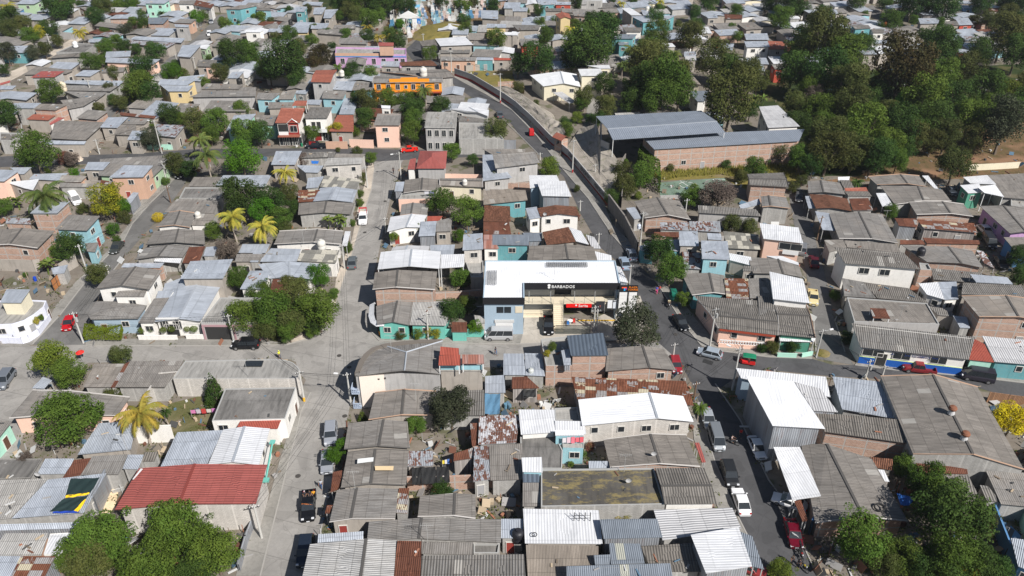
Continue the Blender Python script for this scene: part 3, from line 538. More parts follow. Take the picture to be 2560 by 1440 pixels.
parse('''
@1920,1080
S 3.5 wh op 55,150 320,150 530,640 245,680 t=.2 | long white zinc awning over the pavement, beside grey gabled roof with round tyre shadow
G 3.2 fg bk 330,120 1040,270 1400,890 470,910 k=.35,.5 r=1 | grey gabled roof house by bottom right trees, black tyre lying on roof
S 2.6 rt op 262,690 330,680 398,885 345,895
S 3.2 fg bl 2180,390 2640,410 2760,760 2330,720
S 3 fd pl 1800,450 2000,430 2110,640 1870,600
S 2.8 rt wd 1480,310 1990,360 2000,420 1500,405
S 2.8 tl pl 1025,250 1250,270 1240,380 1050,350
S 2.7 wh wd 1060,370 1160,380 1215,495 1130,490
S 3 fd bl 2120,530 2200,540 2330,700 2190,690
S 3.5 zi bu 2430,1060 2700,1090 2740,1440 2500,1340
S 2.8 zi bl 1860,330 1980,340 1990,375 1880,380
S 2.6 wh bl 1520,370 1740,375 1750,410 1540,405
S 2.7 fg wd 1660,430 1810,460 1880,620 1780,620
@1920,720
S 5.2 wh w 15,-165 350,-90 418,150 50,108 | tall white metal roof with dark slot beside the alley and cream pickup
H 3.6 fd pk -100,75 70,95 100,462 -100,440 k=.25 r=.5
H 3.6 fd dg 60,140 378,155 472,498 108,465 k=.55 r=.5 | ribbed dark roof house with green front and white awning at alley mouth
S 2.5 wh op 108,466 477,500 460,540 120,528 t=.3
S 3.2 cd pl 740,-100 960,-60 1080,100 765,80
S 3.2 fd pl 950,-60 1400,0 1600,145 1095,100
F 3.4 fg gy 790,92 1590,150 1715,362 862,335 p=.2 | flat grey roof with sunken turquoise terrace and rust coloured awning
S 4.3 rt op 1020,200 1172,205 1222,305 1052,300 t=.2 z=3.2
S 3.6 fd w 838,352 2072,490 2010,715 925,590 t=1.3 nw n=school_building | long ribbed roof school building with white front above a blue base
S 3.4 rd gn 2050,500 2165,560 2262,742 2012,715 | mint walled house with red patched roof beside the blue based school front
S 3.5 zw te 2140,478 2700,530 2740,775 2265,735 | teal walled house with off-white roof at the right edge, arched doorway
G 5.8 fb bk 1935,80 2640,110 2740,330 2110,288 k=.62,.62 r=.5 | two-storey framed brick house with tan roof at right edge
S 3.4 wh w 1505,-45 1700,-60 1765,115 1590,65
S 3.4 zi w 1702,-60 1885,-65 1905,110 1767,118
S 2.8 fd pl 1600,180 1740,200 1900,290 1700,270
S 3 zi bl 1850,275 1990,290 2020,400 1920,395
S 4.5 wh bg -320,800 580,888 625,1090 -270,900 t=.2
S 7.0 ws mt -220,880 255,935 570,1405 45,1375 | tall bright white metal roof building leaning over the main street corner
S 5.0 zw mt 265,940 525,1005 700,1240 455,1225
S 3.4 zi bl 645,885 1115,935 1290,1310 740,1210 | sunken zinc roof between high grey parapets by the right street
S 4 fd bk 465,1240 1365,1320 1465,1560 565,1435 t=.3 | dark ribbed roof building with framed brick front wall, right foreground
G 4.5 fg bl 1125,880 2095,990 2560,1815 1450,1660 k=.52,.52 r=1.4 o=.1 | biggest grey gabled roof, right foreground, two rusty turbine ventilators on ridge
S 4.8 fd pl 1950,-55 2540,-25 2600,90 1935,60 
@1280,720
H 3.6 fd pk 1820,75 2640,140 2665,472 2060,400 k=.3 r=.6 | ribbed dark roof shop with pink front and white ring balustrade
S 6.3 gd bk 548,475 912,448 965,672 590,676 t=.3 | tall brick house with slate blue metal roof opposite the plaza
F 4.1 co bk 288,510 560,480 600,775 340,778 p=.5
S 5.2 zi mt 490,625 580,602 590,768 520,770 t=.2 z=4
G 4 fg bk 955,602 1525,610 1640,820 935,832 k=.61,.62 r=.6 | brick sided house with plain grey gabled roof at main junction
S 3.4 rp bl 595,888 1735,930 1822,1172 652,1112 t=.2 | long patchwork of rusty and zinc sheets between brick house and white gable
G 4.5 ws bw 662,1115 1712,1080 1815,1335 700,1375 k=.67,.67 r=.9 | white gabled metal roof on pale block walls beside the main street
S 4 wh w 65,1215 425,1215 440,1440 90,1465
S 4 wh w 430,1325 722,1332 742,1460 440,1452
F 3 co bl 425,1200 655,1190 690,1328 435,1318
S 3 zi bl -85,655 115,655 140,870 -85,868
S 2.8 zi bl 125,650 300,655 330,880 142,872
S 3 rt wd 0,890 150,885 275,1000 0,1005
@640,720
F 6.3 co pl 1832,640 2278,662 2285,832 1825,832 p=.1 nw | pale two-storey block with red roofed rooftop rooms beside the curved grey roof
S 8.0 rd w 1845,585 2028,602 2030,668 1838,668 z=6.2 t=.3 
S 8.0 rd op 1830,676 2044,665 2040,772 1825,772 z=6.2 t=.2
S 7.9 pr op 2062,665 2276,665 2282,756 2060,757 z=6.2 t=.2
G 3.3 fg pl 1190,1045 1800,1032 1790,1272 1125,1318 k=.48,.5 r=.5
S 3.2 fd bl 1802,1028 2285,1018 2288,1272 1850,1275
G 3.3 fg pl 925,1350 1515,1335 1540,1602 880,1612 k=.6,.53 r=.5
F 3.6 co bw -710,728 90,712 200,710 300,720 370,745 415,785 440,820 445,855 400,905 -830,905 p=.12 nw | long flat grey roof with rounded corner along the cross street
F 3.8 cd w -310,1005 400,992 290,1308 -440,1328 p=.15 | blackened stained flat roof beside courtyard lawn
S 3.3 rd w -150,1312 258,1300 215,1405 -190,1400
G 3.4 fg tu 1200,180 1570,138 1535,372 1210,362 k=.58,.5 r=.6 | turquoise corner house with curved white awning and orange plinth
S 3.2 fw tu 1572,138 1960,130 1900,375 1538,368
S 2.1 rt tu 1958,340 2110,342 2112,440 1955,440
S 3 fw bw 2180,270 2288,282 2290,352 2200,352
@640,360
G 5.5 fg bk 1190,1285 1812,1275 1790,1458 1165,1455 k=.37,.38 r=.5 | brick two-storey house with mint corner balcony above the turquoise house
@0,720
F 3.4 co li -200,130 300,118 462,126 440,185 345,262 240,325 120,362 -200,374 p=.2 | lilac white corner house with curved stained roof terrace, left edge
S 5.8 zi cr 65,12 300,14 208,148 0,146 z=3.2 nw
A 3.4 fg bg 960,130 1210,135 1470,175 1378,305 905,312 870,266 ap=1165/200 r=.6 | corner house with fan shaped tan roof behind the clipped box hedge
S 5 fg w 1185,30 1470,12 1440,85 1140,85
S 3.4 fg w 1540,105 1690,95 1535,347 1380,348
S 3.6 zi w 1580,30 1740,20 1690,98 1560,100
F 3.6 co gy 2200,95 2640,95 2600,348 2008,345 p=.15 nw | grey roof terrace with pink carport and umbrella beside white house
S 3.2 fb bl 945,757 1245,757 1110,990 830,990
S 3.2 fg bl 1300,732 1840,728 1650,990 1150,990
S 3.2 rt bl 1248,757 1300,735 1150,992 1108,992
G 3.3 fg pk 330,1020 1300,1092 1170,1276 95,1302 k=.38,.4 r=.4
S 3.2 zi pl 990,1352 1360,1330 1310,1612 775,1665
S 2.6 zi op 430,887 520,922 440,1005 320,1000 t=.2
S 3 fg gn -300,1300 120,1335 -60,1560 -400,1560
G 4 zi w 1652,1010 2235,-70 2005,330 1540,335 k=.55 r=.6 skip
@0,360
G 5.6 fg w 1115,1262 1620,1262 1490,1458 955,1450 k=.5 r=.8 | white upper storey with grey gabled roof behind the fan shaped roof
G 3.3 zi w 1650,1392 2235,1372 2005,1772 1540,1778 k=.6,.55 r=.6 nw | white house with light zinc gable, round topiary shrubs along its front
S 5.5 zi pl 1905,1172 2330,1150 2230,1342 1802,1346 | tall zinc roofed box behind the white topiary house
S 3.6 fg lg 1000,150 1765,105 1520,340 985,315 | long grey roof with pale green side wall at left street's far end
S 4 zi pl 880,180 1100,180 1030,260 840,258
S 5.8 zi so 1240,212 1530,215 1430,330 1090,335 | orange fronted two-storey house with zinc roof and small balcony
S 5 zi pk -200,250 198,262 40,372 -200,372
S 3.5 zi pl 100,235 315,232 240,300 190,300
S 3.2 zi pl 340,300 680,290 600,365 290,350
S 3.4 wh pl 60,382 390,350 330,460 240,440
S 3.2 fb so 620,310 870,320 810,380 580,380
S 3.1 fg bl 590,385 1000,400 1020,432 600,432
S 3 rt pl 1010,358 1092,370 1080,405 1000,395
S 5 zi bk 400,602 700,570 570,692 300,692 | brick two-storey house with pale roof beside the big coconut palm
S 2.7 zr bk 80,740 300,742 310,802 50,792
S 5.4 fg lb 690,705 1000,720 868,866 548,852 | two-storey house with pale blue balcony on the left street
G 5 fg bk -150,865 548,868 375,1042 -220,1018 k=.55 r=.6 | framed brick house with grey gable above beige yard wall, left edge
S 3 fg lb 850,992 985,982 950,1080 870,1072
S 2.8 zi mt 1330,482 1388,486 1300,602 1250,572
F 3.2 cd bl 1850,432 2262,430 2190,542 1790,542 p=.3
S 3.4 fg bl 1940,330 2330,330 2260,427 1880,422
S 3.2 fg bl 1770,548 2190,565 2142,690 1640,682
G 3.4 fg w 1690,684 1962,692 1900,836 1562,830 k=.42,.55 r=.5
S 3.1 fg w 1910,770 2140,770 2100,812 1912,812
S 3.3 fg bl 1965,695 2160,694 2130,765 1940,768
G 3.3 fg bl 1540,872 2042,864 2052,1006 1458,1006 k=.5 r=.5
G 3.3 fg bl 1450,1042 1902,1024 1822,1136 1348,1156 k=.5 r=.5
S 3.1 rt bl 1890,1030 2052,1022 1990,1190 1822,1190
S 2.9 wh op 1560,1122 1822,1132 1800,1190 1540,1172
S 3 zi bk 1240,1192 1642,1186 1602,1236 1212,1232
S 3 zi bl 2062,1030 2182,1020 2140,1120 2030,1120
S 3.4 zi pl 2425,1000 2700,1000 2655,1088 2385,1086
S 3.2 fg pl 2370,1100 2640,1100 2600,1176 2345,1176
S 3 zi w 1795,1345 1905,1350 1790,1400 1640,1400
S 2.6 zi bl 510,1240 680,1205 640,1290 530,1300
@640,360
S 4 zi pl 200,70 457,68 390,206 150,206
S 3.4 fd bl 470,82 800,76 782,130 440,140
S 3.3 fg bl 800,96 1095,100 1062,136 782,132
S 5 fw bw 720,137 1060,135 1055,196 680,216 | tall pale block house with solar strips near the street's far end
S 3.2 zi bl 400,212 680,216 620,286 490,282
S 3.3 fp bl 685,312 1045,356 1006,456 640,426
S 3.1 zi bl 520,340 680,322 620,432 500,442
G 3.3 zi bl 640,438 1012,458 968,583 570,572 k=.45 r=.5
S 3 rp bl 420,460 640,460 578,572 420,582
G 3.3 fg bl 430,592 985,592 948,702 420,706 k=.5 r=.5
G 3.4 fg w 235,872 875,872 848,1004 180,1002 k=.6 r=.5
S 2.7 wh op 890,872 946,872 910,1020 860,1012 t=.1
S 3.2 zi bl 150,1042 450,1050 410,1172 30,1176
S 3.4 fp w 462,1056 832,1062 800,1186 410,1166
G 3.5 zi w 20,1200 650,1200 562,1352 130,1345 k=.5 r=.6
S 4.2 zi w -60,1267 140,1265 88,1450 -160,1450
S 3 rt bl 170,1350 430,1352 400,1500 130,1500
S 4 zi pl -330,312 152,310 90,428 -400,410
S 3.2 zi bl -30,1090 62,1090 20,1178 -60,1178
S 3 zi mt 1400,380 1486,376 1470,472 1385,472
G 3.5 fg bl 1490,360 1840,355 1835,476 1475,492 k=.5 r=.5
H 3.6 fb cr 1835,342 2262,342 2266,432 1835,412 k=.5 r=.4
F 3.2 co pk 1455,492 1880,495 1780,545 1425,552 p=.4
G 3.3 fg pl 1455,605 1730,600 1705,718 1440,716 k=.42 r=.4
G 3.5 wh w 1345,730 1712,712 1640,832 1310,876 k=.58 r=.5
S 3 rd pl 1715,722 1866,720 1832,766 1710,771
S 3.4 zi mt 1650,776 1806,770 1790,916 1625,922
S 3.2 fg pl 1812,770 1962,732 1950,872 1792,876
G 3.2 zw pl 1370,1030 1740,1020 1720,1072 1350,1072 k=.4 r=.3
S 3.2 zi pl 1745,1010 1990,1005 1975,1105 1740,1102
G 4.6 wh op 1248,1080 1848,1075 1835,1245 1215,1252 k=.52 r=.6 | wide white canopy on posts beside central street, fronting brick house
S 4.4 wh op 1850,1105 2085,1100 2080,1226 1842,1242
S 5.8 zi bw 2075,905 2266,890 2272,1050 2066,1062 | tall narrow pale block tower house with zinc roof and square window
F 3 co pl 2092,1165 2272,1165 2275,1330 2150,1330
P 4.8 rr gy 1640,66 1912,70 1897,246 1600,246 r=1.2 | grey walled house with bright red hipped roof at the street corner
S 4.4 rr w 1542,150 1600,142 1590,252 1515,252
S 3 zi gy 2265,106 2375,105 2560,335 2270,368
S 3.2 fg bl 2265,48 2700,50 2690,78 2360,104
S 4.6 fg gy 2365,105 2790,75 2838,188 2395,242 t=1
S 4.2 fb te 2272,450 2695,460 2716,560 2275,606
S 3.5 tl bl 2280,610 2540,622 2546,776 2275,771
S 3.4 rt bl 2275,777 2532,782 2552,902 2275,902
S 4.3 zg te 2365,906 2726,906 2727,1012 2365,1008
S 4.2 pr w 2275,906 2363,906 2430,1046 2275,1046
@1280,360
S 5 wh bg 170,312 447,312 480,380 180,442 t=.2
S 5.8 wh mt 250,376 530,368 597,524 300,517 t=.2 | tall sheet metal box with white metal roof above the clay tiled house
G 4.2 tl w 250,642 642,626 678,720 285,724 k=.47 r=.6 | white house with brown clay tile gable facing the main street
S 4 zi w 135,642 247,626 288,734 175,752 t=.2
S 3.7 tl pl 302,880 565,828 635,976 345,1008 | brown clay tile roof next to a slanted white awning, behind the plaza
S 3.4 wh pl 570,830 690,870 770,1005 640,972
S 3 zg mt 105,888 300,885 300,968 165,972
G 3.6 fg bl 175,1020 815,1026 855,1168 150,1172 k=.56,.58 r=.5
S 3 wh op 820,1070 992,1112 1000,1172 850,1166
S 2.8 zw pl 740,905 822,930 892,1045 800,1042
S 4 wh mt 1025,1210 1086,1230 1162,1386 1080,1372
G 3.6 fg bk 1220,572 1675,566 1785,756 1325,742 k=.5 r=.9 | tan gabled brick house right of the vine covered wall
S 3 zi bl 1140,640 1230,630 1300,740 1222,752
S 3.2 zr bl 1480,782 1765,782 1770,866 1480,852
S 3.2 zr bl 1772,772 2080,772 2090,882 1776,862
S 2.7 rt bk 1420,880 1668,880 1672,930 1420,930
S 3.6 fd gy 1858,612 2440,652 2495,722 1862,686 nw | long narrow dark ribbed roof on a grey wall below the sports court
S 4.8 zi pl 1670,870 1856,870 1870,1020 1675,1016
S 5.6 zi lb 1890,965 2156,970 2175,1156 1900,1146 | light blue two-storey house with zinc roof and barred window
S 3.3 fp pl 2110,870 2465,906 2485,1056 2150,1040
S 3.6 zi pl 1950,890 2090,896 2100,960 1960,952
S 3.2 zi te 1570,960 1680,952 1690,1070 1590,1070
S 3 zi te 1270,1020 1390,980 1420,1080 1290,1062
S 3 wh pl 2170,1090 2390,1130 2400,1216 2180,1160
S 3 zr bl 1700,1076 1890,1082 1890,1252 1720,1242
G 3.3 fg te 1695,1295 2120,1312 2130,1502 1800,1512 k=.65 r=.4
S 3.3 rp bl 2125,1342 2360,1346 2370,1552 2145,1542
S 3.3 fg bl 2365,1346 2560,1336 2720,1530 2380,1542
S 3.2 fd pl 2320,1216 2456,1226 2440,1272 2310,1266
H 4.5 fd bk 2350,300 2715,285 2765,430 2375,408 k=.4 r=.4 | brick house with dark ribbed roof beside the sports court
G 4 fg bl 2490,522 2740,532 2780,645 2500,630 k=.3 r=.3
S 5.5 wh pk 2475,790 2865,835 2912,992 2515,945 nw | salmon pink two-storey house with white roof and railed balcony
S 3 zi bl 2270,610 2470,545 2490,600 2290,650
@1920,360
G 3.2 fg bl -200,1130 300,1190 350,1332 -150,1290 k=.6 r=.4
S 3.4 wh bl -20,1118 140,1120 305,1185 310,1212
G 3.3 fg bl 395,372 718,386 776,506 405,492 k=.4 r=.4
G 3.3 tl bl 415,502 792,546 836,668 480,642 k=.45 r=.4 | brown clay tile gable house beside the narrow right alley
S 2.7 zi op 370,520 415,520 476,642 405,642
S 3.2 fd bl 770,472 1000,472 1042,520 800,517
S 3.4 rc bl 765,440 980,432 1005,478 775,470
S 3 rt bl 810,546 1002,540 1052,662 850,662
S 3 fd bl 720,360 820,360 870,452 760,442
S 3.2 wh bl 700,330 818,325 812,360 700,360
G 3.4 fg bl 610,696 1142,702 1302,992 710,946 k=.55,.55 r=.5
S 3 zi op 470,670 615,692 676,866 545,856
S 3.2 fg bl 562,960 752,955 790,1032 612,1082
S 3.3 fg bl 762,962 1290,1002 1330,1085 795,1032
S 5.8 fd w 665,1030 1355,1085 1525,1252 770,1192 t=.6 nw | long white two-storey house with dark ribbed roof and two barred windows
G 3.5 fg bk 1340,1012 2042,1066 2152,1238 1590,1178 k=.65,.6 r=.5
G 3.4 fg bl 1000,326 1512,318 1582,426 1090,408 k=.62 r=.5
G 3.4 fg bl 1120,416 1742,456 1832,572 1272,606 k=.6,.5 r=.5
S 3 wh op 1080,490 1192,490 1252,622 1142,622
S 3 wh op 1540,316 1602,315 1705,447 1662,442
G 3.8 fg bk 1410,582 1957,602 2052,726 1486,706 k=.6,.6 r=.5
S 3.2 rt mt 1265,740 1482,746 1492,832 1310,816
S 3.3 rp wd 1485,752 2062,792 2096,886 1560,842
S 2.8 rt bk 1545,936 2112,962 2120,1002 1590,992
S 2.7 rt bl 1320,960 1542,960 1572,1002 1322,1002
S 4 wh bl 1950,330 2192,310 2282,402 2022,392
S 4 wh dg 1920,412 2112,396 2150,482 2002,492
S 4.6 ws op 2095,430 2272,405 2360,528 2165,488
S 3.5 fg bl 2194,310 2640,290 2740,560 2335,532
G 3.6 fg pu 2120,622 2662,656 2780,902 2422,896 k=.42 r=.5
S 3.6 fg bu 2356,932 2700,930 2750,1100 2482,1082
F 3 co bl 2430,532 2700,520 2700,632 2430,612
S 3 zs op 2082,1060 2152,1072 2270,1246 2162,1192
S 3.3 fd pl 1635,1242 2132,1286 2240,1402 1652,1352
S 4.4 zi op 2020,1300 2392,1332 2452,1402 2082,1382
F 4.5 co bk 1512,1186 1602,1196 1636,1256 1526,1252
@0,1080
F 3 cd bl -100,256 445,250 312,470 -100,482 p=.1
S 3 zi bl 452,266 738,265 672,416 370,421
S 3 rt bl 742,280 922,256 802,432 618,470
S 3.1 fg bl 922,242 1282,222 1182,422 812,427
S 3 fd bl 1442,202 1582,196 1542,292 1422,292
S 3.3 zi bl 1280,226 1437,226 1382,372 1226,367
S 5 zi w 1772,2 2228,-20 2070,322 1605,348 | light zinc roof bay joined to the white gabled roof behind the red roof
G 5 wh w 2232,-25 2700,-35 2588,326 2080,326 k=.47,.5 r=.5 | white ribbed gable behind the big red roof
G 5.1 rr bw 1390,362 2672,326 2560,716 1146,776 k=.44,.46 r=.5 nw | huge dark red gabled roof on grey block walls, left foreground
S 3.4 fw bl -100,482 478,468 102,862 -100,882
S 3.3 zi bl 480,476 1062,412 836,806 118,862 | zinc roof carrying green, black and yellow tarpaulins
S 3 zi mt -100,925 842,900 802,962 -100,987
S 3 fw so 50,1012 485,1010 412,1234 -100,1240
F 3.1 wh w 488,1006 782,988 610,1236 415,1234 p=.1
S 4 zi bl -100,1238 202,1242 92,1480 -100,1480
S 4 rp mt 206,1242 552,1242 432,1480 95,1480
@640,1080
G 3.3 fg pl 915,206 1526,186 1502,532 848,558 k=.46,.46 r=.5 | grey gable with white and cream roof panels beside the tarpaulin yard
S 3 zr wd 1530,190 1772,190 1772,336 1508,342
S 2.6 rt op 770,400 862,382 842,562 745,602
S 2.6 rt op 710,732 772,730 746,812 690,812
S 3.1 zr bl 2182,150 2325,135 2342,472 2172,497
S 3.2 fg bl 2328,132 2660,112 2668,472 2346,482
S 2.8 rt wd 1980,216 2180,152 2174,262 1974,292
G 3.2 fg pl 808,582 1426,568 1392,868 734,902 k=.33 r=.4
S 3 rp bl 1428,560 1532,560 1510,816 1396,806
G 3.2 fg bl 1640,640 2196,626 2196,864 1618,847 k=.63 r=.4
G 3.3 fg bl 1130,895 2450,872 2450,1106 1110,1086 k=.4,.39 r=.5
S 3.3 fg bl 1656,1095 2170,1105 2166,1226 1656,1217 t=.1
S 3 zi bl 2452,868 2670,868 2675,1062 2452,1060
S 3.2 zi op 622,1022 1076,992 1070,1072 614,1106
G 5.5 fw pl 540,1122 1408,1082 1370,1520 445,1520 k=.65 r=.5 | tall pale corrugated gable at the bottom edge beside central street
S 5.4 rt pl 1412,1086 1656,1092 1640,1520 1374,1520
S 4.5 fd bl 1658,1236 2680,1222 2700,1520 1645,1520 | dark heavily ribbed roof at the bottom edge, left of the dark alley
F 2.5 cd bl 2176,1108 2440,1110 2424,1212 2176,1212 p=.3
S 2.8 rt bk 2140,-90 2228,-90 2232,130 2160,140
S 3.3 zs bl 2232,-158 2642,-176 2602,106 2222,126
S 3 zi bl 2290,-560 2480,-570 2496,-395 2290,-392
@1280,1080
F 3 cd bl 82,48 430,26 508,182 500,366 92,366 p=.15
S 4.6 wh lb 96,256 297,250 306,402 106,397 
S 4.6 wh lb 432,-20 722,-18 722,32 432,34
F 3.1 co lb 492,36 722,34 726,168 496,164 p=.1
G 3.4 fg bk 915,76 1742,30 1880,346 980,352 k=.56,.55 r=.6 | grey gabled roof with wire fence above the mossy slab
S 2.6 rr op 1826,106 1872,106 1938,300 1900,302
S 2.9 zi bl 766,290 1056,290 1072,356 770,362
F 4 mo bl 290,372 1418,358 1530,722 290,746 p=.2 | large flat roof stained black and yellow with moss
H 4.4 fd w 1430,362 1916,356 2052,717 1526,720 k=.42 r=.5 | heavily ribbed dark roof beside the mossy slab
S 3.8 gd bl 105,402 276,402 272,502 110,502
S 3.3 fg bl 108,506 282,502 300,742 106,742
S 3.6 wh pl 110,766 866,782 906,1118 130,1112 | white ribbed roof with a welded iron frame lying on it
S 4.6 zg mt 880,872 1452,866 1506,1052 915,1066 | steel grey ribbed roof with one cream panel, in front of two shrubs
L 3.6 zw bl 1416,777 2202,756 2292,962 1506,1082 t=.2
L 5.5 wh mt 1786,1026 2266,950 2402,1342 1940,1412 t=.1 | bright white ribbed canopy roof with rust streak above the main street
S 3.6 zg op 2272,992 2402,1042 2522,1372 2404,1342
S 3.3 fb bl 140,1126 862,1140 872,1520 160,1520
S 4.4 zg bl 970,1112 1282,1116 1326,1312 992,1322
S 4.2 zg bl 816,1232 990,1224 1002,1324 832,1326
S 4.8 zg bl 546,1342 1582,1312 1622,1520 550,1520 | steel grey ribbed roof cut by the bottom edge
S 3.4 fd bl 1286,1142 1792,1110 1896,1397 1402,1397
S 3 zi bl -20,872 105,870 102,1002 -20,1002
''')
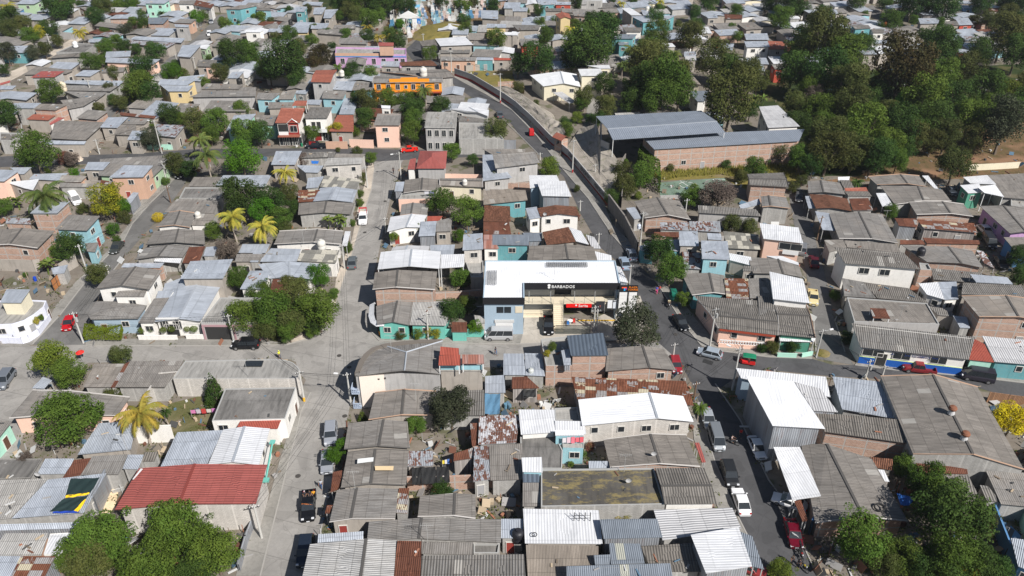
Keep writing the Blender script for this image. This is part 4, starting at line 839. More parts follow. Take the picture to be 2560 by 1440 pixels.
# ---- far half
parse('''
@640,0
H 6 fg or 1190,757 1852,772 1872,822 1160,828 k=.5 r=.4 nw n=hotel_building | orange two-storey building with arched windows and parapets
H 5 fg bl 1220,717 1900,690 1985,768 1740,788 k=.5 r=.4
F 4.5 co pu 800,470 1500,482 1500,545 790,542 p=.5 nw | lilac painted long building with orange parapet
S 7.6 rr so 1226,424 1378,426 1375,458 1226,458 z=4.3
H 7.5 rc gy 600,702 812,697 748,822 548,818 k=.45 r=.6 | narrow tall house with red roof and two white balconies
S 6.5 rc w 252,1078 492,1078 440,1226 190,1228 t=1.2 nw | dark red and white villa with red tiled roof and arched window
S 8.5 rc op 392,1006 512,1006 500,1056 360,1056 z=6.5
S 6.5 fd w 545,1070 765,1070 712,1180 475,1182 t=.8 nw | white house with planted balcony next to the dark red villa
S 3.6 rc pl 812,1150 976,1150 976,1316 730,1312 t=.6
S 6.3 fg pk 1215,1136 1452,1136 1440,1252 1176,1252 t=.7 | narrow peach two-storey house with grey roof between two trees
S 8 wh w 1250,1052 1345,1056 1342,1085 1256,1080 z=4
F 6.5 co gy 1705,1112 2020,1116 2005,1282 1676,1278 p=.1 nw | unfinished whitish house with arched openings on two floors
G 4.6 wh w 1940,1090 2330,1100 2325,1162 2110,1122 k=.5 r=.6
S 3.5 fd bl 2025,1152 2302,1192 2302,1232 2025,1217
F 4.3 co bl 2030,1222 2332,1232 2480,1392 2030,1387 p=.3
S 4 zi pl 770,812 1002,812 956,906 760,892
S 4 fg te 990,822 1166,826 1166,902 958,902
S 4.5 fg lb 680,906 906,906 872,992 655,982
S 4 fg lb 20,926 245,931 160,996 0,991
S 4 fb lb 270,911 402,906 370,992 220,992
S 3.4 zi wd 400,906 532,896 500,941 390,932
S 3.5 zi pl 512,996 662,996 640,1046 500,1041
S 3.3 fg pl 130,1021 382,1021 360,1081 120,1086
S 4 fg gn 0,1151 232,1151 190,1252 0,1252
S 3.2 zi pl 880,981 1022,981 980,1142 830,1142
G 4 fg bl 920,586 1112,591 1080,652 895,642 k=.5 r=.4
S 3.5 zi pl 1110,652 1242,651 1240,675 1110,675
S 3.6 zi pl 1250,612 1442,611 1430,666 1245,661
H 3.8 tl bl 1440,622 1742,601 1812,656 1440,656 k=.5 r=.4
L 5 wh pl 1790,386 2092,366 2172,446 1840,459 t=.1 | wide whitish hall roof beside the uphill road
S 4.5 fd bl 1632,411 1788,391 1838,456 1660,461
S 3.6 fd pl 1832,501 2142,496 2142,531 1830,531
S 3.6 fg so 1850,562 2202,571 2202,606 1840,606
S 3.6 zi te 2206,571 2372,576 2372,601 2204,599
S 3.6 rd pl 2376,576 2552,581 2547,601 2376,601
S 4 fw pl 60,426 272,426 220,506 55,501
S 3.5 zi pl 20,511 212,516 190,576 10,571
S 4 zi pl 480,16 672,21 650,56 460,46
S 4.5 zi pl 2250,101 2422,106 2422,191 2252,181
S 6 zi ye 2310,236 2502,241 2502,276 2302,276
S 5 wh pl 2432,321 2640,321 2600,350 2460,350
H 3.6 zi ye 230,251 532,271 522,326 210,326 k=.5 r=.4
S 3.6 zi pl 560,231 732,231 702,286 545,286
S 6 fd lb 0,76 142,81 152,106 0,101
S 5.5 zi te 395,66 512,66 482,116 392,116
S 4.5 zi pl 582,76 702,71 660,141 570,141
S 4.5 zi pl 692,96 822,91 752,181 672,181
S 3.8 fg pl 780,251 992,246 1000,286 770,286
S 3.8 fg pl 622,291 872,291 872,351 600,331
S 3.8 fg pl 832,386 1042,366 1122,441 830,436
S 3.8 fg pl 222,441 462,426 480,476 230,496
S 3.8 fg pl 482,541 692,521 652,581 470,581
S 3.8 zi pl 130,286 232,286 222,321 120,316
@1280,0
H 8 wg op 840,1162 1892,1106 2132,1322 1008,1398 k=.32,.35 r=.8 n=warehouse | open ended hall under a huge blue-grey metal roof
S 6.3 wg bk 1290,1357 2925,1290 2870,1410 1420,1492 t=.5 n=warehouse | long brick warehouse with blue-grey metal roof left of the grove
S 7 zw w 2470,1066 2660,1052 2880,1262 2560,1278 t=.5 n=warehouse | pale metal roof annex behind the brick warehouse
G 4.5 ws cr 180,752 645,740 686,866 312,862 k=.65,.55 r=1 | school hall with white gabled roof and yellow umbrellas outside
S 6.8 wh cr 658,690 886,685 917,756 690,757 t=.3 | cream two-storey school block with white roof
S 7.2 wh cr 752,655 972,650 986,684 892,684 t=.1
S 2.7 zw op 410,926 500,916 652,1022 572,1032
S 5 fb cr 1700,662 1762,700 1890,847 1745,822
S 4.4 zg w 1770,912 1960,906 1932,1012 1852,1012
S 7.5 zg te 940,342 1252,342 1212,386 1000,386 
S 6 zg te 1050,417 1172,421 1160,452 1070,450
S 5 zi te 1190,162 1642,152 1542,202 1310,222
S 4.5 fd w 1100,271 1302,276 1292,317 1140,317
G 8 rc ye 430,142 572,136 592,186 480,186 k=.5 r=.7 | yellow three-storey villa with red tiled gable in the far quarter
S 6.5 zi w 2320,413 2556,410 2580,466 2345,471 | white two-storey house with small windows beside the red roofed one
S 6 rc gy 2560,408 2702,415 2766,493 2566,492
S 5 fd te 1390,442 1562,451 1552,491 1440,491
S 5 wh pl 1490,431 1602,431 1636,466 1550,470
S 4 fg rr 75,386 267,386 267,451 90,456
S 5 wh pl 0,312 45,316 62,352 0,352
S 3.6 fd pl 0,247 282,251 272,297 60,301
S 5 zi te 280,12 430,12 430,42 280,50
S 5 zi rr 432,16 592,21 587,47 435,46
F 6 co bl 745,2 906,2 892,12 745,12
S 4 zi pl 0,72 162,76 152,112 10,112
S 4 fd pl 330,82 500,82 500,112 330,112
S 4 fg pl 502,82 820,97 820,127 500,122
S 4 fg bk 600,117 770,127 760,167 620,157
S 5 wh pl 1095,82 1182,77 1302,152 1192,152
S 4 zi pl 1290,97 1402,102 1442,152 1312,152
S 4 wh pl 682,277 752,267 792,307 662,312
S 4 wh pl 1880,267 1962,267 2002,332 1900,332
S 4 zi pl 1930,152 2042,137 2062,177 1960,182
S 4 zi pl 1720,517 1842,512 1842,567 1722,567
S 4 fg pl 1880,477 2092,482 2092,532 1900,532
S 4.2 rr rr 1990,412 2086,417 2086,445 2010,447
S 4 zi pl 2090,437 2222,437 2202,502 2092,502
S 4 fd pl 2192,592 2322,597 2342,662 2202,662
S 4 zi pl 2332,582 2542,577 2572,642 2352,637
S 4 zi pl 2352,642 2512,647 2532,712 2382,712
S 4 zw pl 1732,562 1842,557 1842,602 1732,602
S 4 fg pl 2240,227 2412,222 2512,287 2340,297
S 4 zi pl 2322,337 2552,332 2572,397 2342,397
S 4 rt pl 2122,142 2302,147 2302,187 2132,187
@1920,0
S 4.5 wh pl 0,565 170,562 245,612 60,645
S 4.4 fd rr 30,640 122,638 152,692 70,692
S 4 zi pl 820,452 1012,447 1092,542 960,542
S 4 wh pl 1032,460 1172,452 1302,502 1120,542
S 4 wh bl 2232,792 2562,862 2562,912 2400,902
S 4 zi pl 1440,537 1582,542 1592,582 1480,577
S 5 fd w 1030,290 1162,292 1162,328 1050,328
S 4 fg pl 1220,332 1352,327 1452,402 1322,417
S 4 zi pl 1052,402 1192,397 1222,432 1072,432
S 4.5 fd te 830,250 1002,249 1032,282 872,292
S 5 zi pl 352,100 482,96 492,128 412,132
S 5 zi bl 482,96 682,94 702,136 622,140
S 4 wh bl 190,154 302,160 322,186 222,186
S 4.2 fd lg 322,247 502,240 540,280 382,282
S 4 zi pl 1170,60 1342,31 1342,71 1202,91
S 4 zi wd 1500,120 1702,125 1702,152 1552,147
S 4 zi pl 1502,182 1722,180 1702,232 1522,237
S 4 zi rr 1870,180 2002,177 2052,246 1912,251
S 4 zi pl 1700,350 1882,352 1912,402 1762,402
S 4 zi pl 1890,422 2162,430 2152,492 2002,492
S 4 zi rr 1882,482 2032,502 2022,532 1912,532
S 4 fd pl 1772,212 1892,210 1912,252 1782,252
S 4 zr pl 1960,362 2102,362 2132,402 1972,412
S 4 zi pl 1900,10 2042,10 2042,36 1912,31
S 4 zi bu 1920,50 2072,55 2082,82 1952,82
S 4 rt pl 2200,82 2352,77 2372,112 2212,112
S 5 zw bl 2270,815 2470,870 2560,900 2380,900 skip
@0,0
S 4 fg so 790,72 1010,95 1002,112 872,112
S 4 zi lg 240,-12 436,-6 340,40 158,38
S 3.5 zi bu 90,82 242,85 202,112 150,115
S 6 zi gn 1490,-15 1702,-2 1642,36 1440,33
S 5.5 fg w 1800,2 1962,2 1932,42 1780,40
S 5 rt w 1960,-2 2142,40 2112,82 1930,50
S 7 fg te 2402,50 2582,55 2402,92 2240,92
S 4 zi pl 320,137 552,142 432,202 280,197
S 4 zi bk 1160,147 1502,137 1462,182 1080,187
S 4.5 zg bk 1482,176 1692,172 1632,237 1482,237
S 4 fg so 1802,187 1962,191 1912,232 1732,227
S 5.5 zi zi 0,0 1,0 1,1 0,1 skip
S 5 zi gy 1742,240 1892,248 1882,272 1752,267
S 4 fg pl 1002,217 1262,247 1192,287 942,257
S 3.6 zi pl 1352,362 1852,382 1812,427 1302,392
S 3.6 zi pl 892,387 1302,387 1232,427 882,422
S 3.6 zr pl 1292,402 1762,427 1672,477 1262,432
F 3.6 cd bl 782,427 962,442 842,527 560,522 p=.2
G 3.6 fg bl 562,552 1002,532 962,572 490,586 k=.5 r=.3
S 3.6 zi pl 1062,517 1312,507 1302,562 1052,572
S 3.6 zi pk 1062,572 1602,592 1532,642 1052,622
S 3.5 fg pl 372,662 742,702 662,737 220,747
S 6 rr bl 412,712 642,712 542,770 305,775 | grey block house with bright red roof, far left
S 3.6 zi pl 832,702 1002,702 902,762 742,757
S 3.6 fg pl 1080,672 1262,672 1232,717 1002,727
S 3.6 zi bl 672,802 1242,807 1182,860 620,830
S 3.6 fg bl 662,852 1182,857 1102,912 622,902
S 3.6 fg pl 642,912 1072,922 962,1002 832,992 
S 3.6 fg gy 602,1002 1002,962 832,1062 672,1092
S 5 zi bl 192,1027 412,1030 342,1082 152,1080
S 5.5 fg bk 402,1037 682,1042 552,1102 330,1092 | brick house with pale balcony near the far left bend
S 3.6 rc pl 332,1142 572,1142 482,1202 262,1192
S 4 rr w 492,1227 580,1172 645,1176 502,1250
S 3.6 fg pl 552,1202 1052,1222 852,1402 502,1382
S 4 zi pl 1080,1172 1282,1172 1172,1277 1000,1272
S 3.6 fg pl 1252,1172 1502,1187 1442,1242 1202,1242
S 3.6 fg pl 1182,1247 1362,1247 1352,1352 1142,1347
S 4 zi pl 1322,1307 1482,1307 1402,1397 1272,1397
S 3.6 zi pl 430,1402 862,1412 842,1442 442,1442
S 3.5 zi pl 1562,1002 1792,1030 1682,1142 1362,1172
S 3.5 zi pl 1520,1080 1722,1087 1562,1182 1382,1172
S 4 fg bk 1802,1030 2002,1040 1892,1142 1742,1122
S 3.6 zi gy 1802,767 2052,744 2002,812 1772,797
S 6 zi ye 1602,792 1962,792 1872,852 1580,846 | yellow two-storey house with zinc roof left of the big dark trees
S 5.5 zi ye 1602,850 1932,855 1880,912 1680,912
S 4 fg gy 1892,972 2042,912 2560,912 2560,962
S 4 fg pl 2062,832 2442,842 2382,892 2002,892
S 4.6 zi pl 2322,722 2442,712 2382,782 2272,780
S 3.6 fg pl 2062,862 2560,872 2560,922 1982,922
S 3.8 fg pl 2112,1002 2502,1012 2452,1112 2022,1112
S 4.5 zi gn 2342,1152 2560,1137 2452,1282 2262,1302
S 4 fd pl 1982,597 2172,600 2152,667 1962,662
S 3.8 fd pk 2062,640 2162,645 2152,677 2052,670
S 5 zi pl 1822,452 2012,447 1902,572 1772,562
S 3.8 wh lg 2002,452 2102,447 2062,492 2002,482
S 4 fg pl 2172,402 2402,367 2242,472 2102,462
S 4 rt pl 1200,1120 1560,1160 1540,1185 1200,1150
S 3.8 zr pl 1562,1242 1852,1252 1752,1372 1562,1352
S 5.5 w w 0,0 1,0 1,1 0,1 skip
S 3.8 zi te 0,467 332,452 242,527 0,522
F 3.8 fd bl 0,1322 262,1332 122,1402 0,1402
S 3.6 rr bl 0,832 102,802 100,822 0,852
S 3.6 zi pl 0,857 162,856 122,892 0,892
G 3.6 zi pl 0,922 372,927 262,1002 0,992 k=.3 r=.4
S 5 wh w 2450,297 2640,300 2600,322 2452,320
S 3.6 zi mt 500,-50 560,-60 560,-55 500,-45 skip
''')
# ---------------------------------------------------------------- vegetation
def leaf_mat(name, c, c2, var=.5):
    t = NT(name); n = t.noise(t.obj(), 3.5, 3.0); m = t.noise(t.obj(), 22.0, 2.0); r = t.rnd()
    base = t.mix(t.step(n, .35, .65), c, c2); base = t.mix(t.math('MULTIPLY', m, var), base, scl(c, .5))
    hs = t.n('ShaderNodeHueSaturation'); t.l(base, hs.inputs['Color'])
    t.l(t.math('ADD', .485, t.math('MULTIPLY', r, .03)), hs.inputs['Hue']); t.l(t.math('ADD', .78, t.math('MULTIPLY', t.math('FRACT', t.math('MULTIPLY', r, 7.7)), .5)), hs.inputs['Value'])
    t.out(hs.outputs[0], .7, 0, .12)
    tr = t.n('ShaderNodeBsdfTranslucent'); t.l(hs.outputs[0], tr.inputs[0]); mx = t.n('ShaderNodeMixShader'); mx.inputs[0].default_value = .16
    o = t.t.nodes['Material Output']; t.l(t.b.outputs[0], mx.inputs[1]); t.l(tr.outputs[0], mx.inputs[2]); t.l(mx.outputs[0], o.inputs[0]); return t.m
LM = {'g': leaf_mat('mid_green_leaves', (.062, .115, .017), (.105, .158, .024)), 'd': leaf_mat('dark_green_leaves', (.032, .070, .015), (.060, .104, .019)),
      'o': leaf_mat('olive_leaves', (.062, .082, .020), (.105, .112, .032)), 'y': leaf_mat('yellow_green_leaves', (.085, .135, .018), (.135, .17, .022)),
      'n': leaf_mat('bright_green_leaves', (.075, .18, .012), (.055, .135, .012)), 'b': leaf_mat('russet_leaves', (.075, .048, .020), (.045, .048, .016)),
      's': leaf_mat('grey_green_leaves', (.075, .082, .048), (.042, .055, .026)), 'f': leaf_mat('yellow_flowering_leaves', (.12, .155, .02), (.42, .34, .02)),
      'Y': leaf_mat('golden_blossom', (.62, .46, .02), (.5, .36, .015)), 'x': leaf_mat('dry_twigs', (.17, .135, .11), (.12, .095, .08)), 'k': leaf_mat('pink_flower_leaves', (.35, .12, .1), (.08, .11, .03)),
      'p': leaf_mat('green_palm_fronds', (.085, .13, .035), (.15, .17, .04)), 'q': leaf_mat('yellow_palm_fronds', (.42, .33, .05), (.20, .22, .04)), 'a': leaf_mat('banana_leaves', (.10, .17, .035), (.16, .18, .04))}
M_bark = paint((.14, .11, .085), .9, name='bark'); M_barkl = paint((.36, .31, .26), .9, name='pale_bark')
def leafquad(m, p, n, s, rg):
    a = Vector((rg.gauss(0, 1), rg.gauss(0, 1), rg.gauss(0, 1))); n = (n + a * .55).normalized()
    u = n.cross(Vector((rg.gauss(0, 1), rg.gauss(0, 1), rg.gauss(0, 1))))
    if u.length < 1e-3: return
    u.normalize(); w = n.cross(u); l = s * rg.uniform(.6, 1.25); k = l * rg.uniform(.4, .7)
    q = [p - u * l * .5, p + w * k * .5 - n * .05 * l, p + u * l * .5, p - w * k * .5 - n * .05 * l]
    b = len(m.v); m.v += [tuple(x) for x in q]; m.f.append((b, b + 1, b + 2, b + 3)); m.uv.append([(0, 0)] * 4); m.mi.append(0)
CR = {}
def crown_mesh(kind, var):
    """unit crown: radius .5, height 1 from z=0; lobes of leaves"""
    key = (kind, var)
    if key in CR: return CR[key]
    rg = random.Random(hash(kind) % 977 if False else sum(map(ord, kind)) * 31 + var * 7); m = MB(); lobes = []
    if kind == 'cone':
        for i in range(26):
            z = i / 26; r = .42 * (1 - z) + .03
            for k in range(7 if z < .7 else 4):
                a = rg.uniform(0, 6.28); lobes.append((Vector((math.cos(a) * r * .8, math.sin(a) * r * .8, z * .95)), .10 * (1.15 - z)))
        N, s = 5200, .05
    elif kind == 'ball': lobes = [(Vector((0, 0, .5)), .5)]; N, s = 2600, .06
    elif kind == 'sparse':
        for i in range(34):
            a = rg.uniform(0, 6.28); z = rg.uniform(.1, .95); r = .46 * math.sqrt(max(0, 1 - (2 * z - 1) ** 2)) * rg.uniform(.4, 1); lobes.append((Vector((math.cos(a) * r, math.sin(a) * r, z)), rg.uniform(.07, .13)))
        N, s = 5200, .033
    elif kind == 'wide':
        for i in range(24):
            a = rg.uniform(0, 6.28); r = .42 * math.sqrt(rg.random()); z = .55 + .25 * math.cos(r * 3.2) + rg.uniform(-.22, .12); lobes.append((Vector((math.cos(a) * r, math.sin(a) * r, z)), rg.uniform(.10, .17)))
        for i in range(8):
            a = i * .8; lobes.append((Vector((math.cos(a) * .33, math.sin(a) * .33, rg.uniform(.2, .4))), .13))
        N, s = 9500, .041
    else:
        for i in range(30):
            a = rg.uniform(0, 6.28); z = rg.uniform(.14, .92); r = .37 * math.sqrt(max(0, 1 - (2 * z - 1.0) ** 2)) * rg.uniform(.6, 1.08); lobes.append((Vector((math.cos(a) * r, math.sin(a) * r, z)), rg.uniform(.12, .19)))
        for i in range(4): a = rg.uniform(0, 6.28); z = rg.uniform(.25, .95); r = rg.uniform(.36, .46); lobes.append((Vector((math.cos(a) * r, math.sin(a) * r, z)), rg.uniform(.06, .11)))
        for i in range(5): lobes.append((Vector((rg.uniform(-.15, .15), rg.uniform(-.15, .15), .3 + .13 * i)), .2))
        N, s = 9500, .041
    tot = sum(l[1] ** 2 for l in lobes)
    for c, r in lobes:
        for k in range(int(N * r * r / tot)):
            d = Vector((rg.gauss(0, 1), rg.gauss(0, 1), rg.gauss(0, 1) + .25)).normalized()
            leafquad(m, c + d * r * rg.uniform(.72, 1.08), d, s * rg.uniform(.7, 1.3), rg)
    o = m.build('tmp', LM['g']); me = o.data; bpy.data.objects.remove(o); CR[key] = me; return me
TK = {}
def trunk_mesh(var):
    if var in TK: return TK[var]
    rg = random.Random(var + 99); m = MB(); tp = Vector((rg.uniform(-.04, .04), rg.uniform(-.04, .04), .32))
    m.tube([(0, 0, -.01), tp * .5 + Vector((rg.uniform(-.02, .02), 0, 0)), tp], [.032, .024, .02], 7)
    for i in range(6):
        a = i * 1.05 + rg.uniform(-.3, .3); r = rg.uniform(.16, .3); e = Vector((math.cos(a) * r, math.sin(a) * r, rg.uniform(.55, .85)))
        md = tp.lerp(e, .5) + Vector((0, 0, -.03)); m.tube([tp, md, e], [.014, .009, .004], 5)
        for k in range(2):
            b = a + rg.uniform(-.8, .8); m.tube([md, md + Vector((math.cos(b) * .13, math.sin(b) * .13, rg.uniform(.1, .22)))], [.007, .003], 4)
    o = m.build('tmp', M_bark); me = o.data; bpy.data.objects.remove(o); TK[var] = me; return me
def palm_mesh(var, fronds=24, banana=False):
    k = ('palm', var, banana)
    if k in CR: return CR[k]
    rg = random.Random(var * 5 + 3); m = MB()
    for i in range(fronds):
        a = i * 2.4 + rg.uniform(-.2, .2); el = R(rg.uniform(-5, 78)) if not banana else R(rg.uniform(35, 80)); L = rg.uniform(.85, 1.05) if not banana else rg.uniform(.6, 1)
        d = Vector((math.cos(a), math.sin(a), 0)); pts = []; p = Vector((0, 0, 0)); e = el
        n = 9
        for s in range(n + 1):
            pts.append(p.copy()); p = p + (d * math.cos(e) + Vector((0, 0, math.sin(e)))) * (L / n); e -= (.24 if not banana else .17)
        m.tube(pts, [.012 * (1 - s / (n + 2)) for s in range(n + 1)], 4)
        side = d.cross(Vector((0, 0, 1)))
        if banana:
            w = rg.uniform(.09, .14)
            for s in range(1, n):
                f0 = math.sin(min(1, (s - .3) / n * 1.05) * math.pi) ** .6; f1 = math.sin(min(1, (s + .7) / n) * math.pi) ** .6 if s < n - 1 else 0
                for sg in (-1, 1):
                    m.face([pts[s], pts[s + 1], pts[s + 1] + side * sg * w * f1 + Vector((0, 0, .03)), pts[s] + side * sg * w * f0 + Vector((0, 0, .03))])
        else:
            for s in range(1, 40):
                f = s / 40; q = f * n; i0 = int(q); p0 = pts[i0].lerp(pts[min(n, i0 + 1)], q - i0); dr = (pts[min(n, i0 + 1)] - pts[i0]).normalized()
                l = .20 * math.sin(math.pi * (.18 + .80 * f) ** .9) * rg.uniform(.8, 1.1)
                for sg in (-1, 1):
                    e2 = p0 + (side * sg * .8 + dr * .55 + Vector((0, 0, -.75 + rg.uniform(-.2, .2)))) * l; m.face([p0 - dr * .012, e2, p0 + dr * .02])
    o = m.build('tmp', LM['p']); me = o.data; bpy.data.objects.remove(o); CR[k] = me; return me
def trunk_palm():
    if 'pt' in TK: return TK['pt']
    m = MB(); m.tube([(0, 0, 0), (.03, 0, .3), (.05, .01, .65), (0, 0, 1.0)], [.028, .02, .018, .02], 8); o = m.build('tmp', M_barkl); me = o.data; bpy.data.objects.remove(o); TK['pt'] = me; return me
def inst(name, me, mat, parent, loc, sc, rz=0):
    o = bpy.data.objects.new(name, me); COL.objects.link(o); o.parent = parent; o.location = loc; o.scale = sc; o.rotation_euler = (0, 0, rz)
    o.material_slots[0].link = 'OBJECT'; o.material_slots[0].material = mat; return o
TREES = []
KD = {'g': 'mid green', 'd': 'dark green', 'o': 'olive green', 'y': 'yellow-green', 'n': 'bright green', 'b': 'russet brown', 's': 'grey-green', 'f': 'yellow flecked', 'Y': 'golden blossoming', 'x': 'leafless brown', 'k': 'pink flowering', 'p': 'green', 'q': 'yellowing', 'a': 'broad leaved'}
def tree(kind, x, y, wpx, o, rg):
    col = kind[0]; typ = kind[1:] or 'r'; v = float(o.get('v', .85)); zb = float(o.get('z', 0))
    D = wpx / 14.0
    lift = {'m': .42, 'p': 0, 'w': .6, 'c': .44, 't': .42}.get(typ, .62)
    for _ in range(5):
        zc = zb + (D * lift * (v / .85) if typ not in ('p', 'b') else (float(o.get('h', 6)) if typ == 'p' else D * .3)); P = at(x, y, zc)
        fw = P.y * math.cos(PITCH) + (CAMH - zc) * math.sin(PITCH); D = wpx * fw / FPX
    rz = rg.uniform(0, 6.28)
    if P.y > 165 and x > 1450 and D > 5 and typ == 'r' and not (1830 < x < 2090 and y > 225): D *= 1.12; v *= 1.1
    base = (P.x, P.y, zb); var = rg.randrange(6)
    if typ == 'p':
        h = zc; r = empty('palm_tree', base); inst('trunk', trunk_palm(), M_barkl, r, (0, 0, 0), (8 if h > 4 else 5, 8 if h > 4 else 5, h), rz); inst('crown', palm_mesh(var), LM[col], r, (0, 0, h - .1), (D * .62,) * 3, rz); nm = 'palm tree'
    elif typ == 'b':
        r = empty('banana_plant', base); n = max(3, int(D / 1.5)); sp = D * .5 - 1.3
        for i in range(n):
            px_ = rg.uniform(-sp, sp) if sp > 0 else 0; py_ = rg.uniform(-.7, .7); hh = rg.uniform(1.6, 2.6)
            inst('stem', trunk_palm(), LM['a'], r, (px_, py_, 0), (4, 4, hh)); inst('leaf_crown', palm_mesh(i % 3, 9, True), LM['a'], r, (px_, py_, hh - .1), (2.3,) * 3, rg.uniform(0, 6))
        nm = 'banana plants'
    else:
        h = D * v; tz = {'m': .02}.get(typ, .22) * D
        mk = {'r': 'round', 'm': 'round', 's': 'sparse', 'w': 'wide', 'c': 'cone', 't': 'ball'}[typ]
        if typ in 'mtc': tz = .03 * D
        r = empty('shrub' if typ in 'mt' else 'tree', base)
        inst('trunk', trunk_mesh(var), M_bark, r, (0, 0, 0), (D, D, (h + tz) * (1.0 if typ not in 'mt' else .8)), rz)
        inst('crown', crown_mesh(mk, var), LM[col], r, (0, 0, tz), (D * 1.04, D * 1.04, h), rz); nm = 'shrub' if typ in 'mt' else 'tree'
    TREES.append(dict(root=r, c=(x, y), kind=KD[col], nm=nm, D=D, label=o.get('label')))
    return r
def trees(data):
    ox = oy = 0; rg = random.Random(5)
    for ln in data.strip().split('\n'):
        ln = ln.strip()
        if not ln: continue
        if ln[0] == '@': ox, oy = [float(v) for v in ln[1:].split(',')]; continue
        for it in ln.split(';'):
            w = it.split()
            if not w: continue
            x, y, d = [float(v) for v in w[1].split(',')]; o = dict(q.split('=') for q in w[2:] if '=' in q)
            if 'label' in o: o['label'] = o['label'].replace('_', ' ')
            tree(w[0], x / 4 + ox, y / 4 + oy, d / 4, o, rg)
